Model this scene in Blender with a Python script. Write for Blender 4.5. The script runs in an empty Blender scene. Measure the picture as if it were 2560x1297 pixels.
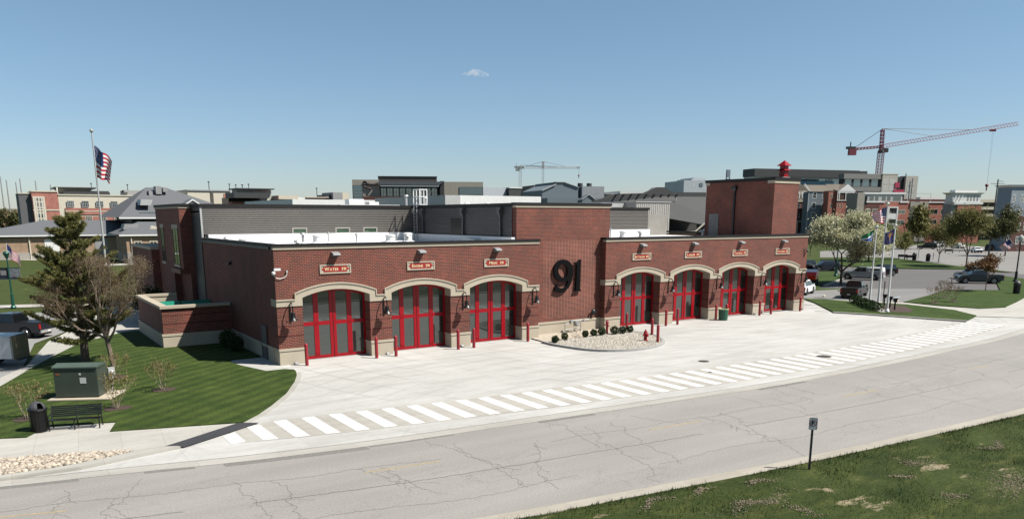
import bpy, bmesh, math, random
import numpy as np
from mathutils import Vector, Matrix, Euler
from mathutils.geometry import tessellate_polygon
S = bpy.context.scene
COL = S.collection
PI = math.pi
rnd = random.Random(7)

# ------------------------------------------------------------------ camera
F, CYP = 1948.0, 960.0                    # focal length and principal row, in px of a 2560 wide frame
YAW, PITCH = 0.5908, -0.2118
CAM = np.array([-14.93, -48.78, 9.28])
fw = np.array([math.sin(YAW)*math.cos(PITCH), math.cos(YAW)*math.cos(PITCH), math.sin(PITCH)])
rt = np.array([math.cos(YAW), -math.sin(YAW), 0.0])
up = np.cross(rt, fw)
cam_d = bpy.data.cameras.new('camera'); cam = bpy.data.objects.new('camera', cam_d); COL.objects.link(cam)
cam_d.sensor_width = 36; cam_d.lens = F/2560*36; cam_d.shift_y = (CYP-648.5)/2560
cam_d.clip_start = 0.5; cam_d.clip_end = 20000
M4 = Matrix(((rt[0], up[0], -fw[0], CAM[0]), (rt[1], up[1], -fw[1], CAM[1]), (rt[2], up[2], -fw[2], CAM[2]), (0, 0, 0, 1)))
cam.matrix_world = M4
S.camera = cam
# ------------------------------------------------------------------ light
SUN = Vector((0.53, -0.56, 1.0)).normalized()
w = bpy.data.worlds.new('World'); S.world = w; w.use_nodes = True
nt = w.node_tree; bg = nt.nodes['Background']
sky = nt.nodes.new('ShaderNodeTexSky'); sky.sky_type = 'NISHITA'; sky.sun_disc = False
sky.sun_elevation = math.asin(SUN.z); sky.sun_rotation = math.atan2(SUN.x, SUN.y)
sky.air_density = 1.0; sky.dust_density = 0.3; sky.ozone_density = 3.0; sky.altitude = 0
_tc = nt.nodes.new('ShaderNodeTexCoord'); _sx = nt.nodes.new('ShaderNodeSeparateXYZ'); nt.links.new(_tc.outputs['Generated'], _sx.inputs[0])
_rp = nt.nodes.new('ShaderNodeValToRGB'); _e = _rp.color_ramp.elements       # slightly bluer, clearer air low over the horizon
_e[0].position = 0.0; _e[0].color = (0.90, 0.96, 1.13, 1); _e[1].position = 0.35; _e[1].color = (1.17, 1.24, 1.06, 1)
nt.links.new(_sx.outputs[2], _rp.inputs[0])
_mx = nt.nodes.new('ShaderNodeMix'); _mx.data_type = 'RGBA'; _mx.blend_type = 'MULTIPLY'; _mx.inputs[0].default_value = 1.0
nt.links.new(sky.outputs[0], _mx.inputs[6]); nt.links.new(_rp.outputs[0], _mx.inputs[7])
nt.links.new(_mx.outputs[2], bg.inputs[0]); bg.inputs[1].default_value = 0.05
sd = bpy.data.lights.new('sun', 'SUN'); so = bpy.data.objects.new('sun', sd); COL.objects.link(so)
sd.energy = 5.0; sd.angle = math.radians(0.53); sd.color = (1.0, 0.955, 0.88)
so.rotation_euler = SUN.to_track_quat('Z', 'Y').to_euler()
S.view_settings.view_transform = 'Standard'; S.view_settings.look = 'None'
S.view_settings.exposure = 1.0; S.view_settings.gamma = 1.0
S.cycles.max_bounces = 6; S.cycles.diffuse_bounces = 2; S.cycles.transparent_max_bounces = 8

# ------------------------------------------------------------------ ground measuring helpers (photo reading -> metres in the world)
def ray(u, v): return fw + rt*(u-1280)/F + up*(CYP-v)/F
def G(u, v, z=0.0):
    q = ray(u, v); t = (z-CAM[2])/q[2]; p = CAM+q*t
    return (float(p[0]), float(p[1]))
def onY(u, v, y):
    q = ray(u, v); t = (y-CAM[1])/q[1]; p = CAM+q*t
    return (float(p[0]), float(p[2]))
SP, CP = math.sin(PITCH), math.cos(PITCH)
class Far:
    """a vertical facade plane seen from afar: X(u), Z(v) turn a photo reading on it into local metres"""
    def __init__(s, u0, h, rz=None, uref=None):
        s.rz = -YAW if rz is None else rz; q = ray(u0, 500); k = h/(q[0]*math.sin(YAW)+q[1]*math.cos(YAW)); s.p = CAM+q*k
        s.e = np.array([math.cos(s.rz), math.sin(s.rz), 0]); s.n = np.array([-math.sin(s.rz), math.cos(s.rz), 0]); s.uref = u0 if uref is None else uref
    def hit(s, u, v):
        q = ray(u, v); return CAM+q*(((s.p-CAM)@s.n)/(q@s.n))
    def X(s, u, v=500): return float((s.hit(u, v)-s.p)@s.e)
    def Z(s, v): return float(s.hit(s.uref, v)[2])
    def loc(s): return (float(s.p[0]), float(s.p[1]), 0.0)

# ------------------------------------------------------------------ materials
MATS = {}
TONE = 0.66          # measured tones below were read for a darker exposure
NOSCALE = {'island_kerb', 'island_soil', 'river_rock', 'pale_gravel', 'road_paint_white', 'road_paint_yellow', 'tar_patch', 'white_roof_membrane'}
def ramp(nt, src, stops):
    r = nt.nodes.new('ShaderNodeValToRGB'); e = r.color_ramp.elements
    while len(e) < len(stops): e.new(0.5)
    for i, (p, c) in enumerate(stops): e[i].position = p; e[i].color = (*c, 1) if len(c) == 3 else c
    nt.links.new(src, r.inputs[0]); return r.outputs[0]
def noise(nt, co, scale, detail=4, rough=0.55, dist=0.0):
    n = nt.nodes.new('ShaderNodeTexNoise'); n.inputs['Scale'].default_value = scale; n.inputs['Detail'].default_value = detail
    n.inputs['Roughness'].default_value = rough; n.inputs['Distortion'].default_value = dist
    if co is not None: nt.links.new(co, n.inputs['Vector'])
    return n.outputs[0]
def mixc(nt, fac, a, b, mode='MIX'):
    m = nt.nodes.new('ShaderNodeMix'); m.data_type = 'RGBA'; m.blend_type = mode
    for sock, val in ((m.inputs[0], fac), (m.inputs[6], a), (m.inputs[7], b)):
        if isinstance(val, (int, float)): sock.default_value = val
        elif isinstance(val, tuple): sock.default_value = (*val, 1)
        else: nt.links.new(val, sock)
    return m.outputs[2]
def math_(nt, op, a, b=None, c=None):
    m = nt.nodes.new('ShaderNodeMath'); m.operation = op
    for i, val in enumerate((a, b, c)):
        if val is None: continue
        if isinstance(val, (int, float)): m.inputs[i].default_value = val
        else: nt.links.new(val, m.inputs[i])
    return m.outputs[0]
def start(name):
    m = bpy.data.materials.new(name); m.use_nodes = True; nt = m.node_tree
    return m, nt, nt.nodes['Principled BSDF']
def coords(nt, kind='Object', scale=None):
    t = nt.nodes.new('ShaderNodeTexCoord'); o = t.outputs[kind]
    if scale:
        mp = nt.nodes.new('ShaderNodeMapping'); mp.inputs['Scale'].default_value = scale; nt.links.new(o, mp.inputs[0]); o = mp.outputs[0]
    return o
def bump(nt, p, h, strength=0.3, dist=0.02):
    b = nt.nodes.new('ShaderNodeBump'); b.inputs['Strength'].default_value = strength; b.inputs['Distance'].default_value = dist
    nt.links.new(h, b.inputs['Height']); nt.links.new(b.outputs[0], p.inputs['Normal'])
def plain(name, c, rough=0.6, metal=0.0, var=0.12, scale=1.5, bmp=0.0, spec=None):
    if name in MATS: return MATS[name]
    if name not in NOSCALE: c = tuple(x*TONE for x in c)
    m, nt, p = start(name); co = coords(nt)
    n = noise(nt, co, scale, 5, 0.6)
    lo = tuple(max(0, x*(1-var)) for x in c); hi = tuple(min(1, x*(1+var)) for x in c)
    nt.links.new(ramp(nt, n, [(0.3, lo), (0.7, hi)]), p.inputs['Base Color'])
    p.inputs['Roughness'].default_value = rough; p.inputs['Metallic'].default_value = metal
    if spec is not None: p.inputs['Specular IOR Level'].default_value = spec
    if bmp: bump(nt, p, noise(nt, co, scale*8, 4), bmp, 0.02)
    MATS[name] = m; return m
def brick(name, c1, c2, mortar, bw=0.31, rh=0.102, ms=0.011, off=0.5, big=0.25, rough=0.85):
    if name in MATS: return MATS[name]
    m, nt, p = start(name); co = coords(nt, 'UV')
    b = nt.nodes.new('ShaderNodeTexBrick'); nt.links.new(co, b.inputs['Vector'])
    b.inputs['Color1'].default_value = (*[x*.56 for x in c1], 1); b.inputs['Color2'].default_value = (*[x*.56 for x in c2], 1); b.inputs['Mortar'].default_value = (*[x*.56 for x in mortar], 1)
    b.inputs['Scale'].default_value = 1; b.inputs['Mortar Size'].default_value = ms; b.inputs['Mortar Smooth'].default_value = 0.15
    b.inputs['Brick Width'].default_value = bw; b.inputs['Row Height'].default_value = rh; b.offset = off
    n = noise(nt, coords(nt), 0.55, 5, 0.65); n2 = noise(nt, coords(nt, 'UV', (1.3, 9, 1)), 1.6, 3)
    col = mixc(nt, 1.0, b.outputs[0], ramp(nt, n, [(0.3, (1-big,)*3), (0.72, (1.0+big, 1+big*.8, 1+big*.8))]), 'MULTIPLY')
    col = mixc(nt, 1.0, col, ramp(nt, n2, [(0.3, (0.9, 0.9, 0.92)), (0.7, (1.08, 1.06, 1.04))]), 'MULTIPLY')
    nt.links.new(col, p.inputs['Base Color']); p.inputs['Roughness'].default_value = rough
    bump(nt, p, b.outputs[1], -0.35, 0.01)
    MATS[name] = m; return m
def car_paint(name, c, metal=0.35):
    if name in MATS: return MATS[name]
    m, nt, p = start(name); co = coords(nt)
    n = noise(nt, co, 2.0, 4)
    nt.links.new(ramp(nt, n, [(0.3, tuple(x*0.9 for x in c)), (0.7, tuple(min(1, x*1.08) for x in c))]), p.inputs['Base Color'])
    p.inputs['Roughness'].default_value = 0.2; p.inputs['Specular IOR Level'].default_value = 0.35; p.inputs['Metallic'].default_value = metal; p.inputs['Coat Weight'].default_value = 0.35 if max(c) > .01 else .12; p.inputs['Coat Roughness'].default_value = 0.08
    MATS[name] = m; return m
def glass(name, c, refl=0.25, rough=0.03, wob=0.0):
    if name in MATS: return MATS[name]
    m, nt, p = start(name)
    p.inputs['Base Color'].default_value = (*c, 1); p.inputs['Roughness'].default_value = 0.25
    g = nt.nodes.new('ShaderNodeBsdfGlossy'); g.inputs['Roughness'].default_value = rough; g.inputs['Color'].default_value = (0.86, 0.93, 0.9, 1)
    fr = nt.nodes.new('ShaderNodeLayerWeight'); fr.inputs[0].default_value = 0.5
    fac = math_(nt, 'ADD', math_(nt, 'MULTIPLY', math_(nt, 'POWER', fr.outputs[1], 5.0), 0.9), refl+0.04)
    mx = nt.nodes.new('ShaderNodeMixShader'); nt.links.new(fac, mx.inputs[0]); nt.links.new(p.outputs[0], mx.inputs[1]); nt.links.new(g.outputs[0], mx.inputs[2])
    if wob:
        b = nt.nodes.new('ShaderNodeBump'); b.inputs['Strength'].default_value = wob; b.inputs['Distance'].default_value = 0.1
        nt.links.new(noise(nt, coords(nt), 0.5, 1), b.inputs['Height']); nt.links.new(b.outputs[0], g.inputs['Normal'])
    nt.links.new(mx.outputs[0], nt.nodes['Material Output'].inputs[0])
    MATS[name] = m; return m
def foliage(name, cols, scale=0.9, trans=0.25):
    if name in MATS: return MATS[name]
    m, nt, p = start(name); co = coords(nt)
    n = noise(nt, co, scale, 6, 0.75)
    c = ramp(nt, n, [(0.28+0.44*i/(len(cols)-1), tuple(x*TONE for x in k)) for i, k in enumerate(cols)])
    nt.links.new(c, p.inputs['Base Color']); p.inputs['Roughness'].default_value = 0.7; p.inputs['Specular IOR Level'].default_value = 0.25
    t = nt.nodes.new('ShaderNodeBsdfTranslucent'); nt.links.new(c, t.inputs[0])
    mx = nt.nodes.new('ShaderNodeMixShader'); mx.inputs[0].default_value = trans
    nt.links.new(p.outputs[0], mx.inputs[1]); nt.links.new(t.outputs[0], mx.inputs[2]); nt.links.new(mx.outputs[0], nt.nodes['Material Output'].inputs[0])
    MATS[name] = m; return m

def make_concrete(name, base, joints=4.6, marks=True, rot=0.0):
    m, nt, p = start(name); co = coords(nt)
    n1 = noise(nt, co, 0.16, 6, 0.6); n2 = noise(nt, co, 3.0, 6, 0.7); n3 = noise(nt, coords(nt, 'Object', (0.25, 1.6, 1)), 0.8, 4, 0.6)
    c = ramp(nt, n1, [(0.3, tuple(x*0.9 for x in base)), (0.7, tuple(x*1.07 for x in base))])
    c = mixc(nt, 1.0, c, ramp(nt, n2, [(0.3, (0.93,)*3), (0.7, (1.05,)*3)]), 'MULTIPLY')
    c = mixc(nt, 1.0, c, ramp(nt, n3, [(0.33, (0.88, 0.87, 0.855)), (0.6, (1.03,)*3)]), 'MULTIPLY')
    if joints:
        mp = nt.nodes.new('ShaderNodeMapping'); mp.inputs['Rotation'].default_value = (0, 0, rot); nt.links.new(co, mp.inputs[0])
        b = nt.nodes.new('ShaderNodeTexBrick'); nt.links.new(mp.outputs[0], b.inputs['Vector']); b.offset = 0.0
        b.inputs['Scale'].default_value = 1; b.inputs['Brick Width'].default_value = joints; b.inputs['Row Height'].default_value = joints
        b.inputs['Mortar Size'].default_value = 0.018; b.inputs['Mortar Smooth'].default_value = 0.6
        b.inputs['Color1'].default_value = (1, 1, 1, 1); b.inputs['Color2'].default_value = (0.935, 0.935, 0.93, 1); b.inputs['Mortar'].default_value = (0.80, 0.79, 0.78, 1)
        c = mixc(nt, 1.0, c, b.outputs[0], 'MULTIPLY')
    if marks:      # tyre sweeps: thin rings round two turning centres, broken up by noise
        for (cx, cy, s, k) in ((18, -34, 1.15, 0.30), (46, 6, 0.9, 0.28), (-6, -40, 0.8, .2)):
            mp = nt.nodes.new('ShaderNodeMapping'); mp.inputs['Location'].default_value = (-cx, -cy, 0); nt.links.new(co, mp.inputs[0])
            wv = nt.nodes.new('ShaderNodeTexWave'); wv.wave_type = 'RINGS'; wv.rings_direction = 'Z'
            wv.inputs['Scale'].default_value = 0.16*s; wv.inputs['Distortion'].default_value = 1.6; wv.inputs['Detail'].default_value = 2; wv.inputs['Detail Scale'].default_value = 0.4
            nt.links.new(mp.outputs[0], wv.inputs[0])
            line = ramp(nt, wv.outputs[0], [(0.0, (1, 1, 1)), (0.055, (0, 0, 0))])
            msk = ramp(nt, noise(nt, co, 0.09, 3), [(0.44, (0, 0, 0)), (0.6, (1, 1, 1))])
            f = math_(nt, 'MULTIPLY', math_(nt, 'MULTIPLY', line, msk), k)
            c = mixc(nt, f, c, (0.16, 0.15, 0.14))
    nt.links.new(c, p.inputs['Base Color']); p.inputs['Roughness'].default_value = 0.82
    bump(nt, p, n2, 0.12, 0.01)
    MATS[name] = m; return m
def make_asphalt(name, base, cracks=True, warm=1.0):
    m, nt, p = start(name); co = coords(nt)
    n1 = noise(nt, co, 0.12, 5, 0.6); n2 = noise(nt, co, 14.0, 4, 0.8)
    c = ramp(nt, n1, [(0.3, tuple(x*0.92 for x in base)), (0.7, tuple(x*1.06 for x in base))])
    c = mixc(nt, 1.0, c, ramp(nt, n2, [(0.3, (0.76,)*3), (0.7, (1.2,)*3)]), 'MULTIPLY')
    st = noise(nt, coords(nt, 'Object', (0.03, 0.7, 1)), 1.0, 3)
    c = mixc(nt, 1.0, c, ramp(nt, st, [(0.35, (0.93,)*3), (0.65, (1.04,)*3)]), 'MULTIPLY')
    if cracks:
        for (sc, wd, lo, hi, k, sx, dst) in ((0.20, 0.0035, 0.42, 0.52, 0.5, (0.6, 1.3), 1.5), (0.5, 0.0075, 0.50, 0.60, 0.45, (0.8, 1.5), 0.8), (1.5, 0.018, 0.58, 0.64, 0.35, (1, 1), 0.3)):
            mp = nt.nodes.new('ShaderNodeMapping'); mp.inputs['Scale'].default_value = (sx[0], sx[1], 1); nt.links.new(co, mp.inputs[0])
            nz = nt.nodes.new('ShaderNodeTexNoise'); nz.inputs['Scale'].default_value = 0.7; nz.inputs['Detail'].default_value = 6; nz.inputs['Roughness'].default_value = 0.7; nt.links.new(mp.outputs[0], nz.inputs['Vector'])
            ad = nt.nodes.new('ShaderNodeVectorMath'); ad.operation = 'MULTIPLY_ADD'; nt.links.new(nz.outputs[1], ad.inputs[0]); ad.inputs[1].default_value = (dst*2.2,)*3; nt.links.new(mp.outputs[0], ad.inputs[2])
            vo = nt.nodes.new('ShaderNodeTexVoronoi'); vo.feature = 'DISTANCE_TO_EDGE'; vo.inputs['Scale'].default_value = sc; nt.links.new(ad.outputs[0], vo.inputs['Vector'])
            line = ramp(nt, vo.outputs[0], [(0.0, (1, 1, 1)), (wd, (0, 0, 0))])
            msk = ramp(nt, noise(nt, co, 0.13, 4), [(lo, (0, 0, 0)), (hi, (1, 1, 1))])
            c = mixc(nt, math_(nt, 'MULTIPLY', math_(nt, 'MULTIPLY', line, msk), k), c, (0.03, 0.028, 0.025))
    nt.links.new(c, p.inputs['Base Color']); p.inputs['Roughness'].default_value = 0.88
    bump(nt, p, n2, 0.25, 0.01)
    MATS[name] = m; return m
def make_grass(name, dark, light, stripes=0.0, bare=False, ang=0.6):
    m, nt, p = start(name); co = coords(nt)
    n1 = noise(nt, co, 0.5, 8, 0.7); n2 = noise(nt, co, 9.0, 6, 0.8, 0.3)
    c = ramp(nt, n1, [(0.32, dark), (0.68, light)])
    c = mixc(nt, 1.0, c, ramp(nt, n2, [(0.28, (0.35, 0.38, 0.35)), (0.5, (0.95, 0.95, 0.95)), (0.75, (1.7, 1.6, 1.4))]), 'MULTIPLY')
    if stripes:
        mp = nt.nodes.new('ShaderNodeMapping'); mp.inputs['Rotation'].default_value = (0, 0, ang); nt.links.new(co, mp.inputs[0])
        wv = nt.nodes.new('ShaderNodeTexWave'); wv.inputs['Scale'].default_value = 0.32; wv.inputs['Distortion'].default_value = 2.6; wv.inputs['Detail'].default_value = 2; wv.inputs['Detail Scale'].default_value = 0.35
        nt.links.new(mp.outputs[0], wv.inputs[0])
        c = mixc(nt, 1.0, c, ramp(nt, wv.outputs[0], [(0.2, (1-stripes,)*3), (0.8, (1+stripes, 1+stripes, 1+stripes*.6))]), 'MULTIPLY')
    if bare:
        nb = noise(nt, co, 0.30, 5, 0.62, 0.4); nb2 = noise(nt, coords(nt, 'Object', (0.5, 1.4, 1)), 0.9, 6, 0.7)
        f = ramp(nt, math_(nt, 'MULTIPLY', nb, nb2), [(0.345, (0, 0, 0)), (0.40, (1, 1, 1))])
        soil = ramp(nt, n2, [(0.3, (0.16, 0.12, 0.08)), (0.7, (0.4, 0.33, 0.24))])
        c = mixc(nt, math_(nt, 'MULTIPLY', f, 0.85), c, soil)
        f2 = ramp(nt, nb2, [(0.52, (0, 0, 0)), (0.66, (1, 1, 1))])
        c = mixc(nt, math_(nt, 'MULTIPLY', f2, 0.35), c, (0.10, 0.10, 0.03))
    nt.links.new(c, p.inputs['Base Color']); p.inputs['Roughness'].default_value = 0.9; p.inputs['Specular IOR Level'].default_value = 0.15
    bump(nt, p, n2, 0.9, 0.06)
    MATS[name] = m; return m
def corrug(name, c):
    return plain(name, c, 0.45, 0.2, 0.06, 0.6)

BRICK = brick('red_brick', (0.195, 0.026, 0.014), (0.098, 0.017, 0.012), (0.36, 0.20, 0.135), ms=0.0105)
BRICKP = brick('stack_bond_brick', (0.185, 0.028, 0.017), (0.11, 0.02, 0.014), (0.40, 0.21, 0.145), 0.30, 0.102, 0.016, 0.0, 0.3)
DBRICK = plain('dark_brick_course', (0.07, 0.013, 0.010), 0.9)
STONE = plain('cast_stone', (0.475, 0.41, 0.315), 0.8, 0, 0.07, 0.8, 0.08)
COPING = plain('black_coping', (0.012, 0.011, 0.011), 0.6, 0.0, spec=0.25)
RED = plain('red_paint', (0.33, 0.001, 0.008), 0.35, 0, 0.06, spec=0.3)
BOLRED = plain('bollard_red', (0.33, 0.012, 0.022), 0.45, 0, 0.15, 4)
DOORGL = glass('door_glass', (0.006, 0.008, 0.007), 0.055, 0.012, 0.008)
DKGL = glass('dark_window_glass', (0.015, 0.02, 0.025), 0.12)
BLUEGL = glass('blue_window_glass', (0.02, 0.045, 0.07), 0.15)
WHITEROOF = plain('white_roof_membrane', (0.58, 0.58, 0.59), 0.7, 0, 0.03)
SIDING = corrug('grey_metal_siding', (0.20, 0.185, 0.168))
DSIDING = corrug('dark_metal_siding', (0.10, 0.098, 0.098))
LMETAL = plain('light_grey_metal', (0.5, 0.5, 0.49), 0.5, 0.2, 0.05)
GALV = plain('galvanised_metal', (0.42, 0.42, 0.42), 0.5, 0.3)
BLACK = plain('black_metal', (0.012, 0.012, 0.013), 0.4, 0.3)
BLACKP = plain('black_letter_paint', (0.005, 0.005, 0.006), 0.9, spec=0.08)
DGREY = plain('dark_grey_metal', (0.09, 0.09, 0.095), 0.5, 0.3)
WHITE = plain('white_paint', (0.78, 0.78, 0.76), 0.5, 0, 0.05)
CREAM = plain('cream_stucco', (0.62, 0.56, 0.45), 0.85, 0, 0.06)
CREAMPAINT = plain('gold_letter_paint', (0.85, 0.72, 0.42), 0.5)
SIGNRED = plain('sign_red', (0.33, 0.01, 0.01), 0.45)
RUBBER = plain('tyre_rubber', (0.02, 0.02, 0.02), 0.85)
RIM = plain('alloy_rim', (0.5, 0.5, 0.52), 0.3, 0.8)
CARGL = glass('car_glass', (0.004, 0.005, 0.006), 0.0)
LAMPC = plain('clear_lamp_lens', (0.7, 0.7, 0.7), 0.15)
LAMPR = plain('red_lamp_lens', (0.4, 0.01, 0.01), 0.2)
AMBER = plain('orange_plastic', (0.8, 0.14, 0.02), 0.5)
HIVIS = plain('hi_vis_yellow', (0.45, 0.8, 0.03), 0.6)
GREENB = plain('green_plastic', (0.01, 0.10, 0.055), 0.45)
TEAL = plain('teal_plastic', (0.01, 0.20, 0.13), 0.45)
TRGREEN = plain('transformer_green', (0.055, 0.07, 0.055), 0.5, 0.1, 0.1)
LAMPGREEN = plain('lamp_post_green', (0.01, 0.09, 0.06), 0.4, 0.2)
SHING = plain('grey_shingles', (0.115, 0.12, 0.13), 0.9, 0, 0.16, 6, 0.3)
SHINGD = plain('charcoal_shingles', (0.07, 0.07, 0.07), 0.9, 0, 0.2, 6, 0.3)
SHINGB = plain('brown_shingles', (0.18, 0.15, 0.12), 0.9, 0, 0.16, 6, 0.3)
BARK = plain('bark', (0.11, 0.08, 0.06), 0.95, 0, 0.35, 6, 0.5)
BARKL = plain('pale_bark', (0.20, 0.15, 0.11), 0.95, 0, 0.3, 6, 0.5)
TWIG = plain('twig_bark', (0.15, 0.105, 0.08), 0.95, 0, 0.3, 3)
MULCH = plain('bark_mulch', (0.06, 0.036, 0.024), 0.95, 0, 0.5, 12, 0.8)
STONEB = plain('split_stone', (0.36, 0.33, 0.29), 0.9, 0, 0.2, 5, 0.4)
TANBR = brick('tan_brick', (0.46, 0.31, 0.19), (0.38, 0.25, 0.15), (0.5, 0.42, 0.33), 0.4, 0.13, 0.01)
FARBR = brick('far_red_brick', (0.46, 0.13, 0.085), (0.36, 0.10, 0.07), (0.6, 0.36, 0.27), 0.4, 0.13, 0.01)
DARKBR = brick('far_dark_brick', (0.13, 0.035, 0.026), (0.10, 0.028, 0.022), (0.2, 0.12, 0.09), 0.4, 0.13, 0.01)
PINKBR = brick('school_brick', (0.50, 0.18, 0.135), (0.44, 0.15, 0.115), (0.6, 0.38, 0.3), 0.4, 0.13, 0.01)

# ------------------------------------------------------------------ mesh builder
class MB:
    def __init__(s): s.v = []; s.f = []; s.mi = []; s.m = 0; s.smooth = set()
    def face(s, pts):
        n = len(s.v); s.v += [tuple(map(float, p)) for p in pts]; s.f.append(tuple(range(n, n+len(pts)))); s.mi.append(s.m)
    def raw(s, vs, fs):
        n = len(s.v); s.v += [tuple(map(float, p)) for p in vs]
        for f in fs: s.f.append(tuple(n+i for i in f)); s.mi.append(s.m)
        return s
    def box(s, x0, x1, y0, y1, z0, z1):
        return s.raw([(x0, y0, z0), (x1, y0, z0), (x1, y1, z0), (x0, y1, z0), (x0, y0, z1), (x1, y0, z1), (x1, y1, z1), (x0, y1, z1)],
                     [(0, 3, 2, 1), (4, 5, 6, 7), (0, 1, 5, 4), (1, 2, 6, 5), (2, 3, 7, 6), (3, 0, 4, 7)])
    def taper(s, bx, tx, by, ty, z0, z1):     # frustum: bottom (x0,x1),(y0,y1) -> top
        return s.raw([(bx[0], by[0], z0), (bx[1], by[0], z0), (bx[1], by[1], z0), (bx[0], by[1], z0), (tx[0], ty[0], z1), (tx[1], ty[0], z1), (tx[1], ty[1], z1), (tx[0], ty[1], z1)],
                     [(0, 3, 2, 1), (4, 5, 6, 7), (0, 1, 5, 4), (1, 2, 6, 5), (2, 3, 7, 6), (3, 0, 4, 7)])
    def prism(s, loops, a0, a1, axis='y'):
        """loops of 2-d points (outer, holes...) extruded from a0 to a1 along axis"""
        if not isinstance(loops[0][0], (tuple, list)): loops = [loops]
        flat = [p for l in loops for p in l]
        tris = tessellate_polygon([[Vector((p[0], p[1], 0)) for p in l] for l in loops])
        def P(p, a): return (p[0], a, p[1]) if axis == 'y' else ((a, p[0], p[1]) if axis == 'x' else (p[0], p[1], a))
        n = len(flat); vs = [P(p, a0) for p in flat]+[P(p, a1) for p in flat]
        fs = [t for t in tris]+[tuple(n+i for i in reversed(t)) for t in tris]; k = 0
        for l in loops:
            for i in range(len(l)):
                a, b = k+i, k+(i+1) % len(l); fs.append((a, b, n+b, n+a))
            k += len(l)
        return s.raw(vs, fs)
    def cyl(s, p0, p1, r0, r1=None, n=10, caps=True):
        r1 = r0 if r1 is None else r1
        p0 = Vector(p0); p1 = Vector(p1); d = (p1-p0)
        if d.length < 1e-6: return s
        d.normalize(); a = Vector((0, 0, 1)) if abs(d.z) < 0.9 else Vector((1, 0, 0)); x = d.cross(a).normalized(); y = d.cross(x)
        vs = [p0+(x*math.cos(2*PI*i/n)+y*math.sin(2*PI*i/n))*r0 for i in range(n)]+[p1+(x*math.cos(2*PI*i/n)+y*math.sin(2*PI*i/n))*r1 for i in range(n)]
        fs = [(i, (i+1) % n, n+(i+1) % n, n+i) for i in range(n)]
        if caps: fs += [tuple(reversed(range(n))), tuple(range(n, 2*n))]
        return s.raw(vs, fs)
    def tube(s, pts, r, n=8):
        for a, b in zip(pts[:-1], pts[1:]): s.cyl(a, b, r, r, n)
        return s
    def lathe(s, prof, c=(0, 0, 0), n=16):
        vs = []; fs = []
        for (r, z) in prof: vs += [(c[0]+r*math.cos(2*PI*i/n), c[1]+r*math.sin(2*PI*i/n), c[2]+z) for i in range(n)]
        for k in range(len(prof)-1):
            for i in range(n): fs.append((k*n+i, k*n+(i+1) % n, (k+1)*n+(i+1) % n, (k+1)*n+i))
        fs.append(tuple(reversed(range(n)))); fs.append(tuple(range((len(prof)-1)*n, len(prof)*n)))
        return s.raw(vs, fs)
    def ball(s, c, r, n=10, sz=1.0):
        return s.lathe([(max(0.001, r*math.sin(PI*k/n)), -r*sz*math.cos(PI*k/n)) for k in range(n+1)], c, n+2)
    def build(s, name, mat, parent=None, bevel=0.0, smooth=False, loc=None):
        me = bpy.data.meshes.new(name)
        if bevel:
            bm = bmesh.new(); vs = [bm.verts.new(p) for p in s.v]
            for f, mi in zip(s.f, s.mi):
                try: bm.faces.new([vs[i] for i in f]).material_index = mi
                except ValueError: pass
            bmesh.ops.remove_doubles(bm, verts=bm.verts, dist=1e-5)
            bmesh.ops.recalc_face_normals(bm, faces=bm.faces)
            bmesh.ops.dissolve_limit(bm, angle_limit=math.radians(2), verts=bm.verts, edges=bm.edges)
            es = [e for e in bm.edges if len(e.link_faces) == 2 and e.calc_face_angle(0) > 0.45]
            bmesh.ops.bevel(bm, geom=es, offset=bevel, segments=2, affect='EDGES', clamp_overlap=True)
            bm.to_mesh(me); bm.free()
        else:
            me.from_pydata(s.v, [], s.f); me.polygons.foreach_set('material_index', s.mi)
        ms = mat if isinstance(mat, (list, tuple)) else [mat]
        for m in ms: me.materials.append(m)
        me.validate(); me.update()
        uv = me.uv_layers.new(name='UVMap'); nl = len(me.loops)
        if nl:
            lv = np.empty(nl, np.int32); me.loops.foreach_get('vertex_index', lv)
            co = np.empty(len(me.vertices)*3, np.float32); me.vertices.foreach_get('co', co); co = co.reshape(-1, 3)[lv]
            pn = np.empty(len(me.polygons)*3, np.float32); me.polygons.foreach_get('normal', pn); pn = np.abs(pn.reshape(-1, 3))
            lt = np.empty(len(me.polygons), np.int32); me.polygons.foreach_get('loop_total', lt); ln = np.repeat(pn, lt, axis=0)
            out = np.stack([co[:, 0], co[:, 2]], 1)
            top = (ln[:, 2] > ln[:, 0]) & (ln[:, 2] > ln[:, 1]); side = (~top) & (ln[:, 0] > ln[:, 1])
            out[top] = co[top][:, :2]; out[side] = co[side][:, 1:]
            uv.data.foreach_set('uv', out.astype(np.float32).ravel())
        if smooth: me.polygons.foreach_set('use_smooth', [True]*len(me.polygons))
        o = bpy.data.objects.new(name, me); COL.objects.link(o)
        if loc: o.location = loc
        if parent: o.parent = parent
        return o
def tag(o, label=None, cat=None, group=None, kind=None):
    if label: o['label'] = label
    if cat: o['category'] = cat
    if group: o['group'] = group
    if kind: o['kind'] = kind
    return o
def thing(name, label, cat, loc=(0, 0, 0), rz=0.0, group=None):
    o = bpy.data.objects.new(name, None); COL.objects.link(o); o.location = loc; o.rotation_euler = (0, 0, rz)
    o.empty_display_size = 0.3
    return tag(o, label, cat, group)
def copy_tree(o, parent=None):
    c = o.copy(); COL.objects.link(c); c.parent = parent
    for ch in list(o.children): copy_tree(ch, c)
    return c
def dup(o, loc, label, rz=None, group=None):
    c = copy_tree(o); c.location = loc; c['label'] = label
    if rz is not None: c.rotation_euler = (0, 0, rz)
    if group: c['group'] = group
    return c
def part(name, mat, parent, *boxes, bevel=0.0):
    m = MB()
    for b in boxes: m.box(*b)
    return m.build(name, mat, parent, bevel)
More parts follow.
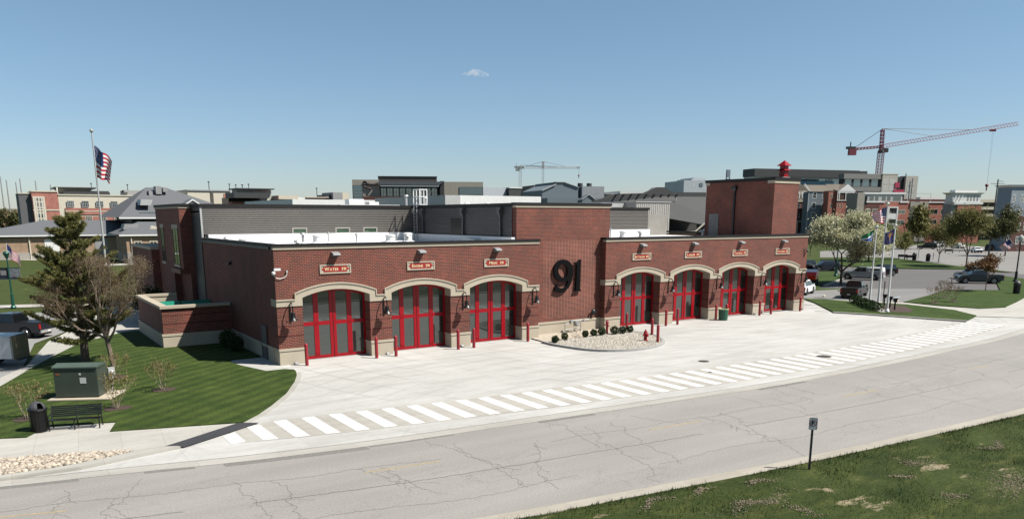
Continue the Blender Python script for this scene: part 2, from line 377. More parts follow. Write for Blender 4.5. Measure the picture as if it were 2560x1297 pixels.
def sheet(name, pts, z, mat, kind='structure', skirt=0.0, label=None, cat=None):
    m = MB(); m.prism([tuple(p) for p in pts], z-max(skirt, 0.002), z, 'z')
    o = m.build(name, mat); tag(o, label, cat, None, kind); return o

# ================================================================== GROUND
base = MB(); base.prism([(-3000, -1500), (3500, -1500), (3500, 6000), (-3000, 6000)], -0.4, -0.06, 'z')
tag(base.build('ground', make_grass('field_grass', (0.030, 0.043, 0.009), (0.044, 0.057, 0.014))), kind='structure')
ROADUP = [(-60, 0.5), (-42, -7.5), (-28, -13.2), (-20, -16.0), (-15.4, -17.2), (-11, -18.1), (-8, -18.9), (-2.6, -19.8), (1.1, -20.1), (6.7, -20.5), (14.1, -21.1), (20.5, -21.6), (30.4, -21.6), (45.8, -20.8), (53.7, -20.0), (66, -18.0), (80, -14.6), (100, -8), (140, 8)]
ROADLO = [(-60, -13), (-45, -17.5), (-30, -22.3), (-15, -26.6), (-8, -28.2), (-2.5, -29.3), (2.1, -29.9), (8.6, -30.7), (15.7, -31.3), (26.4, -32.0), (40, -32.0), (55, -30.8), (72, -27.5), (95, -20.5), (140, -3)]
def shift(line, d):
    out = []
    for i, p in enumerate(line):
        a = line[max(0, i-1)]; b = line[min(len(line)-1, i+1)]; dx, dy = b[0]-a[0], b[1]-a[1]; l = math.hypot(dx, dy)
        out.append((p[0]-dy/l*d, p[1]+dx/l*d))
    return out
def smooth_line(line, k=2):
    for _ in range(k):
        o = [line[0]]
        for a, b in zip(line[:-1], line[1:]): o += [(a[0]*.75+b[0]*.25, a[1]*.75+b[1]*.25), (a[0]*.25+b[0]*.75, a[1]*.25+b[1]*.75)]
        line = o+[line[-1]]
    return line
RU = smooth_line(ROADUP); RL = smooth_line(ROADLO)
ASPH = make_asphalt('old_asphalt', (0.202, 0.190, 0.175))
sheet('road', RL+RU[::-1], 0.0, ASPH)
CONC = make_concrete('apron_concrete', (0.342, 0.334, 0.318), 4.6, True, 0.0)
WALK = make_concrete('sidewalk_concrete', (0.315, 0.30, 0.272), 1.6, False, 0.1)
KERB = make_concrete('kerb_concrete', (0.29, 0.278, 0.25), 3.0, False)
GUT = make_concrete('gutter_concrete', (0.29, 0.275, 0.25), 3.0, False)
LAWN = make_grass('mown_lawn', (0.018, 0.035, 0.006), (0.046, 0.066, 0.014), 0.17, False, 0.9)
ROUGH = make_grass('rough_lawn', (0.016, 0.027, 0.005), (0.042, 0.056, 0.013), 0, True)
LAWN2 = make_grass('island_lawn', (0.022, 0.040, 0.007), (0.040, 0.062, 0.014), 0.08, False, 0.2)  # grass for the islands right of the station
# apron
ap = [p for p in RU if p[0] > -15.5 and p[0] < 80]
sheet('apron', [(-16, -14), (-15.5, -17.1)]+ap+[(80, -8), (76, 0), (66, 3), (62.5, 12), (54.3, 12), (54.3, 0.9), (20, 1.6), (-0.1, 3.6), (-2.2, 3.6), (-2.6, -1.5), (-8, -11), (-15, -13)], 0.006, CONC)
gl = [p for p in RU if p[0] > -24 and p[0] < 82]
sheet('gutter', gl+shift(gl, 0.72)[::-1], 0.012, GUT)
jt = MB(); a = shift(gl, 0.74); b = shift(gl, 0.78); jt.prism(a+b[::-1], 0.0, 0.0125, 'z')
tag(jt.build('gutter_joint', plain('joint_grey', (0.2, 0.19, 0.18), 0.9)), kind='structure')
# far kerb of the road and the rough lawn on the camera's side
k = MB(); inn = RL; out = shift(RL, -0.55); k.prism(inn+out[::-1], -0.1, 0.10, 'z'); k.m = 0
tag(k.build('kerb', make_concrete('old_kerb', (0.27, 0.245, 0.205), 2.4, False), bevel=0.0), kind='structure')
lawn_m = MB(); L0 = shift(RL, -0.55)
nx, ny = 120, 26
for i in range(len(L0)-1): pass
pts = []
xs = np.linspace(-58, 135, 240)
lx = np.array([p[0] for p in L0]); ly = np.array([p[1] for p in L0])
r2 = np.random.RandomState(3)
vs = []; fs = []; ny = 40
for i, x in enumerate(xs):
    y0 = np.interp(x, lx, ly)
    for j in range(ny):
        d = (j/(ny-1))**1.7*60; yy = y0-d
        h = 0.085+0.05*math.sin(x*0.9+d*0.6)*min(1, d/1.5)*0.5+r2.rand()*0.05*min(1, d*1.5)+0.02*d*0.5*(1 if d > 0 else 0)*0.3
        if j == 0: yy += (r2.rand()-0.35)*0.16
        vs.append((x, yy, h))
for i in range(len(xs)-1):
    for j in range(ny-1):
        a = i*ny+j; fs.append((a, a+1, a+ny+1, a+ny))
lawn_m.raw(vs, fs); tag(lawn_m.build('lawn', ROUGH, smooth=True), kind='structure')

# grass blades on the rough lawn near the road: uncountable cover
def blade_patch(name, n, region, mat, hmin, hmax, width=0.012, seed=1, z0=0.1):
    rs = np.random.RandomState(seed); P = region(rs, n); k = len(P)
    a = rs.rand(k)*2*PI; h = hmin+(hmax-hmin)*rs.rand(k); lean = (rs.rand(k, 2)-0.5)*h[:, None]*1.1
    dx = np.cos(a)*width; dy = np.sin(a)*width
    v = np.zeros((k, 3, 3)); v[:, 0] = np.stack([P[:, 0]-dx, P[:, 1]-dy, np.full(k, z0)], 1); v[:, 1] = np.stack([P[:, 0]+dx, P[:, 1]+dy, np.full(k, z0)], 1)
    v[:, 2] = np.stack([P[:, 0]+lean[:, 0], P[:, 1]+lean[:, 1], z0+h], 1)
    return mesh_np(name, v.reshape(-1, 3), np.arange(k*3).reshape(-1, 3), mat)
def mesh_np(name, v, f, mat, parent=None):
    me = bpy.data.meshes.new(name); k = f.shape[1]
    me.vertices.add(len(v)); me.vertices.foreach_set('co', np.asarray(v, np.float32).ravel())
    me.loops.add(f.size); me.loops.foreach_set('vertex_index', np.asarray(f, np.int32).ravel())
    me.polygons.add(len(f)); me.polygons.foreach_set('loop_start', np.arange(0, f.size, k, dtype=np.int32)); me.polygons.foreach_set('loop_total', np.full(len(f), k, np.int32))
    me.materials.append(mat); me.update(calc_edges=True); me.validate()
    o = bpy.data.objects.new(name, me); COL.objects.link(o)
    if parent: o.parent = parent
    return o
BLADE = foliage('grass_blades', [(0.018, 0.034, 0.006), (0.038, 0.062, 0.011), (0.085, 0.095, 0.03)], 0.8, 0.3)
def reg_rough(rs, n):
    x = rs.rand(n)*48-4; d = rs.rand(n)**1.4*12; y = np.interp(x, lx, ly)-d-0.02
    keep = (np.sin(x*1.7+d*2.3)+np.sin(x*0.6-d*1.1+1)+rs.rand(n)*1.6) > 0.2
    return np.stack([x, y], 1)[keep]
tag(blade_patch('grass_tufts', 60000, reg_rough, BLADE, 0.05, 0.17, 0.012, 4, 0.08), 'longer grass tufts on the rough lawn beside the road', 'grass', None, 'stuff')

SOIL = plain('bare_soil', (0.27, 0.21, 0.145), .95, 0, .45, 7)
rs = np.random.RandomState(31); cl_v = []; cl_f = []; q0 = 0
IC = bmesh.new(); bmesh.ops.create_icosphere(IC, subdivisions=1, radius=1); iv = np.array([v.co[:] for v in IC.verts]); if_ = np.array([[v.index for v in f.verts] for f in IC.faces]); IC.free()
for (u, v, sx_, sy_, n) in ((2535, 1212, .85, .55, 1500), (2302, 1160, .35, .25, 420), (1905, 1206, .3, .1, 240), (1895, 1256, .75, .16, 620), (1760, 1230, .25, .1, 180), (2480, 1115, .5, .12, 300), (2250, 1190, .25, .12, 150), (1640, 1256, .5, .1, 240), (1990, 1270, .15, .3, 150), (2395, 1245, .3, .2, 180)):
    n = int(n*1.1); gx_, gy_ = G(u, v, .12); px_ = gx_+rs.normal(size=n)*sx_; py_ = gy_+rs.normal(size=n)*sy_+.25*np.sin(px_*3); sz = (.006+.014*rs.rand(n)**2)[:, None, None]
    vv = iv[None]*sz*np.array([1.8, 1.5, .4])*(.7+.6*rs.rand(n, len(iv), 1)); vv[..., 0] += px_[:, None]; vv[..., 1] += py_[:, None]; vv[..., 2] += .135+.03*rs.rand(n, 1)
    cl_v.append(vv.reshape(-1, 3)); cl_f.append((if_[None]+(np.arange(n)*len(iv))[:, None, None]).reshape(-1, 3)+q0); q0 += n*len(iv)
tag(mesh_np('soil_clods', np.concatenate(cl_v), np.concatenate(cl_f), SOIL), 'crumbly bare soil scattered in patches over the rough lawn', 'soil', None, 'stuff')
# crosswalk bars painted on the apron
UPX = [-7.2, -6.0, -4.6, -2.1, 0.5, 3.1, 5.6, 8.2, 10.7, 13.4, 16.0, 20.0, 25.2, 30.4, 35.6, 40.8, 47.2, 57.3, 60]; UPY = [-14.9, -13.95, -13.6, -13.85, -14.2, -14.55, -14.85, -15.1, -15.3, -15.55, -15.75, -15.85, -16.0, -16.05, -16.0, -15.8, -15.2, -13.8, -13.4]
LOX = [-7, -5.3, -4.1, -2.8, -1.6, -.3, 1, 2.2, 3.5, 4.8, 6, 7.3, 8.5, 9.8, 11.1, 12.4, 13.7, 15, 20, 26, 32, 40, 50, 59]; LOY = [-16.2, -16.6, -16.85, -17.1, -17.35, -17.5, -17.7, -17.85, -18, -18.15, -18.3, -18.5, -18.65, -18.75, -18.85, -18.95, -19.1, -19.2, -19.5, -19.6, -19.5, -19.0, -18.0, -16.6]
cwx = np.linspace(-6.9, 58, 60)
c = [(x, float(np.interp(x, UPX, UPY))+0.1) for x in cwx]+[(x, float(np.interp(x, LOX, LOY))-0.1) for x in cwx[::-1]]
sheet('crosswalk_slab', c, 0.014, make_concrete('crosswalk_concrete', (0.295, 0.278, 0.25), 1.3, False))
PAINT = plain('road_paint_white', (0.50, 0.50, 0.485), 0.6, 0, 0.14, 4)
for i in range(51):
    x0 = -7.25+1.29*i; m = MB()
    ya = float(np.interp(x0, UPX, UPY)); yb = float(np.interp(x0+.6, UPX, UPY)); yc = float(np.interp(x0+.6, LOX, LOY)); yd = float(np.interp(x0, LOX, LOY))
    if i == 0: ya = -14.95; yb = -14.5
    m.prism([(x0, yd), (x0+.6, yc), (x0+.6, yb), (x0, ya)], 0.0, 0.019, 'z')
    o = m.build('crosswalk_bar', PAINT)
    tag(o, None, None, None, 'structure')
# yellow dashes and tar patches on the road
YEL = plain('road_paint_yellow', (0.25, 0.20, 0.125), 0.7, 0, 0.15, 5)
for (u0, v0, u1, v1) in ((912, 1180, 1100, 1152), (1625, 1074, 1752, 1051), (2107, 990, 2192, 975), (0, 1292, 166, 1276), (2428, 921, 2470, 913)):
    a = G(u0, v0); b = G(u1, v1); m = MB(); d = Vector((b[0]-a[0], b[1]-a[1])).normalized(); nn = (-d.y*.06, d.x*.06)
    m.prism([(a[0]-nn[0], a[1]-nn[1]), (b[0]-nn[0], b[1]-nn[1]), (b[0]+nn[0], b[1]+nn[1]), (a[0]+nn[0], a[1]+nn[1])], 0.0, 0.006, 'z')
    tag(m.build('centre_line_dash', YEL), kind='structure')
TAR = plain('tar_patch', (0.125, 0.117, 0.108), 0.85, 0, 0.15, 6)
for x0, x1, wd in ((-8.2, -2.7, 0.42), (-2.6, 1.2, 0.16), (-10.9, -9.2, 0.25), (5.5, 8.6, 0.3), (19.6, 23.5, 0.3), (-15.4, -13.0, 0.3)):
    seg = [(x, float(np.interp(x, [p[0] for p in RU], [p[1] for p in RU]))) for x in np.linspace(x0, x1, 8)]
    m = MB(); m.prism([(p[0], p[1]-0.01) for p in seg]+[(p[0], p[1]-wd) for p in seg[::-1]], 0.0, 0.005, 'z')
    tag(m.build('tar_patch', TAR), kind='structure')
SEAL = plain('crack_sealant', (0.12, 0.112, 0.102), 0.7, 0, 0.2, 8)
rs = random.Random(11)
m = MB()
def crack(pts, wd):
    for a, b in zip(pts[:-1], pts[1:]):
        d = Vector((b[0]-a[0], b[1]-a[1])); l = d.length
        if l < 1e-4: continue
        d /= l; nn = Vector((-d.y, d.x))*wd
        m.face([(a[0]-nn.x, a[1]-nn.y, 0.0045), (b[0]-nn.x, b[1]-nn.y, 0.0045), (b[0]+nn.x, b[1]+nn.y, 0.0045), (a[0]+nn.x, a[1]+nn.y, 0.0045)])
def wander(p, ang, n, step, jit, wd, br=0.0):
    pts = [p]; a = ang
    for i in range(n):
        a = ang+rs.gauss(0, jit); p = (p[0]+math.cos(a)*step, p[1]+math.sin(a)*step); pts.append(p)
        if rs.random() < br: wander(p, ang+rs.choice((-1, 1))*rs.uniform(.5, 1.2), rs.randint(3, 9), step*.8, jit, wd*.7)
    crack(pts, wd)
mid = [(x, (float(np.interp(x, [p[0] for p in RU], [p[1] for p in RU]))*0.5+float(np.interp(x, [p[0] for p in RL], [p[1] for p in RL]))*0.5)) for x in np.linspace(-20, 60, 500)]
cl = [(x, y-0.3+rs.gauss(0, 0.02)) for x, y in mid]
for s in ((0, 60), (72, 190), (205, 330), (350, 480)): crack(cl[s[0]:s[1]], 0.018)
cl2 = [(x, y+1.9+0.12*math.sin(x*1.3)+rs.gauss(0, 0.035)) for x, y in mid]
for s in ((20, 120), (150, 250), (270, 420)): crack(cl2[s[0]:s[1]], 0.008)
cl3 = [(x, y-2.6+0.2*math.sin(x*.8)+rs.gauss(0, 0.035)) for x, y in mid]
for s in ((10, 140), (160, 300), (320, 470)): crack(cl3[s[0]:s[1]], 0.008)
for k_ in range(34):
    x = -16+k_*1.9+rs.uniform(-.9, .9); yt = float(np.interp(x, [p[0] for p in RU], [p[1] for p in RU]))-rs.uniform(0.2, 3)
    wander((x, yt), -PI/2-rs.uniform(-.25, .5), rs.randint(16, 60), 0.16, 0.6, 0.006, 0.08)
tag(m.build('road_cracks', SEAL), kind='structure')

# sidewalk on the left, bench pad, tactile strip, rocks bed
sw = [(-60, 2.5), (-40, -4.0), (-26, -8.6), (-15.2, -10.2), (-14.3, -10.6), (-13.95, -10.0), (-13.5, -8.95), (-10.75, -9.95), (-11.2, -11.55), (-6.05, -13.2), (-6.12, -13.12), (-9.8, -15.4), (-10.8, -15.2), (-15.3, -13.6), (-26, -9.8+-1.2), (-40, -7), (-60, -0.5)]
sheet('sidewalk', sw, 0.05, WALK, skirt=0.12)
TACT = brick('tactile_plate', (0.075, 0.08, 0.09), (0.06, 0.065, 0.075), (0.03, 0.03, 0.035), 0.12, 0.12, 0.03, 0.0)
sheet('tactile_strip', [(-9.85, -15.38), (-9.0, -15.82), (-5.3, -13.62), (-6.1, -13.1)], 0.056, TACT)
kb = [(-60, -0.9), (-40, -8.2), (-26, -13.3), (-20, -15.3), (-15.4, -16.05), (-13.6, -16.15), (-11.8, -15.85), (-10.7, -15.42), (-9.8, -15.42), (-9.1, -15.78), (-9.9, -15.98), (-12.8, -16.62), (-15.4, -16.5), (-20, -15.75), (-26, -13.75), (-40, -8.7), (-60, -1.3)]
k = MB(); k.prism(kb, -0.1, 0.13, 'z'); tag(k.build('kerb', KERB, bevel=0.03), kind='structure')
rb = [(-60, -0.5), (-40, -7.0), (-26, -11.0), (-15.3, -13.6), (-10.8, -15.2), (-10.7, -15.4), (-11.8, -15.8), (-13.6, -16.1), (-15.4, -16.0), (-20, -15.3), (-26, -13.3), (-40, -8.2), (-60, -0.9)]
sheet('rock_bed', rb, 0.06, plain('bed_soil', (0.2, 0.16, 0.12), 0.95))
def in_poly(px, py, poly):
    ins = np.zeros(len(px), bool); n = len(poly); j = n-1
    for i in range(n):
        xi, yi = poly[i]; xj, yj = poly[j]
        c_ = ((yi > py) != (yj > py)) & (px < (xj-xi)*(py-yi)/((yj-yi) if abs(yj-yi) > 1e-9 else 1e-9)+xi); ins ^= c_; j = i
    return ins
ICO = bmesh.new(); bmesh.ops.create_icosphere(ICO, subdivisions=1, radius=1)
IV = np.array([v.co[:] for v in ICO.verts]); IF = np.array([[v.index for v in f.verts] for f in ICO.faces]); ICO.free()
def stones(name, poly, n, size, z, mat, seed, label):
    rs = np.random.RandomState(seed); xs_ = [p[0] for p in poly]; ys_ = [p[1] for p in poly]
    px = rs.uniform(min(xs_), max(xs_), n); py = rs.uniform(min(ys_), max(ys_), n); k_ = in_poly(px, py, poly); px, py = px[k_], py[k_]; n = len(px)
    sc = size*(0.5+rs.rand(n, 1, 1)*0.9)*np.array([1, 0.8, 0.55])*(0.75+rs.rand(n, 1, 3)*.5)
    a = rs.rand(n)*2*PI; v = IV[None]*(0.8+rs.rand(n, len(IV), 1)*0.4)*sc
    x = v[..., 0]*np.cos(a)[:, None]-v[..., 1]*np.sin(a)[:, None]; y = v[..., 0]*np.sin(a)[:, None]+v[..., 1]*np.cos(a)[:, None]
    v = np.stack([x+px[:, None], y+py[:, None], v[..., 2]+z+rs.rand(n, 1)*size*.5], 2)
    f = (IF[None]+(np.arange(n)*len(IV))[:, None, None]).reshape(-1, 3)
    return tag(mesh_np(name, v.reshape(-1, 3), f, mat), label, 'stones', None, 'stuff')
ROCK = plain('river_rock', (0.29, 0.245, 0.195), 0.85, 0, 0.6, 5)
GRAV = plain('pale_gravel', (0.34, 0.31, 0.265), 0.85, 0, 0.35, 9)
stones('river_rocks', [p for p in rb if p[0] > -20.1 and p[0] < 0][:0]+[(-18, -12.7), (-15.3, -13.7), (-10.85, -15.28), (-11.8, -15.8), (-13.6, -16.05), (-15.4, -15.95), (-18, -15.6)], 5200, 0.095, 0.08, ROCK, 5, 'pale river rocks filling the bed between kerb and sidewalk')
# left lawn (raised), with the apron's curve
LL = [(-60, 6), (-40, -1.8), (-26, -6.5), (-15.2, -10.2), (-14.3, -10.6), (-13.95, -10.0), (-13.5, -8.95), (-10.75, -9.95), (-11.2, -11.55), (-5.9, -13.2), (-4.9, -12.1), (-3.8, -10.6), (-2.3, -8.3), (-0.95, -5.6), (-0.25, -3.9), (0.05, -2.9), (0.15, -2.2), (-0.3, -1.75), (-1.4, -1.75), (-2.2, 1.0), (-2.6, 3.4), (-0.2, 3.9), (-0.2, 10.9), (-5.0, 10.9), (-5.0, 21.5), (-6.1, 21.2), (-9.7, 16.8), (-12.4, 9.8), (-15.0, 2.0), (-24, -2), (-40, 4), (-60, 10)]
sheet('lawn_strip', LL, 0.10, LAWN, skirt=0.16)
kc = smooth_line([(-5.9, -13.2), (-4.9, -12.1), (-3.8, -10.6), (-2.3, -8.3), (-0.95, -5.6), (-0.25, -3.9), (0.05, -2.9)], 1)
k = MB(); k.prism(kc+shift(kc, -0.28)[::-1], -0.05, 0.05, 'z'); tag(k.build('kerb', KERB), kind='structure')
# left driveway, walk, street
sheet('side_street', [(-60, -2), (-24, -2), (-15.6, 2.0), (-13.6, 9.0), (-12.5, 19.0), (-9.0, 27), (-6.0, 39.5), (-14, 42), (-60, 48)], 0.0, make_asphalt('side_asphalt', (0.19, 0.185, 0.178), False))
WL = [(-24, -2), (-15.0, 2.0), (-12.4, 9.8), (-9.7, 16.8), (-6.1, 21.2), (-0.95, 22), (-0.95, 45), (-6.0, 41), (-9.0, 27), (-11.6, 19.2), (-13.4, 9.0), (-15.4, 4), (-24, 2)]
sheet('driveway', WL, 0.03, WALK)
sheet('footpath', [(-60, 62), (-14, 50.8), (-1.1, 47.1), (20, 41), (20, 39), (-2.0, 44.4), (-14.1, 47.6), (-60, 58)], 0.02, WALK)
sheet('front_walk', [(-40, 168), (-12, 157.5), (-2, 147.5), (0, 156), (14, 160), (20, 156.8), (22, 160), (12, 168), (-3, 163), (-40, 180)], 0.0, WALK)
# the gravel island below the big numerals
ISO = smooth_line([(19.1, -2.0), (19.0, -3.4), (19.2, -4.8), (19.7, -6.9), (21.2, -8.3), (23.7, -8.75), (26.2, -7.8), (27.6, -6.3), (28.6, -4.6), (28.9, -3.0), (28.5, -1.9)], 2)
isl = ISO+[(28.2, -1.8), (26.0, -0.6)]
k = MB(); inn = shift(ISO, 0.22)
k.prism(ISO+inn[::-1], -0.05, 0.16, 'z'); tag(k.build('kerb', plain('island_kerb', (0.24, 0.235, 0.225), 0.85, 0, 0.08), bevel=0.0), kind='structure')
gp = inn+[(28.2, 0.5), (27.4, 1.2), (20.3, 1.2), (19.6, 0.3)]
sheet('gravel_bed', [(19.4, -2.0)]+gp, 0.09, plain('island_soil', (0.3, 0.26, 0.21), 0.95, 0, 0.2, 3))
stones('gravel', shift(ISO, 0.26)+[(28.0, -1.9), (26.8, -1.2), (24, -1.9), (20.5, -2.1)], 15000, 0.05, 0.10, GRAV, 6, 'pale gravel filling the kerbed island')
# right-hand lot and its grass islands
LOT = [G(u, v) for u, v in ((1985, 746), (1985, 662), (2233, 672), (2411, 674), (2560, 686), (2760, 690), (2760, 745), (2560, 728), (2500, 727), (2361, 726), (2330, 738), (2258, 757), (2136, 752), (2047, 745))]
sheet('parking_lot', LOT, 0.0, make_asphalt('lot_asphalt', (0.075, 0.07, 0.068), False))
LOTN = [G(u, v) for u, v in ((1985, 746), (1985, 728), (2150, 722), (2400, 722), (2361, 727), (2330, 738), (2258, 757), (2136, 752), (2047, 745))]
sheet('parking_lot_entry', LOTN, 0.016, make_asphalt('lot_asphalt_light', (0.14, 0.135, 0.13), False))
sheet('path', [G(u, v) for u, v in ((1990, 748), (2136, 752), (2258, 757), (2345, 766), (2450, 773), (2513, 770), (2560, 740), (2760, 742), (2760, 800), (2441, 792), (2390, 776), (2267, 763), (2136, 757), (2020, 752))], 0.05, WALK)
GA = [G(u, v) for u, v in ((2006, 748), (2036, 758), (2083, 782), (2250, 793), (2415, 804), (2441, 791), (2385, 777), (2267, 763), (2200, 759), (2136, 756), (2060, 750))]
sheet('grass_island', GA, 0.12, LAWN2, skirt=0.16)
kc = [G(u, v) for u, v in ((2083, 782), (2150, 786), (2250, 793), (2350, 800), (2418, 804.5))]
k = MB(); k.prism(kc+shift(kc, -0.3)[::-1], -0.05, 0.14, 'z'); tag(k.build('kerb', KERB), kind='structure')
GB = [G(u, v) for u, v in ((2258, 757), (2330, 738), (2361, 726), (2500, 727), (2575, 738), (2540, 757), (2513, 769), (2450, 773), (2345, 765))]
sheet('grass_island', GB, 0.12, LAWN2, skirt=0.16)
sheet('grass_island', [G(u, v) for u, v in ((1990, 680), (2090, 680), (2108, 695), (2060, 713), (2042, 722), (2098, 724), (2108, 728), (1990, 727))], 0.12, LAWN2, skirt=0.16)
sheet('grass_island', [G(u, v) for u, v in ((1990, 651), (2110, 645), (2230, 646), (2300, 654), (2411, 668), (2540, 682), (2411, 674), (2309, 672), (2233, 671), (1990, 660))], 0.10, LAWN2, skirt=0.16)
sheet('far_street', [G(u, v) for u, v in ((2050, 628), (2215, 616), (2340, 610), (2560, 622), (2760, 640), (2760, 688), (2560, 686), (2411, 670), (2300, 652), (2225, 643), (2050, 643))], -0.02, make_asphalt('far_asphalt', (0.15, 0.143, 0.133), False))
sheet('grass_island', [G(u, v) for u, v in ((2500, 690), (2570, 700), (2760, 720), (2760, 745), (2570, 738), (2500, 727), (2490, 705))], 0.13, LAWN2, skirt=0.16)
# kerb lips round the lot, wheel stops, painted bay lines
for nm, pts in (('kerb', ((1990, 677), (2098, 677))), ('kerb', ((2060, 715), (2108, 697))), ('kerb', ((1990, 731), (2110, 727)))):
    a, b = G(*pts[0]), G(*pts[1]); m = MB(); d = Vector((b[0]-a[0], b[1]-a[1])).normalized(); nn = (-d.y*.15, d.x*.15)
    m.prism([(a[0]-nn[0], a[1]-nn[1]), (b[0]-nn[0], b[1]-nn[1]), (b[0]+nn[0], b[1]+nn[1]), (a[0]+nn[0], a[1]+nn[1])], 0.0, 0.15, 'z'); tag(m.build(nm, KERB), kind='structure')
for (u0, v0, u1, v1, col) in ((2150, 741, 2230, 745, 0), (2160, 748, 2240, 751, 0), (2010, 741, 2060, 736, 0), (2225, 748, 2250, 741, 0)):
    a, b = G(u0, v0), G(u1, v1); m = MB(); d = Vector((b[0]-a[0], b[1]-a[1])).normalized(); nn = (-d.y*.07, d.x*.07)
    m.prism([(a[0]-nn[0], a[1]-nn[1]), (b[0]-nn[0], b[1]-nn[1]), (b[0]+nn[0], b[1]+nn[1]), (a[0]+nn[0], a[1]+nn[1])], 0.0, 0.022, 'z'); tag(m.build('bay_line', plain('bay_paint', (0.45, 0.55, 0.62), 0.6)), kind='structure')

# manholes and a gully on the apron
for (u, v, r, lab) in ((2060, 891, 0.5, 'dark manhole cover lying across the crosswalk bars'), (1759, 903, 0.35, 'small dark manhole cover on the apron above the crosswalk'), (1775, 930.5, 0.13, 'tiny round valve cap beside a crosswalk bar'), (1483, 759.5, 0.0, None)):
    if not r: continue
    x, y = G(u, v); m = MB(); m.cyl((0, 0, 0.0), (0, 0, 0.024), r, r, 20)
    for k_ in range(-2, 3): m.box(-r*.7, r*.7, k_*r*.3-.01, k_*r*.3+.01, 0.024, 0.028)
    o = m.build('manhole_cover', plain('cast_iron', (0.09, 0.075, 0.065), 0.6, 0.4), loc=(x, y, 0)); tag(o, lab, 'manhole cover')
x, y = G(1587, 830); tag(part('drain_grate', plain('cast_iron', (0, 0, 0)), None, (x-.4, x+.4, y-.25, y+.25, 0, 0.02), (x-.45, x+.45, y-.3, y-.25, 0, 0.025), (x-.45, x+.45, y+.25, y+.3, 0, 0.025)), 'small square drain grate in the apron behind the gravel island', 'drain')

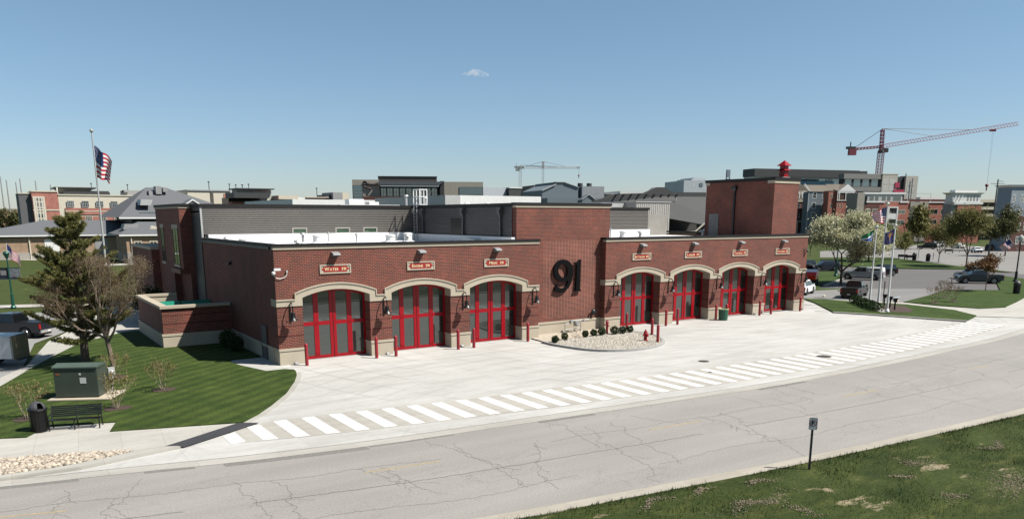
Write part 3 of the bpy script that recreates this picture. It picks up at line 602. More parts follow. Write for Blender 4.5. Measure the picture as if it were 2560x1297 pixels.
# ================================================================== FIRE STATION
st = thing('fire_station', 'red brick fire station with seven arched red bay doors and the numerals 91', 'building')
ZS, ZB, ZT, ZL, ZC = 1.037, 3.714, 4.16, 7.256, 7.43
def arc(cx, hw, z0, zt, n=14):
    """arc from left to right through (cx-hw,z0),(cx,zt),(cx+hw,z0)"""
    s_ = zt-z0; R_ = (hw*hw+s_*s_)/(2*s_); zc = zt-R_; a0 = math.asin(hw/R_)
    return [(cx+R_*math.sin(-a0+2*a0*i/n), zc+R_*math.cos(-a0+2*a0*i/n)) for i in range(n+1)]
def wing(x0, x1, y0, a, b, bay, n, ret_left):
    doors = [(x0+a+i*bay, x0+a+i*bay+b) for i in range(n)]
    D = 0.95
    # stone base blocks with a projecting cap
    edges = [x0]+[e for d in doors for e in d]+[x1]
    for i in range(0, len(edges), 2):
        m = MB(); l, r = edges[i], edges[i+1]
        m.box(l-.03, r+.03, y0-.07, y0+D, 0, ZS-.17); m.box(l-.06, r+.06, y0-.11, y0+D, ZS-.17, ZS)
        m.build('stone_base', STONE, st, bevel=0.02)
        m = MB(); m.box(l, r, y0, y0+D, ZS, ZB)
        m.m = 1
        for z in (1.80, 2.45, 3.08): m.box(l-.004, r+.004, y0-.004, y0+D-.1, z, z+.05)
        m.build('brick_pier', [BRICK, DBRICK], st)
    # stone band and arches
    top = [(x0-.03, ZT)]; low = [(x0-.03, ZB)]
    topb = [(x0, ZT)]
    for (l, r) in doors:
        c = (l+r)/2; A = arc(c, (r-l)/2+.5, 4.53, 5.10); Bi = arc(c, (r-l)/2, 4.22, 4.67)
        top += [(A[0][0], ZT)]+A+[(A[-1][0], ZT)]; topb += [(A[0][0], ZT)]+A+[(A[-1][0], ZT)]
        low += [(l, ZB)]+Bi+[(r, ZB)]
    top += [(x1+.03, ZT)]; low += [(x1+.03, ZB)]; topb += [(x1, ZT)]
    m = MB(); m.prism(top+low[::-1], y0-.06, y0+D, 'y'); m.build('stone_arch_band', STONE, st)
    # raised moulding along the upper edge of the band
    m = MB()
    def off(lst, d):
        o = []
        for i, p in enumerate(lst):
            a_ = lst[max(0, i-1)]; b_ = lst[min(len(lst)-1, i+1)]; dx, dz = b_[0]-a_[0], b_[1]-a_[1]; q = math.hypot(dx, dz) or 1
            o.append((p[0]+dz/q*d, p[1]-dx/q*d))
        return o
    inner = off(top, 0.085); m.prism(top+inner[::-1], y0-.115, y0-.06, 'y'); m.build('arch_moulding', STONE, st)
    # brick field above
    m = MB(); m.prism([(x0, ZL)]+topb+[(x1, ZL)], y0, y0+D, 'y'); m.build('brick_wall', BRICK, st)
    part('stone_cornice', STONE, st, (x0-.04, x1+.04, y0-.06, y0+.35, ZL, ZC))
    part('coping', COPING, st, (x0-.09, x1+.09, y0-.11, y0+.42, ZC, 7.6))
    if ret_left:   # stone bands returning on the end wall
        part('stone_return', STONE, st, (x0-.05, x0+.3, y0+.96, y0+1.0, ZB, ZT), (x0-.05, x0, y0+.96, y0+1.05, ZL, ZC))
    # doors: four leaves, eight panes
    for (l, r) in doors:
        yd = y0+.82; c = (l+r)/2; wl = (r-l)/4
        hb = arc(c, (r-l)/2-.002, 4.22, 4.665, 20)
        def top_at(x):
            for p, q in zip(hb[:-1], hb[1:]):
                if p[0] <= x <= q[0]: return p[1]+(q[1]-p[1])*(x-p[0])/(q[0]-p[0])
            return 4.22
        fr = MB(); z0, zm0, zm1 = 0.06, 2.27, 2.52
        stiles = [(l+.002, l+.14), (l+wl-.17, l+wl+.16), (c-.22, c-.025), (c+.025, c+.22), (r-wl-.16, r-wl+.17), (r-.14, r-.002)]
        for (s0, s1) in stiles:
            fr.prism([(s0, z0), (s1, z0)]+[(x, top_at(x)-.002) for x in np.linspace(s1, s0, 5)], yd, yd+.09, 'y')
        gaps = [(l+.14, l+wl-.17), (l+wl+.16, c-.22), (c+.22, r-wl-.16), (r-wl+.17, r-.14)]
        for (s0, s1) in gaps:
            fr.box(s0, s1, yd+.004, yd+.086, z0, z0+.2); fr.box(s0, s1, yd+.004, yd+.086, zm0, zm1)
            xs_ = np.linspace(s0, s1, 5); fr.prism([(x, top_at(x)-.005) for x in xs_]+[(x, top_at(x)-.17) for x in xs_[::-1]], yd+.004, yd+.086, 'y')
        dr = fr.build('bay_door', RED, st)
        for (s0, s1) in gaps:
            m = MB(); m.box(s0-.004, s1+.004, yd+.045, yd+.055, z0+.19, zm0+.01); m.build('pane', DOORGL, dr)
            m = MB(); xs_ = np.linspace(s0-.004, s1+.004, 5); m.prism([(s0-.004, zm1-.01), (s1+.004, zm1-.01)]+[(x, top_at(x)-.16) for x in xs_[::-1]], yd+.045, yd+.055, 'y'); m.build('pane', DOORGL, dr)
        for xh in (l+wl-.01, r-wl+.01):
            for zh in (.32, zm0+.13):
                m = MB()
                for dx in (-.09, .09):
                    for dz in (-.07, .07): m.cyl((xh+dx, yd-.02, zh+dz-.02), (xh+dx, yd-.02, zh+dz+.03), .02, .02, 6)
                m.box(xh-.1, xh+.1, yd-.012, yd, zh-.02, zh+.02); m.build('hinge', RED, dr)
        part('door_gap', BLACK, dr, (c-.025, c+.025, yd+.02, yd+.08, z0, 4.66))  # black strip painted in for the dark slit between the leaves
        part('threshold', LMETAL, dr, (l+.01, r-.01, yd-.1, yd+.16, 0.007, 0.05))
        part('dark_backing', BLACK, dr, (l+.01, r-.01, yd+.1, yd+.12, 0.05, 4.9))  # black sheet behind the whole door, standing in for the dark bay
    return doors
dL = wing(0.0, 20.237, 0.0, 1.658, 4.618, 6.207, 3, True)
dR = wing(27.454, 53.918, 0.61, 1.658, 4.596, 6.198, 4, True)
# left wing: side wall, back, roof
m = MB(); m.box(0, .4, .96, 18.9, ZS, ZL); m.build('brick_wall', BRICK, st)
m = MB(); m.box(-.06, .4, .96, 18.9, 0, ZS-.17); m.box(-.1, .4, .96, 18.9, ZS-.17, ZS); m.build('stone_base', STONE, st)
part('coping', COPING, st, (-.09, .42, .43, 18.5, ZC, 7.6))
part('metal_fascia', DGREY, st, (-.05, .36, 1.06, 18.5, ZL, ZC))
part('roof', WHITEROOF, st, (.42, 19.0, .96, 18.55, 6.95, 7.12))
part('roof_curb', WHITEROOF, st, (.42, 18.93, 18.2, 18.56, 7.12, 7.84), (18.6, 18.99, 1.3, 18.2, 7.12, 7.73))
# man door and its pad on the end wall
d_ = part('side_door', plain('side_door_grey', (0.10, 0.10, 0.11), 0.5), st, (-.09, -.0605, 2.35, 3.35, 0.03, 2.2)); part('door_frame', DGREY, d_, (-.11, -.05, 2.25, 2.35, 0.0, 2.3), (-.11, -.05, 3.35, 3.45, 0.0, 2.3), (-.11, -.05, 2.35, 3.35, 2.2, 2.3))
# upper block in ribbed metal: geometry with real ribs
def ribs(m, a0, a1, z0, z1, plane, at, pitch=0.155, depth=0.06, sign=-1):
    n = int(round((z1-z0)/pitch)); ph = (z1-z0)/n
    for i in range(n):
        z = z0+i*ph; prof = [(0, z), (depth, z+ph*.18), (depth, z+ph*.62), (0, z+ph*.80), (0, z+ph)]
        for (d0, za), (d1, zb) in zip(prof[:-1], prof[1:]):
            if plane == 'y': m.face([(a0, at+sign*d0, za), (a1, at+sign*d0, za), (a1, at+sign*d1, zb), (a0, at+sign*d1, zb)])
            else: m.face([(at+sign*d0, a0, za), (at+sign*d0, a1, za), (at+sign*d1, a1, zb), (at+sign*d1, a0, zb)])
ZM0, ZM1 = 7.84, 10.0
YM = 18.6
winx = [(7.55, 8.65), (11.45, 12.6), (14.1, 15.25)]
m = MB(); ribs(m, 0.12, 18.98, 8.32, ZM1, 'y', YM)
cur = 0.12
for (a, b) in winx: ribs(m, cur, a-.12, ZM0, 8.32, 'y', YM); cur = b+.12
ribs(m, cur, 18.98, ZM0, 8.32, 'y', YM)
m.box(0.02, 18.98, YM+.02, YM+.3, ZM0-.3, ZM1); m.build('metal_siding', SIDING, st)
for (a, b) in winx:
    wn = part('clerestory_window', plain('window_trim_grey', (0.33, 0.31, 0.28), 0.5), st, (a-.12, a, YM-.07, YM+.02, ZM0, 8.33), (b, b+.12, YM-.07, YM+.02, ZM0, 8.33), (a, b, YM-.07, YM+.02, 8.22, 8.33), (a, b, YM-.07, YM+.02, ZM0, ZM0+.05))
    part('pane', glass('green_window_glass', (0.03, 0.06, 0.035), 0.05), wn, (a, b, YM-.02, YM-.01, ZM0+.05, 8.22))
part('corner_trim', LMETAL, st, (-.02, .12, YM-.06, YM+.02, 7.6, ZM1))
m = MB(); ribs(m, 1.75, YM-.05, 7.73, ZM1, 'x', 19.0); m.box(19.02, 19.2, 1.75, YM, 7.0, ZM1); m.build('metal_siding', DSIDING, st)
part('side_wall', plain('side_metal_shaded', (0.045, 0.047, 0.05), 0.5), st, (0, .25, YM+.02, 21.9, 0, ZM1))  # side of the metal block, its shade put into a darker colour
for b_ in ((-.1, 19.08, YM-.12, YM+.35, ZM1, 10.28), (-.12, .5, YM+.35, 21.7, ZM1, 10.28), (18.88, 19.35, 1.6, YM-.12, ZM1, 10.282)): part('coping', COPING, st, b_)
part('upper_roof', WHITEROOF, st, (-.0, 49.3, YM+.35, 48, 9.6, 9.72), (19.35, 28, 1.6, YM+.35, 9.6, 9.72))
part('roof_parapet', WHITEROOF, st, (6, 27.5, 44, 44.4, 9.72, 10.45))
# louvre, downspouts with leader heads
lv = MB(); lv.box(18.93, 18.96, 9.2, 11.2, 7.55, 9.15)
for i in range(12): lv.box(18.88, 18.93, 9.28, 11.12, 7.6+i*.128, 7.64+i*.128)
lv.build('louvre', BLACK, st)
for y in (16.2, 9.0, 3.24):
    m = MB(); m.box(18.78, 18.93, y-.1, y+.1, 7.2, 9.6); m.taper((18.78, 18.93), (18.62, 18.93), (y-.1, y+.1), (y-.22, y+.22), 9.3, 9.55); m.box(18.6, 18.93, y-.24, y+.24, 9.55, 9.95); m.build('downspout', DGREY, st)
# the tall brick mass with the numerals
Y9 = 1.2
m = MB(); m.prism([[(20.24, ZS), (19.0, 7.0), (19.0, 9.95), (28.3, 9.95), (28.3, 7.0), (28.2, ZS)], [(21.6, 1.3), (26.75, 1.3), (26.75, 7.45), (21.6, 7.45)]], Y9, Y9+.5, 'y')
m.box(18.95, 19.35, Y9+.5, 1.75, 7.1, 9.95); m.build('brick_wall', BRICK, st)
m = MB(); m.box(21.6, 26.75, Y9+.004, Y9+.4, 1.3, 7.45); m.build('stack_bond_panel', BRICKP, st)
m = MB(); m.box(20.2, 27.5, Y9-.06, Y9+.5, 0, ZS-.17); m.box(20.2, 27.5, Y9-.1, Y9+.5, ZS-.17, ZS); m.build('stone_base', STONE, st)
part('stone_cornice', STONE, st, (18.92, 28.36, Y9-.05, Y9+.5, 9.95, 10.12))
part('coping', COPING, st, (18.86, 28.42, Y9-.1, Y9+.55, 10.12, 10.32)); part('coping', COPING, st, (27.9, 28.42, Y9+.55, YM, 10.1, 10.3))
m = MB(); m.box(27.9, 28.3, Y9+.5, YM, 7.0, 10.1); m.build('brick_wall', BRICK, st)
# right wing body
m = MB(); m.box(27.454, 27.9, 1.56, 12, ZS, ZL); m.box(53.5, 53.918, 1.56, 30, ZS, ZL); m.build('brick_wall', BRICK, st)
m = MB(); m.box(27.42, 27.9, 1.56, 12, 0, ZS); m.box(53.5, 53.97, 1.56, 30, 0, ZS); m.build('stone_base', STONE, st)
part('coping', COPING, st, (53.45, 54.0, 1.03, 30, ZC, 7.6)); part('coping', COPING, st, (27.36, 27.9, 1.03, 1.2, ZC, 7.6))
part('roof', WHITEROOF, st, (28.3, 53.45, 1.56, 25, 6.95, 7.12))
part('roof_curb', WHITEROOF, st, (28.4, 49.1, 18.2, 18.56, 7.12, 7.84), (49.1, 53.4, 24.5, 24.9, 7.12, 7.5))
m = MB(); ribs(m, 28.3, 49.1, ZM0, ZM1, 'y', YM); m.box(28.3, 49.1, YM+.02, YM+.3, 7, ZM1); m.build('metal_siding', SIDING, st)
part('coping', COPING, st, (28.42, 49.2, YM-.12, YM+.35, ZM1, 10.26))
# hose tower
m = MB(); m.box(49.7, 53.46, 1.79, 10.5, 7.0, 12.7); m.build('brick_tower', BRICK, st)
part('stone_cornice', STONE, st, (49.4+.24, 53.52, 1.73, 2.6, 12.45, 12.72), (49.64, 49.9, 10.0, 10.56, 12.45, 12.72), (53.2, 53.52, 2.6, 10.56, 12.45, 12.72))
part('coping', COPING, st, (49.58, 53.58, 1.67, 10.62, 12.72, 13.0))
td = part('tower_door', plain('tower_door_grey', (0.16, 0.155, 0.15), 0.5), st, (49.64, 49.69, 8.6, 9.9, 7.15, 9.55)); part('handle', GALV, td, (49.6, 49.64, 8.72, 8.8, 8.2, 8.3))
m = MB(); m.box(49.55, 49.7, 6.5, 6.72, 7.1, 11.8); m.taper((49.5, 49.7), (49.4, 49.7), (6.45, 6.77), (6.35, 6.87), 11.8, 12.1); m.box(49.38, 49.7, 6.33, 6.89, 12.1, 12.3); m.build('downspout', BLACK, st)
# stair tower on the left end
m = MB(); m.box(-.95, 3, 21.9, 26.0, 4.9, 9.95); m.box(-.95, 3, 26.0, 32.5, 0, 9.95); m.box(-.4, 3, 21.9, 26.0, 0, 4.9); m.build('brick_wall', BRICK, st)
part('stone_cornice', STONE, st, (-1.0, 0.0, 21.85, 32.55, 9.95, 10.1))
part('coping', COPING, st, (-1.05, 3, 21.8, 32.6, 10.1, 10.32))
for y0_, y1_ in ((23.0, 25.2), (29.2, 30.6)):
    wf = part('tall_window', BLACK, st, (-1.0, -.95, y0_, y0_+.1, 5.2, 8.3), (-1.0, -.95, y1_-.1, y1_, 5.2, 8.3), (-1.0, -.95, y0_+.1, y1_-.1, 8.2, 8.3), (-1.0, -.95, y0_+.1, y1_-.1, 5.2, 5.3), (-.99, -.955, (y0_+y1_)/2-.04, (y0_+y1_)/2+.04, 5.3, 8.2), (-.99, -.955, y0_+.1, y1_-.1, 6.2, 6.28), (-.99, -.955, y0_+.1, y1_-.1, 7.2, 7.28))
    part('pane', glass('stair_glass', (0.01, 0.012, 0.012), 0.10, 0.01), wf, (-.968, -.952, y0_+.1, y1_-.1, 5.3, 8.2))
    part('sill', STONE, wf, (-1.05, -.95, y0_-.1, y1_+.1, 5.02, 5.2)); part('lintel', STONE, wf, (-1.0, -.95, y0_-.1, y1_+.1, 8.3, 8.6))
part('entrance_canopy', plain('rust_canopy', (0.16, 0.05, 0.03), 0.6), st, (-1.2, -.4, 22.2, 25.8, 4.5, 4.88))
m = MB(); m.box(-1.6, 3, 32.6, 44, 0, 6.2); m.build('brick_wall', BRICK, st); part('stone_cornice', STONE, st, (-1.68, 3, 32.55, 44.1, 6.2, 6.45))
# vertical-panel block behind the right roof
m = MB(); m.box(53.1, 58.9, 25, 40, 6.0, 11.0)
for i in range(18): m.box(53.2+i*.32, 53.24+i*.32, 24.96, 25, 6.0, 11.0)
m.build('panel_wall', plain('pale_panel', (0.46, 0.44, 0.41), 0.6, 0.1), st)
wn = part('square_window', LMETAL, st, (56.9, 58.0, 24.93, 24.96, 7.5, 8.6)); part('pane', DKGL, wn, (57.0, 57.9, 24.91, 24.93, 7.6, 8.5))
part('panel_coping', LMETAL, st, (53.0, 59, 24.9, 40, 11.0, 11.1), (49.3, 53.1, 27, 27.4, 9.6, 10.9))
# solid cores so nothing reads hollow
part('core_wall', plain('block_wall', (0.3, 0.28, 0.25), 0.9), st, (1, 53, 19.5, 43, 0, 9.5))

# red cupola on the tower
cu = thing('roof_cupola', 'red two-tier vent cupola on top of the brick hose tower', 'cupola', (52.0, 2.6, 13.0)); cu.scale = (.72, .72, .72)
part('base', LMETAL, cu, (-.75, .75, -.5, .5, 0, .12))
part('lower_drum', RED, cu, (-.42, .42, -.42, .42, .12, 1.0))
m = MB(); m.taper((-.68, .68), (-.4, .4), (-.68, .68), (-.4, .4), 1.0, 1.22); m.build('lower_roof', RED, cu)
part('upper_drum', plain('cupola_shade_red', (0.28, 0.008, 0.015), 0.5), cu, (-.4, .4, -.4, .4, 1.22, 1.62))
m = MB(); m.taper((-.72, .72), (-.02, .02), (-.72, .72), (-.02, .02), 1.62, 2.35); m.build('cap', RED, cu)
sp = thing('roof_siren', 'small dark slatted panel standing on the hose tower roof', 'roof equipment', (50.3, 8.2, 13.0))
part('frame', DGREY, sp, (-.3, .3, -.05, .05, 0, .1), (-.28, -.22, -.04, .04, .1, .8), (.22, .28, -.04, .04, .1, .8)); part('panel', plain('panel_blue_grey', (0.12, 0.15, 0.18), 0.4), sp, (-.25, .25, -.08, .06, .25, 1.0))
# caged roof ladder
ld = thing('roof_ladder', 'tall metal ladder with white cage frame rising from the left roof', 'ladder', (18.45, 16.9, 7.1))
m = MB()
for y in (-.3, .3): m.box(-.03, .03, y-.025, y+.025, 0, 3.4)
for i in range(11): m.box(-.02, .02, -.275, .275, .3+i*.3, .33+i*.3)
m.build('rail_and_rungs', GALV, ld)
m = MB()
for x, y in ((0, -.9), (0, -.3), (0, .3), (.75, -.3), (.75, .3), (.75, -.9)): m.box(x-.035, x+.035, y-.035, y+.035, 3.2, 4.6)
for z in (3.2, 3.9, 4.53): m.box(-.03, .03, -.865, .265, z, z+.07); m.box(.72, .78, -.865, .265, z, z+.07); m.box(.03, .72, -.93, -.87, z, z+.07)
m.build('cage_frame', WHITE, ld)

# numerals 91 traced as outlines on the wall plane, stood off the brick
def zn(pts): return [onY(1360+a/9.27, 620+b/9.27, 1.0) for a, b in pts]
nine = zn([(460, 265), (525, 275), (585, 310), (630, 365), (658, 430), (671, 520), (668, 620), (652, 730), (618, 830), (570, 915), (510, 980), (440, 1022), (370, 1035), (300, 1020), (235, 985), (285, 838), (310, 880), (350, 920), (410, 938), (470, 922), (515, 880), (545, 820), (556, 745), (500, 772), (430, 785), (360, 770), (300, 730), (255, 670), (232, 590), (228, 500), (245, 420), (285, 345), (340, 295), (400, 270)])
hole = zn([(335, 520), (345, 445), (375, 395), (425, 372), (480, 385), (520, 425), (543, 490), (545, 570), (532, 630), (500, 672), (452, 690), (400, 670), (360, 620), (340, 570)])
one = zn([(858, 262), (853, 400), (834, 960), (864, 975), (858, 992), (720, 1012), (690, 1008), (735, 965), (752, 700), (760, 385), (690, 365), (700, 335), (750, 335), (795, 305), (832, 262)])
ns = thing('station_numerals', 'giant black numerals 91 standing off the brick wall', 'numerals', (23.8, 1.2, 3.0))
for nm, lp in (('numeral_nine', [nine, hole]), ('numeral_one', [one])):
    m = MB(); m.prism([[(p[0]-23.8, p[1]-3.0) for p in l] for l in lp], -.22, -.09, 'y')
    for (x, z) in ((lp[0][8][0]-23.8-.15, lp[0][8][1]-3.0), (lp[0][3][0]-23.8-.08, lp[0][3][1]-3.0)): m.cyl((x, -.1, z), (x, 0, z), .03, .03, 6)
    m.build(nm, BLACKP, ns)

# bay signs: limestone frame, red field with clipped corners, gold lettering
def text_mb(segs, depth=0.012):
    m = MB(); x = 0.0
    dg = None
    for s_, size in segs:
        if s_ == ' ': x += size*0.35; continue
        cu_ = bpy.data.curves.new('t', 'FONT'); cu_.body = s_; cu_.size = size; cu_.resolution_u = 2; cu_.extrude = depth/2; cu_.offset = size*0.012
        ob = bpy.data.objects.new('t', cu_); COL.objects.link(ob); bpy.context.view_layer.update()
        ev = ob.evaluated_get(bpy.context.evaluated_depsgraph_get()); me = ev.to_mesh()
        vs_ = [v.co.copy() for v in me.vertices]; fs_ = [tuple(p.vertices) for p in me.polygons]
        if vs_:
            x0_ = min(v.x for v in vs_); x1_ = max(v.x for v in vs_)
            m.raw([(v.x-x0_+x, -v.z, v.y) for v in vs_], fs_); x += (x1_-x0_)+size*0.10
        ev.to_mesh_clear(); bpy.data.objects.remove(ob); bpy.data.curves.remove(cu_)
    return m, x
signs = [('WATER', '391'), ('ENGINE', '391'), ('MEDIC', '391')], [('BATTALION', '309'), ('LADDER', '391'), ('TACTICAL', '391'), ('STATION', '391')]
allbays = [(d, 0.0, s) for d, s in zip(dL, signs[0])]+[(d, 0.61, s) for d, s in zip(dR, signs[1])]
def bay_name(s): return ' '.join(s)
for (d, y0, s) in allbays:
    cx = (d[0]+d[1])/2; wd = 2.12/2
    t = thing('bay_sign', 'red sign with gold letters reading %s, in a stone frame' % bay_name(s), 'sign', (cx, y0, 5.96), 0, 'name signs above the bay doors')
    part('frame', STONE, t, (-wd, wd, -.07, 0, -.29, -.21), (-wd, wd, -.07, 0, .21, .29), (-wd, -wd+.08, -.07, 0, -.21, .21), (wd-.08, wd, -.07, 0, -.21, .21), (-wd+.08, wd-.08, -.03, 0, -.21, .21))
    m = MB(); q = wd-.11; m.prism([(-q+.15, -.19), (q-.15, -.19), (q-.15, -.1), (q, 0), (q-.15, .1), (q-.15, .19), (-q+.15, .19), (-q+.15, .1), (-q, 0), (-q+.15, -.1)], -.045, -.03, 'y'); m.build('panel', SIGNRED, t)
    segs = [(s[0][0], .30)]+[(c_, .235) for c_ in s[0][1:]]+[(' ', .5)]+[(c_, .27) for c_ in s[1]]
    tm, wt = text_mb(segs); sc = min(1.0, 1.62/wt)
    tm.v = [((x-wt/2)*sc, y-.052, z-.10) for x, y, z in tm.v]; tm.build('lettering', CREAMPAINT, t)
# wedge lights above each sign
proto = None
for (d, y0, s) in allbays:
    cx = (d[0]+d[1])/2; lab = 'grey wedge wall light above the %s sign' % bay_name(s)
    if proto is None:
        proto = thing('wall_light', lab, 'wall light', (cx, y0, 6.9), 0, 'wedge lights above the bay signs')
        m = MB(); m.prism([(0, .16), (-.42, .05), (-.46, -.05), (-.2, -.12), (0, -.12)], -.24, .24, 'x'); m.build('housing', plain('light_housing', (.26, .26, .265), .6), proto)
        part('lens', DGREY, proto, (-.2, .2, -.40, -.14, -.13, -.1)); part('back_plate', DGREY, proto, (-.14, .14, -.02, 0, -.2, -.12))
    else: dup(proto, (cx, y0, 6.9), lab, 0)
# gooseneck lamps
def gooseneck(loc, lab):
    t = thing('gooseneck_lamp', lab, 'wall lamp', loc, 0, 'gooseneck lamps on the brick piers')
    part('bracket', BLACK, t, (-.05, .05, -.05, 0, -.55, .35))
    m = MB(); pts = [(0, -.05, .2)]+[(0, -.30+.27*math.cos(a), .42+.30*math.sin(a)) for a in np.linspace(0, PI, 9)]+[(0, -.57, .1)]
    m.tube(pts, .04, 6); m.tube([(0, -.05, -.3), (0, -.25, -.1), (0, -.3, .1)], .018, 5); m.build('arm', BLACK, t)
    m = MB(); m.lathe([(.05, .15), (.12, .1), (.13, -.08), (.16, -.2), (.27, -.34), (.29, -.38), (.26, -.38), (.1, -.2)], (0, -.57, 0), 14); m.build('shade', BLACK, t)
    m = MB(); m.ball((0, -.57, -.25), .1, 8); m.build('bulb', LAMPC, t)
    return t
spots = [(0.83, 0, 'left of the WATER 391 door at the corner'), (7.28, 0, 'between the WATER 391 and ENGINE 391 doors'), (13.5, 0, 'between the ENGINE 391 and MEDIC 391 doors'), (19.68, 0, 'right of the MEDIC 391 door'),
         (28.4, .61, 'left of the BATTALION 309 door'), (34.7, .61, 'between the BATTALION 309 and LADDER 391 doors'), (40.9, .61, 'between the LADDER 391 and TACTICAL 391 doors'), (47.1, .61, 'between the TACTICAL 391 and STATION 391 doors'), (53.3, .61, 'right of the STATION 391 door')]
g0 = None
for x, y, w_ in spots:
    lab = 'black gooseneck lamp '+w_
    if g0 is None: g0 = gooseneck((x, y, 3.25), lab)
    else: dup(g0, (x, y, 3.25), lab, 0)
# bollards
bx = [(1.4, -1.0, 'left of the WATER 391 door'), (6.2, -1.0, 'right of the WATER 391 door'), (7.6, -1.05, 'left of the ENGINE 391 door'), (12.5, -1.0, 'right of the ENGINE 391 door'), (13.8, -1.0, 'left of the MEDIC 391 door'), (18.7, -.8, 'right of the MEDIC 391 door'),
      (29.1, -.35, 'behind the shrubs at the BATTALION 309 door'), (28.4, -4.1, 'on the gravel island rim, the farther of two'), (26.2, -7.0, 'on the gravel island rim, nearer one beside the hydrant'),
      (33.6, -.4, 'right of the BATTALION 309 door'), (35.0, -.4, 'left of the LADDER 391 door'), (40.0, -.3, 'just left of the green rubbish barrel'), (41.4, -.3, 'just right of the green rubbish barrel'), (46.2, -.2, 'right of the TACTICAL 391 door'), (48.0, -.1, 'left of the STATION 391 door'), (52.5, -.1, 'right of the STATION 391 door at the corner')]
b0 = None
for x, y, w_ in bx:
    lab = 'red steel bollard '+w_
    if b0 is None:
        b0 = MB().lathe([(.11, 0), (.11, 1.33), (.1, 1.38), (.06, 1.42), (.01, 1.43)], (0, 0, 0), 14).build('bollard', BOLRED, loc=(x, y, 0)); tag(b0, lab, 'bollard', 'red bollards guarding the bay doors')
    else: c = b0.copy(); COL.objects.link(c); c.location = (x, y, 0); c['label'] = lab
# hydrant, standpipe, gas meter, security camera, floodlight, barrel
hx, hy = G(1632, 852)
t = thing('fire_hydrant', 'red fire hydrant between bollards on the gravel island', 'hydrant', (25.9, -6.0, .1))
MB().lathe([(.2, 0), (.2, .05), (.13, .06), (.13, .5), (.17, .52), (.17, .56), (.14, .6), (.13, .72), (.05, .8), (.05, .86), (.01, .87)], (0, 0, 0), 14).build('barrel', RED, t)
m = MB(); m.cyl((-.25, 0, .45), (.25, 0, .45), .06, .06, 10); m.cyl((0, -.24, .42), (0, 0, .42), .09, .09, 10); m.build('nozzle_cap', RED, t)
t = thing('standpipe', 'short red standpipe with side outlets among the shrubs at the gravel bed', 'standpipe', (25.7, -1.8, .1))
MB().lathe([(.1, 0), (.1, .85), (.13, .87), (.13, 1.0), (.08, 1.1), (.01, 1.12)], (0, 0, 0), 12).build('pipe', BOLRED, t)
m = MB(); m.cyl((-.25, 0, .78), (.0, 0, .78), .06, .06, 8); m.cyl((0, -.22, .7), (0, 0, .7), .05, .05, 8); m.build('outlet', BOLRED, t)
t = thing('gas_meter', 'grey gas meter with pipes against the stone base below the numerals', 'gas meter', (24.2, .55, .1))
m = MB(); m.tube([(-.9, 0, 0), (-.9, 0, .75), (-.3, 0, .75)], .035, 6); m.tube([(-.3, 0, .95), (1.6, 0, .95)], .03, 6); m.tube([(.7, 0, 0), (.7, 0, .7), (.4, 0, .9)], .035, 6); m.tube([(1.6, 0, .95), (1.6, 0, 1.2)], .02, 6); m.tube([(-.9, 0, .3), (.7, 0, .3)], .025, 6); m.build('pipe', GALV, t)
m = MB(); m.box(.05, .4, -.15, .12, .5, .9); m.cyl((.22, -.2, .72), (.22, .12, .72), .14, .14, 12); m.build('meter_body', GALV, t)
for x_, r_ in ((-.3, .12), (1.0, .09)): m = MB(); m.cyl((x_, -.15, .9), (x_, .1, .9), r_, r_, 10); m.build('regulator', GALV, t)
t = thing('fire_bell', 'round dark alarm bell on the wall at the shadowed corner beside the numerals wall', 'alarm bell', (26.6, 1.2, 1.55))
m = MB(); m.cyl((0, -.3, 0), (0, -.18, 0), .24, .24, 16); m.cyl((0, -.34, 0), (0, -.3, 0), .14, .2, 16); m.build('bell', BLACK, t); m = MB(); m.cyl((0, -.18, 0), (0, 0, 0), .07, .07, 8); m.build('mount', GALV, t)
t = thing('security_camera', 'white security camera on the brick corner left of the WATER 391 sign', 'security camera', (-.02, -.02, 5.9))
m = MB(); m.box(-.1, .3, -.35, -.2, .1, .24); m.build('body', WHITE, t); m = MB(); m.ball((-.12, -.22, -.05), .13, 8); m.tube([(-.12, -.2, .02), (0, -.05, .05)], .05, 6); m.build('mount', WHITE, t)
m = MB(); m.tube([(-.05, -.06, -.2), (.1, -.06, -.38), (.35, -.06, -.42), (.6, -.06, -.36), (.76, -.06, -.2), (.78, -.06, -.05)], .022, 5); m.build('cable', WHITE, t); part('junction_box', LMETAL, t, (.73, .83, -.08, 0, -.05, .08))
t = thing('security_camera', 'dark camera bracket high on the right end corner of the station', 'security camera', (53.6, .61, 5.9))
m = MB(); m.ball((.1, -.2, 0), .13, 8); m.build('body', DGREY, t); m = MB(); m.tube([(.1, -.1, .1), (-.1, -.06, .3), (-.3, -.06, .1), (-.25, -.06, -.2)], .025, 5); m.build('bracket', DGREY, t)
t = thing('rubbish_barrel', 'dark green plastic rubbish barrel between two bollards by the LADDER door', 'bin', (40.7, -.55, 0))
m = MB().lathe([(.36, 0), (.4, .05), (.43, .5), (.45, .95), (.47, 1.0)], (0, 0, 0), 18); m.box(.36, .5, -.08, .08, .55, .85); m.build('barrel', GREENB, t); m = MB().lathe([(.47, 1.0), (.48, 1.05), (.44, 1.07), (.42, 1.0)], (0, 0, 0), 18); m.build('liner', plain('pale_liner', (0.5, 0.55, 0.3), 0.6), t)
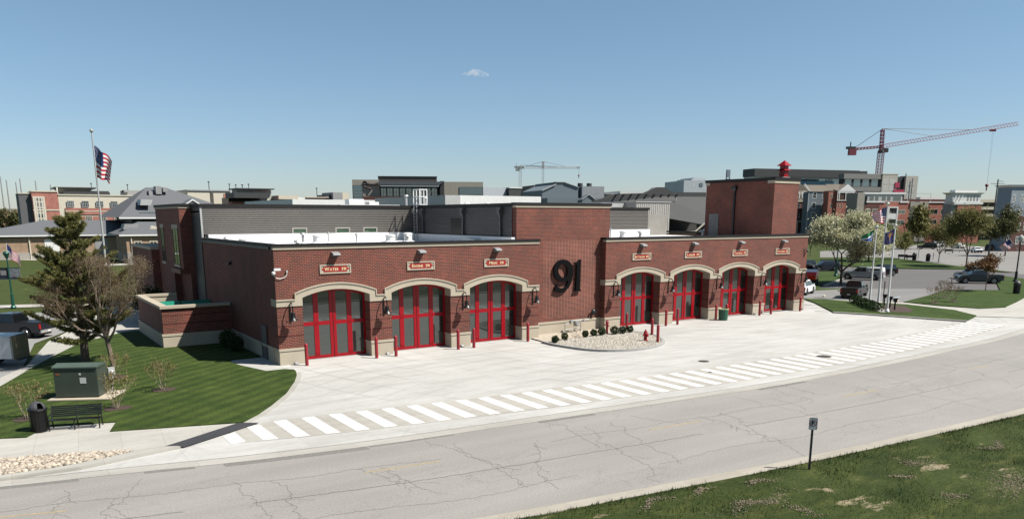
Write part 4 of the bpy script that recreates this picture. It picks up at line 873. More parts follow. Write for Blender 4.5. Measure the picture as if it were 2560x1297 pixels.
# small fixtures
for x, y, nm in ((1.0, -.12, 'leftmost, at the corner pier by the WATER 391 door'), (7.4, -.12, 'on the pier between WATER 391 and ENGINE 391'), (13.3, -.12, 'on the pier between ENGINE 391 and MEDIC 391'), (46.3, .5, 'on the pier left of the STATION 391 door'), (53.6, .5, 'on the last pier at the right corner')):
    m = MB(); m.prism([(0, 0), (0, .16), (-.05, .17), (-.16, .03), (-.16, 0)], -.1, .1, 'x'); tag(m.build('scupper_drain', DGREY, loc=(x, y, .01)), 'grey drain spout, '+nm, 'drain spout', 'drain spouts at the pier feet')
m = MB(); m.box(-.15, .15, -.12, 0, 0, .35); m.cyl((0, -.12, .2), (0, -.2, .2), .08, .08, 8); tag(m.build('utility_box', LMETAL, loc=(19.4, 1.1, .35)), 'small pale utility box behind the bollard right of the MEDIC 391 door', 'utility box')
m = MB(); m.prism([(0, 0), (-.25, -.2), (-.28, -.3), (0, -.3)], -.12, .12, 'x'); tag(m.build('wall_light', BLACK, loc=(-.0, 10.2, 6.15)), 'dark wedge light on the shaded end wall', 'wall light').rotation_euler = (0, 0, -PI/2)
# rooftop equipment
def roofvent(x, y, z, r, h, lab, kind=0):
    t = thing('roof_vent', lab, 'roof vent', (x, y, z), 0, None)
    m = MB()
    if kind == 0: m.lathe([(r, 0), (r, h*.75), (r*1.12, h*.75), (r*1.12, h*.9), (r*.7, h)], (0, 0, 0), 16)
    elif kind == 1: m.tube([(0, 0, 0), (0, 0, h*.8)]+[(r*1.6-r*1.6*math.cos(a), 0, h*.8+r*1.6*math.sin(a)) for a in np.linspace(.3, PI, 7)]+[(r*3.2, 0, h*.65)], r, 10)
    else: m.cyl((0, 0, 0), (0, 0, h), r, r, 8)
    m.build('stack', WHITE if kind < 2 else GALV, t)
    m = MB(); m.lathe([(r*1.6, 0), (r*1.5, .05), (r*1.05, .12)], (0, 0, 0), 12); m.build('flashing', WHITEROOF, t)
    if kind == 2: m = MB(); m.lathe([(r*1.0, h), (r*2.2, h+.02), (r*1.6, h+.15), (r*.2, h+.2)], (0, 0, 0), 10); m.build('cap', GALV, t)
roofvent(7.96, 14.0, 7.12, .33, .72, 'wide white drum vent on the left roof near the first clerestory window')
roofvent(6.85, 14.2, 7.12, .12, .7, 'thin white pipe vent beside the drum vent on the left roof', 2)
roofvent(9.3, 15.0, 7.12, .05, .72, 'slender pipe left of the middle clerestory window', 2)
roofvent(11.2, 13.5, 7.12, .07, .6, 'short slender pipe below the middle clerestory window', 2)
roofvent(14.6, 14.2, 7.12, .4, .66, 'broad white drum vent at the edge of the roof shadow')
roofvent(16.2, 14.0, 7.12, .35, .78, 'tall white vent in the roof shadow left of the ladder')
roofvent(15.6, 13.0, 7.12, .14, .5, 'small silver turbine vent in the roof shadow', 2)
roofvent(1.1, 15.5, 7.12, .1, .42, 'tiny pipe vent near the left end of the roof', 2)
roofvent(2.6, 16.0, 7.12, .38, .45, 'low white hooded vent at the left end of the roof')
roofvent(2.9, 4.0, 7.12, .12, .42, 'small pipe vent behind the parapet near the corner', 2)
tag(part('roof_hatch', WHITE, None, (18.0, 18.6, 5.8, 7.6, 7.12, 7.45), (17.95, 18.65, 5.75, 7.65, 7.45, 7.5)), 'low white roof hatch below the louvre', 'roof hatch')
roofvent(33.6, 12.5, 7.12, .35, .8, 'white drum vent on the right roof by the tall brick mass')
roofvent(38.2, 12.5, 7.12, .06, .8, 'thin pipe on the right roof', 2)
roofvent(39.9, 12.5, 7.12, .35, .75, 'white drum vent in the middle of the right roof')
roofvent(41.8, 12.0, 7.12, .15, .5, 'small silver turbine vent on the right roof', 2)
roofvent(51.9, 12.5, 7.12, .3, .5, 'flat vent at the foot of the hose tower', 2)
roofvent(31.5, 30, 9.72, .16, 1.0, 'left one of two white gooseneck vents on the upper roof', 1)
roofvent(34.3, 30, 9.72, .16, .95, 'right one of two white gooseneck vents on the upper roof', 1)
roofvent(28.0, 38, 9.72, .14, 1.9, 'left one of two silver flues on the upper roof', 2)
roofvent(30.6, 38, 9.72, .14, 1.7, 'right one of two silver flues on the upper roof', 2)
t = thing('rooftop_unit', 'white duct and vent unit on the upper roof behind the louvre wall', 'air handler', (22.5, 36, 9.72))
m = MB(); m.box(-3.5, 3.5, -.6, .6, .35, .85); m.box(-3.9, -3.3, -.6, .6, 0, .85); m.build('duct', WHITE, t, bevel=0.08)
part('cabinet', WHITE, t, (-2.2, -.4, .9, 2.2, 0, 1.5), (.2, 1.4, .8, 2, 0, 1.2)); part('legs', GALV, t, *[(x, x+.06, -.5, -.44, 0, .35) for x in (-2.5, -1.2, 0, 1.2, 2.5, 3.3)])
part('roof_screen', LMETAL, st, (17.5, 30, 40, 40.2, 9.72, 10.6))

# bin enclosure
en = thing('bin_enclosure', 'brick walled bin enclosure with stone coping beside the shaded end wall', 'enclosure')
m = MB(); m.box(-4.85, -.1, 11.0, 11.3, ZS, 2.85); m.box(-4.85, -4.55, 11.3, 21.2, ZS, 2.85); m.box(-4.55, -1.9, 20.9, 21.2, ZS, 2.85)
m.m = 1
for z in (1.72, 2.3): m.box(-4.854, -.1, 10.996, 11.2, z, z+.05)
m.build('brick_wall', [BRICK, DBRICK], en)
m = MB(); m.box(-4.93, -.1, 10.92, 11.35, 0, ZS-.16); m.box(-4.93, -4.5, 11.35, 21.25, 0, ZS-.16); m.box(-4.97, -.1, 10.88, 11.35, ZS-.16, ZS); m.box(-4.97, -4.5, 11.35, 21.25, ZS-.16, ZS); m.build('stone_base', STONE, en)
m = MB(); m.box(-4.97, -.1, 10.86, 11.42, 2.85, 3.04); m.box(-4.97, -4.41, 11.42, 21.3, 2.85, 3.04); m.box(-4.41, -1.9, 20.8, 21.3, 2.85, 3.04); m.build('coping', STONE, en)
part('inner_face', STONE, en, (-4.54, -4.5, 11.42, 20.8, .1, 2.84), (-4.45, -1.9, 20.86, 20.89, .1, 2.84))
def dumpster(x, y, lab, mat):
    t = thing('dumpster', lab, 'dumpster', (x, y, .05), 0); t.scale = (1.1, 1.05, 1.12)
    m = MB(); m.taper((-.85, .85), (-1.0, 1.0), (-.8, .8), (-1.0, 1.0), .15, 1.7); m.build('body', mat, t, bevel=.03)
    m = MB(); m.prism([(-1.02, 1.7), (-1.02, 1.95), (-.1, 2.35), (.2, 2.35), (1.02, 1.75), (1.02, 1.7)], -.98, .98, 'x'); m.build('lid', mat, t)
    part('side_pocket', DGREY, t, (-1.06, -.98, -.3, .3, .7, .95), (.98, 1.06, -.3, .3, .7, .95))
dumpster(-3.4, 17.9, 'teal dumpster, the sunlit one at the left of the enclosure', TEAL)
dumpster(-1.15, 17.6, 'teal green dumpster in the shade beside the station wall', TEAL)

# ================================================================== STREET FURNITURE, LEFT
bxx, byy = G(205, 1074)
t = thing('park_bench', 'black slatted steel bench on the concrete pad beside the litter bin', 'bench', (-12.35, -10.0, .05), math.radians(-16), None)
t.rotation_euler = (0, 0, math.radians(-18))
def slats(m, n, ya, yb, za, zb, w2=1.0):
    for i in range(n):
        k_ = (i+.5)/n; y = ya+(yb-ya)*k_; z = za+(zb-za)*k_
        dy, dz = (yb-ya)/n*.36, (zb-za)/n*.36
        m.prism([(y-dy, z-dz-.008), (y+dy, z+dz-.008), (y+dy, z+dz+.012), (y-dy, z-dz+.012)] if abs(yb-ya) > abs(zb-za) else [(y-dy-.01, z-dz), (y-dy+.01, z-dz), (y+dy+.01, z+dz), (y+dy-.01, z+dz)], -w2, w2, 'x')
m = MB(); slats(m, 7, -.28, .22, .45, .42); m.build('seat', BLACK, t)
m = MB(); slats(m, 6, .26, .42, .5, .98); m.build('backrest', BLACK, t)
for x in (-1.0, 0, 1.0):
    m = MB(); m.tube([(x, -.3, 0), (x, -.28, .43), (x, .22, .40), (x, .42, 1.0)], .03, 6); m.tube([(x, .34, 0), (x, .22, .42)], .03, 6); m.build('leg', BLACK, t)
for x in (-1.0, 1.0):
    m = MB(); m.tube([(x, -.3, .43), (x, -.32, .66), (x, .3, .68)], .025, 6); m.build('armrest', BLACK, t)
def litter(loc, lab, name='litter_bin'):
    t = thing(name, lab, 'litter bin', loc, 0)
    m = MB(); m.lathe([(.3, .03), (.3, .9)], (0, 0, 0), 24)
    for i in range(30):
        a = 2*PI*i/30; c_, s_ = math.cos(a), math.sin(a); m.face([(c_*.34-s_*.02, s_*.34+c_*.02, .04), (c_*.34+s_*.02, s_*.34-c_*.02, .04), (c_*.36+s_*.02, s_*.36-c_*.02, .98), (c_*.36-s_*.02, s_*.36+c_*.02, .98)])
    m.build('slatted_body', BLACK, t)
    MB().lathe([(.38, .96), (.4, 1.0), (.38, 1.05)], (0, 0, 0), 20).build('rim', BLACK, t)
    m = MB(); n = 16
    for k_ in range(5):
        a0, a1 = k_*PI/2/5, (k_+1)*PI/2/5
        for i in range(n):
            b0_, b1_ = 2*PI*i/n, 2*PI*(i+1)/n
            if i in (12, 13) and k_ in (0, 1, 2): continue
            P = lambda a, b: (.33*math.cos(a)*math.cos(b), .33*math.cos(a)*math.sin(b), 1.05+.3*math.sin(a))
            m.face([P(a0, b0_), P(a0, b1_), P(a1, b1_), P(a1, b0_)])
    m.build('dome_lid', DGREY, t)
    return t
litter((-13.75, -9.75, .05), 'black slatted litter bin with a domed lid, standing left of the bench')
# transformer cabinet
tx, ty = G(152, 1000); t = thing('transformer_cabinet', 'dark green electrical cabinet on a concrete pad in the lawn', 'utility cabinet', (-11.45, -3.35, .1), math.radians(-27))
part('pad', STONE, t, (-1.35, 1.75, -1.0, 1.2, 0, .07), bevel=.02)
m = MB(); m.box(-1.05, 1.05, -.62, .62, .12, 1.62); m.build('cabinet', TRGREEN, t, bevel=.015); part('plinth', BLACK, t, (-1.0, 1.0, -.57, .57, .07, .12))
m = MB(); m.prism([(-.68, 1.62), (-.68, 1.68), (0, 1.8), (.68, 1.68), (.68, 1.62)], -1.09, 1.09, 'x'); m.build('roof', plain('cabinet_top_green', (0.09, 0.125, 0.10), 0.45, .1), t)
part('warning_label', plain('label_white', (.6, .6, .58), .5), t, (.18, .28, -.632, -.622, 1.25, 1.36), (.2, .5, -.634, -.6221, .82, 1.12))
part('warning_label', plain('label_orange', (.4, .1, .03), .5), t, (-.93, -.86, -.632, -.622, 1.28, 1.36), (-.83, -.77, -.632, -.622, 1.26, 1.36))
t = thing('electric_meter', 'small grey meter box standing behind the green cabinet', 'meter', (-10.0, -3.1, .1), .3)
part('post', GALV, t, (-.05, .05, -.05, .05, 0, 1.0)); m = MB(); m.box(-.16, .16, -.1, .1, .75, 1.35); m.ball((0, -.1, 1.1), .13, 8); m.build('box', LMETAL, t)

# no parking sign at the near kerb
sx, sy = G(2022, 1180)
t = thing('parking_sign', 'no parking sign on a dark square post at the near kerb', 'street sign', (sx, sy, .05), -YAW-.12)
part('post', plain('post_dark', (0.02, 0.03, 0.035), 0.5, .3), t, (-.035, .035, -.035, .035, 0, 2.05))
m = MB(); m.prism([(-.15, 1.62), (-.11, 1.6), (.11, 1.6), (.15, 1.62), (.15, 2.02), (.11, 2.06), (-.11, 2.06), (-.15, 2.02)], -.055, -.04, 'y'); m.build('plate', plain('sign_white', (.62, .62, .62), .5), t)
m = MB()
for i in range(28):
    a, b = 2*PI*i/28, 2*PI*(i+1)/28
    m.face([(.125*math.cos(a), -.058, 1.86+.125*math.sin(a)), (.125*math.cos(b), -.058, 1.86+.125*math.sin(b)), (.103*math.cos(b), -.058, 1.86+.103*math.sin(b)), (.103*math.cos(a), -.058, 1.86+.103*math.sin(a))])
m.face([(-.085, -.059, 1.955), (-.07, -.059, 1.967), (.085, -.059, 1.765), (.07, -.059, 1.753)])
m.build('prohibition_ring', plain('sign_ring_red', (.2, .02, .06), .5), t)
tm, wt = text_mb([('P', .22)]); tm.v = [(x-wt/2+.01, y-.0565, z+1.785) for x, y, z in tm.v]; tm.build('letter', BLACKP, t)
m = MB(); m.box(-.13, .13, -.058, -.056, 1.605, 1.612); m.box(-.13, .13, -.058, -.056, 2.048, 2.054); m.box(-.145, -.138, -.058, -.056, 1.63, 2.02); m.box(.138, .145, -.058, -.056, 1.63, 2.02); m.m = 0; m.build('border', BLACKP, t)

# street lamps and flags on them
def stripes_mat(k):
    return {'r': plain('flag_red', (.6, .015, .04), .7), 'w': plain('flag_white', (1.0, 1.0, 1.0), .7), 'b': plain('flag_blue', (.02, .035, .16), .7), 'g': plain('flag_green', (.01, .20, .07), .7), 'u': plain('flag_royal', (.01, .06, .32), .7), 'y': plain('flag_gold', (.75, .32, .04), .7)}[k]
FM = ['r', 'w', 'b', 'g', 'u', 'y']
def flag(name, parent, corners, colour, wave=.12, nu=38, nv=26, waves=2.2, sag=0.0, stars=True, wdir=(.55, .83)):
    """corners: hoist top, hoist bottom, fly top, fly bottom in local xyz"""
    a, b, c, d = [Vector(p) for p in corners]; m = MB(); H = (a-b).length
    ndir = Vector((wdir[0], wdir[1], 0))
    def P(u, v, o=0):
        top = a.lerp(c, u); bot = b.lerp(d, u); p = top.lerp(bot, v)
        p += ndir*(wave*H*math.sin(u*waves*2*PI+v*1.6)*min(1, u*2.5)+o)
        p.z -= sag*H*math.sin(PI*u)*(1-.2*v)
        p.z += 0.03*H*math.sin(u*waves*2*PI+1.0)*min(1, 2*u)
        return p
    for i in range(nu):
        for j in range(nv):
            m.m = FM.index(colour((i+.5)/nu, (j+.5)/nv)); m.face([P(i/nu, j/nv), P((i+1)/nu, j/nv), P((i+1)/nu, (j+1)/nv), P(i/nu, (j+1)/nv)])
    if stars:
        m.m = 1
        for r_ in range(9):
            for q_ in range(6 if r_ % 2 == 0 else 5):
                u = .4*((q_+.5+(0 if r_ % 2 == 0 else .5))/6); v = .54*(r_+.5)/9
                for o in (.02, -.02):
                    s_ = .011; m.face([P(u-s_, v, o), P(u, v-s_*1.6, o), P(u+s_, v, o), P(u, v+s_*1.6, o)])
    return m.build(name, [stripes_mat(k) for k in FM], parent)
def us(u, v):
    if u < .4 and v < .54: return 'b'
    return 'r' if int(v*13) % 2 == 0 else 'w'
def us_wide(u, v):
    if u < .52 and v < .54: return 'b'
    return 'r' if int(v*13) % 2 == 0 else 'w'
def pole_thing(name, lab, loc, h, r, n=12, white=WHITE, base=True):
    t = thing(name, lab, 'flagpole', loc)
    MB().cyl((0, 0, 0), (0, 0, h), r, r*.55, n).build('pole', white, t)
    MB().ball((0, 0, h+r*1.4), r*1.7, 8).build('finial', plain('gold_ball', (.75, .75, .65), .25, .6), t)
    if base: MB().lathe([(r*2.2, 0), (r*2.0, .12), (r*1.1, .3)], (0, 0, 0), 14).build('base_collar', white, t)
    return t
# tall flagpole in the left lawn
fl = Far(265, 1.0)
gx, gy = G(265, 663); hd = math.hypot(gx-CAM[0], gy-CAM[1]); fwd = (gx-CAM[0])*math.sin(YAW)+(gy-CAM[1])*math.cos(YAW)
rr2 = Vector((rt[0], rt[1], 0))
def at_h(u, v, h):      # world point at forward distance h seen at photo position u,v
    q = ray(u, v); k_ = h/(q[0]*math.sin(YAW)+q[1]*math.cos(YAW)); return Vector((CAM+q*k_).tolist())
def flag_on(t, name, loc, h, px, colour, **kw):
    L = [at_h(u, v, h)-Vector(loc) for u, v in px]
    return flag(name, t, L, colour, **kw)
topz = at_h(228, 331, fwd).z
t = pole_thing('flagpole', 'very tall white flagpole on a concrete slab in the left lawn', (gx, gy, 0), topz, .2, 14, LMETAL)
part('slab', WALK, t, (-2.0, 5.5, -2.0, 2.0, -.02, .12))
tf = thing('flag', 'large stars and stripes flag hanging partway down the tall left flagpole', 'flag', (gx, gy, 0))
flag_on(tf, 'cloth', (gx, gy, 0), fwd, ((235, 363), (243, 444), (281, 402), (276, 458)), us_wide, wave=.05, waves=1.6, sag=-.02)
# lamp post with banner and small flag at the far left
lx_, ly_ = G(34, 770); t = thing('street_lamp', 'dark green lamp post with two banners and a small flag by the left footpath', 'street lamp', (lx_, ly_, .02), -YAW)
H_ = 5.6
MB().lathe([(.28, 0), (.28, .1), (.17, .25), (.14, 1.3), (.16, 1.4), (.09, 1.45), (.07, H_-.6)], (0, 0, 0), 12).build('post', LAMPGREEN, t)
MB().lathe([(.08, H_-.6), (.3, H_-.1), (.33, H_), (.28, H_+.12), (.05, H_+.2)], (0, 0, 0), 12).build('lantern', LAMPGREEN, t)
for s_, c_ in ((-1, 'black'), (1, 'w')):
    m = MB(); m.box(min(s_*.08, s_*1.15), max(s_*.08, s_*1.15), -.01, .01, 2.95, 4.1); b_ = m.build('banner', plain('banner_dark', (.02, .02, .03), .7) if s_ < 0 else plain('banner_photo', (.25, .26, .28), .7, 0, .5, 3), t)
    part('banner_stripe', plain('banner_navy', (.02, .03, .08), .7), b_, (min(s_*.1, s_*1.13), max(s_*.1, s_*1.13), -.016, -.012, 2.97, 3.15))
    part('banner_picture', plain('banner_face', (.35, .33, .32), .7, 0, .4, 4) if s_ < 0 else plain('banner_red', (.35, .03, .04), .7), b_, (min(s_*.25, s_*.85), max(s_*.25, s_*.85), -.016, -.012, 3.35, 3.85) if s_ < 0 else (.4, .6, -.016, -.012, 3.2, 3.3))
    MB().cyl((0, 0, 4.12), (s_*1.2, 0, 4.12), .025, .025, 6).build('banner_arm', LAMPGREEN, t)
t2 = thing('flag', 'small faded stars and stripes flag mounted on the left lamp post', 'flag', (lx_, ly_, .02), -YAW)
MB().cyl((0.05, 0, 4.9), (.15, 0, 6.6), .02, .02, 6).build('staff', WHITE, t2)
flag('cloth', t2, [(.15, 0, 6.55), (.08, 0, 5.4), (1.25, .1, 5.3), (1.35, .1, 4.2)], us, wave=.05, waves=1.5, sag=.02, nu=20, nv=13, stars=False)
# three flagpoles on the grass island
hp = [(2173, 762, 'front left', (2192, 571)), (2194, 770, 'tallest, in the middle', (2219, 514)), (2217, 779, 'nearest, at the right', (2241, 568))]
islp = []
for (u, v, w_, tp) in hp:
    x, y = G(u, v, .14); fwd = (x-CAM[0])*math.sin(YAW)+(y-CAM[1])*math.cos(YAW); z = at_h(tp[0], tp[1], fwd).z
    t = pole_thing('flagpole', 'white flagpole on the grass island, %s of three' % w_, (x, y, .14), z-.14, .11); t['group'] = 'three flagpoles on the grass island'
    islp.append((x, y, fwd))
x, y, fwd = islp[0]; t = thing('flag', 'green, white and blue city flag folding at the left pole of three', 'flag', (x, y, .14))
def cityf(u, v):
    if abs(v-.5+(.22-u)*.5) < .07 or (u < .16 and abs(v-.5) < .5-u*.8 and v > .2) and u > .04: return 'w'
    return 'g' if v < .5+(u-.22)*.5 else 'u'
flag_on(t, 'cloth', (x, y, .14), fwd, ((2187, 575), (2181, 604), (2157, 590), (2152, 602)), cityf, wave=.12, waves=1.2, sag=-.04, stars=False)
x, y, fwd = islp[1]; t = thing('flag', 'stars and stripes flag streaming left from the tallest of three poles', 'flag', (x, y, .14))
flag_on(t, 'cloth', (x, y, .14), fwd, ((2217, 518), (2211, 561), (2180, 535), (2183, 556)), us, wave=.1, waves=1.4, sag=-.06)
x, y, fwd = islp[2]; t = thing('flag', 'navy state flag with a gold torch and stars on the right pole of three', 'flag', (x, y, .14))
def indf(u, v): return 'b'
fo = flag_on(t, 'cloth', (x, y, .14), fwd, ((2240, 571), (2234, 607), (2213, 583), (2211, 612)), indf, wave=.05, waves=1.0, sag=0, stars=False)
m = MB(); L = [at_h(u, v, fwd-.12)-Vector((x, y, .14)) for u, v in ((2240, 571), (2234, 607), (2213, 583), (2211, 612))]
def FP(u, v): return L[0].lerp(L[2], u).lerp(L[1].lerp(L[3], u), v)
def fdot(u, v, s_): m.face([FP(u-s_, v), FP(u, v-s_), FP(u+s_, v), FP(u, v+s_)])
m.face([FP(.42, .42), FP(.58, .42), FP(.56, .52), FP(.44, .52)]); m.face([FP(.47, .52), FP(.53, .52), FP(.52, .8), FP(.48, .8)]); fdot(.5, .4, .1)
for k_ in range(-3, 4):
    a = k_*.5; c0 = (.5, .38); c1 = (.5+.24*math.sin(a), .38-.24*math.cos(a)); nx_, ny_ = math.cos(a)*.014, math.sin(a)*.014
    m.face([FP(c0[0]-nx_, c0[1]-ny_), FP(c0[0]+nx_, c0[1]+ny_), FP(c1[0]+nx_, c1[1]+ny_), FP(c1[0]-nx_, c1[1]-ny_)])
for k_ in range(13): fdot(.5+.38*math.sin(k_/13*2*PI), .5+.36*math.cos(k_/13*2*PI), .028)
m.build('torch_emblem', stripes_mat('y'), t)
# base slab, mulch bed, floodlights, hedge
P_ = [G(u, v, .13) for u, v in ((2165, 763), (2178, 761), (2220, 777), (2212, 781), (2200, 780))]
tag(sheet('flagpole_slab', P_, .15, WALK), kind='structure')
sheet('mulch_bed', [G(u, v, .13) for u, v in ((2195, 763), (2226, 761), (2262, 765), (2284, 776), (2272, 781), (2232, 780), (2213, 774))], .14, MULCH)
FLL = [(2210, 763, 'the far left'), (2224, 769, 'the middle'), (2236, 774, 'the nearest')]
p0 = None
for u, v, w_ in FLL:
    x, y = G(u, v, .14); lab = 'black floodlight on a short post in the mulch bed, %s of three' % w_
    if p0 is None:
        p0 = thing('floodlight', lab, 'floodlight', (x, y, .14), 2.2, 'floodlights at the flagpoles'); part('post', BLACK, p0, (-.07, .07, -.07, .07, 0, .8))
        m = MB(); m.taper((-.16, .16), (-.22, .22), (-.12, .12), (-.18, .18), .8, 1.15); m.build('lamp_head', BLACK, p0)
    else: dup(p0, (x, y, .14), lab)

# ================================================================== PLANTS
def np_leaves(name, C, size, mat, parent, seed, flat=0.0, aspect=0.6, sizes=None):
    rs = np.random.RandomState(seed); n = len(C); a = rs.normal(size=(n, 3)); a /= np.linalg.norm(a, axis=1)[:, None]+1e-9
    if flat: a[:, 2] *= (1-flat)
    b = rs.normal(size=(n, 3)); b -= a*(a*b).sum(1)[:, None]/((a*a).sum(1)[:, None]+1e-9); b /= np.linalg.norm(b, axis=1)[:, None]+1e-9
    s = size*(0.6+rs.rand(n, 1)*.8)
    if sizes is not None: s = s*sizes[:, None]
    v = np.stack([C-a*s, C-b*s*aspect, C+a*s, C+b*s*aspect], 1).reshape(-1, 3)
    return mesh_np(name, v, np.arange(n*4).reshape(-1, 4), mat, parent)
def grow(rs, p, d, length, r, depth, segs, tips, spread=.6, up_=.15, split=(2, 3), shrink=.72, bend=.18, nseg=3):
    q = p.copy()
    for i in range(nseg):
        d = (d+np.array([rs.gauss(0, bend), rs.gauss(0, bend), rs.gauss(0, bend*.6)+up_*.3])); d /= np.linalg.norm(d)
        e = q+d*length/nseg; r2_ = r*(1-.3/nseg); segs.append((q, e, r, r2_)); q = e; r = r2_
        if depth <= 2: tips.append((q.copy(), depth))
    if depth == 0: return
    for k_ in range(rs.randint(*split)):
        nd = d+np.array([rs.gauss(0, spread), rs.gauss(0, spread), rs.gauss(0, spread*.5)+up_]); nd /= np.linalg.norm(nd)
        grow(rs, q, nd, length*shrink*rs.uniform(.8, 1.15), r*.68, depth-1, segs, tips, spread, up_, split, shrink, bend, nseg)
def segs_mb(segs, n=6):
    m = MB()
    for a, b, r0, r1 in segs: m.cyl(a, b, r0, r1, n if r0 > .03 else 3, False)
    return m
def fit(segs, tips, h, hw):
    T = np.array([t_[0] for t_ in tips]); zmax = T[:, 2].max(); w_ = np.percentile(np.abs(T[:, :2]), 97)
    k_ = np.array([hw/w_, hw/w_, h/zmax]); kr = min(k_)
    return [(a*k_, b*k_, r0*kr**.3, r1*kr**.3) for a, b, r0, r1 in segs], [(t_*k_, d_) for t_, d_ in tips]
def broad(lab, cat, loc, h, hw, mat, bark, seed, nleaf=5000, size=.12, trunk_h=.25, r=.14, depth=4, clump=.35, name='tree', group=None, aspect=.6, split=(2, 4), spread=.55, fill=0.3):
    rs = random.Random(seed); ns_ = np.random.RandomState(seed); segs = []; tips = []
    p = np.zeros(3); d = np.array([rs.gauss(0, .04), rs.gauss(0, .04), 1.0]); th = h*trunk_h
    q = p+d*th; segs.append((p, q, r, r*.8))
    for k_ in range(rs.randint(3, 5)):
        a = k_*2.1+rs.uniform(-.5, .5); nd = np.array([math.cos(a)*.65, math.sin(a)*.65, .8]); nd /= np.linalg.norm(nd)
        grow(rs, q, nd, h*.26, r*.6, depth, segs, tips, spread, .12, split)
    grow(rs, q, np.array([0, 0, 1.]), h*.3, r*.7, depth, segs, tips, spread*.8, .15, split)
    segs, tips = fit(segs, tips, h*.97, hw*.93)
    t = thing(name, lab, cat, loc, 0, group)
    segs_mb(segs).build('trunk', bark, t)
    T = np.array([x[0] for x in tips]); cs = ns_.randint(0, len(T), nleaf)
    csz = ns_.rand(len(T))*.9+.35
    C = T[cs]+ns_.normal(size=(nleaf, 3))*clump*csz[cs][:, None]*np.array([1, 1, .75])
    C = C[C[:, 2] > th*.75]
    np_leaves('crown', C, size, mat, t, seed, 0, aspect)
    return t
PEAR = foliage('pear_blossom', [(0.25, 0.27, 0.10), (0.62, 0.60, 0.38), (0.95, 0.92, 0.72)], 1.1, .3)
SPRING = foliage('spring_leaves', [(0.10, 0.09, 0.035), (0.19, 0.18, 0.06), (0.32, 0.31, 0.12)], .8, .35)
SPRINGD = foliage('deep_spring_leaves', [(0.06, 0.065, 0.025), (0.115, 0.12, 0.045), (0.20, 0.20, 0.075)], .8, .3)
BUDS = foliage('brown_buds', [(0.10, 0.065, 0.04), (0.18, 0.125, 0.07), (0.27, 0.21, 0.11)], 1.2, .15)
BRONZE = foliage('bronze_leaves', [(0.09, 0.04, 0.02), (0.17, 0.09, 0.035), (0.25, 0.15, 0.06)], 1.2, .25)
SHRUBL = foliage('shrub_leaves', [(0.10, 0.075, 0.03), (0.22, 0.17, 0.06), (0.36, 0.29, 0.13)], 2.0, .25)
PINE = foliage('pine_needles', [(0.07, 0.075, 0.028), (0.20, 0.195, 0.065), (0.38, 0.34, 0.13)], 1.0, .3)
EVERG = foliage('evergreen_leaves', [(0.012, 0.025, 0.008), (0.03, 0.06, 0.015), (0.06, 0.09, 0.03)], 3.0, .15)
# pine
def pine():
    rs = random.Random(5); ns_ = np.random.RandomState(5)
    x, y = G(214, 905, .1); t = thing('pine_tree', 'tall dark pine tree behind the bare tree on the left lawn', 'tree', (x, y, .1))
    Hh = 9.1; m = MB(); trunk = [(0, 0, 0), (.05, 0, 2), (-.1, .05, 5), (-.05, 0, 7.2), (0, 0, Hh)]
    rr_ = [.26, .22, .15, .08, .02]
    for i in range(4): m.cyl(trunk[i], trunk[i+1], rr_[i], rr_[i+1], 9, False)
    pts = []; dirs = []
    z = 1.5; lv_ = 0
    while z < Hh-.2:
        k_ = (z-1.4)/(Hh-1.4); L_ = 3.8*(1-k_)**.7+.25
        if z < 2.6: L_ *= .85
        nb = 7 if k_ < .7 else 5
        for b in range(nb):
            a = 2*PI*(b+rs.uniform(-.3, .3))/nb+lv_*.7; l = L_*rs.choice([.5, .75, .95, 1.15])*(1 if rs.random() < .85 else .3); el = .18+.9*k_+rs.uniform(-.35, .45)
            p = np.array([0, 0, z+rs.uniform(-.35, .35)]); d = np.array([math.cos(a), math.sin(a), el*.6]); q = p.copy(); n = max(3, int(l/.35)); r = .05*(1-k_)+.012
            for s in range(n):
                d2 = d+np.array([rs.gauss(0, .12), rs.gauss(0, .12), .06*s*(.6)]); d2 /= np.linalg.norm(d2); e = q+d2*l/n
                m.cyl(q, e, r, r*.85, 4, False); r *= .85
                f = s/n
                if f > .22:
                    for side in (-1, 1):
                        if rs.random() < .8:
                            pd = np.array([-d2[1]*side, d2[0]*side, .3])*.6+d2*.6; pd /= np.linalg.norm(pd); ll = rs.uniform(.35, .8)*(1.15-f*.6); g_ = q+pd*ll
                            m.cyl(q, g_, .014, .008, 3, False)
                            for c_ in np.linspace(.35, 1, 4): pts.append(q+pd*ll*c_); dirs.append(pd)
                    pts.append(e); dirs.append(d2)
                q = e
            pts.append(q+d2*.12); dirs.append(d2)
        z += .56*(1-.4*k_); lv_ += 1
    for c_ in np.linspace(Hh-1.2, Hh+.15, 9): pts.append(np.array([0, 0, c_])); dirs.append(np.array([0, 0, 1.]))
    m.build('trunk', BARK, t)
    P_ = np.array(pts); D_ = np.array(dirs); n = 38; N = len(P_)
    P2 = np.repeat(P_, n, 0)+ns_.normal(size=(N*n, 3))*.045; d = ns_.normal(size=(N*n, 3))*.75+np.repeat(D_, n, 0)*.9; d /= np.linalg.norm(d, axis=1)[:, None]
    ln = .17*(.6+ns_.rand(N*n, 1)*.7); wv_ = np.cross(d, ns_.normal(size=(N*n, 3))); wv_ /= np.linalg.norm(wv_, axis=1)[:, None]+1e-9; wv_ *= .022
    v = np.stack([P2-wv_, P2+wv_, P2+d*ln], 1).reshape(-1, 3); mesh_np('crown', v, np.arange(len(v)).reshape(-1, 3), PINE, t)
pine()
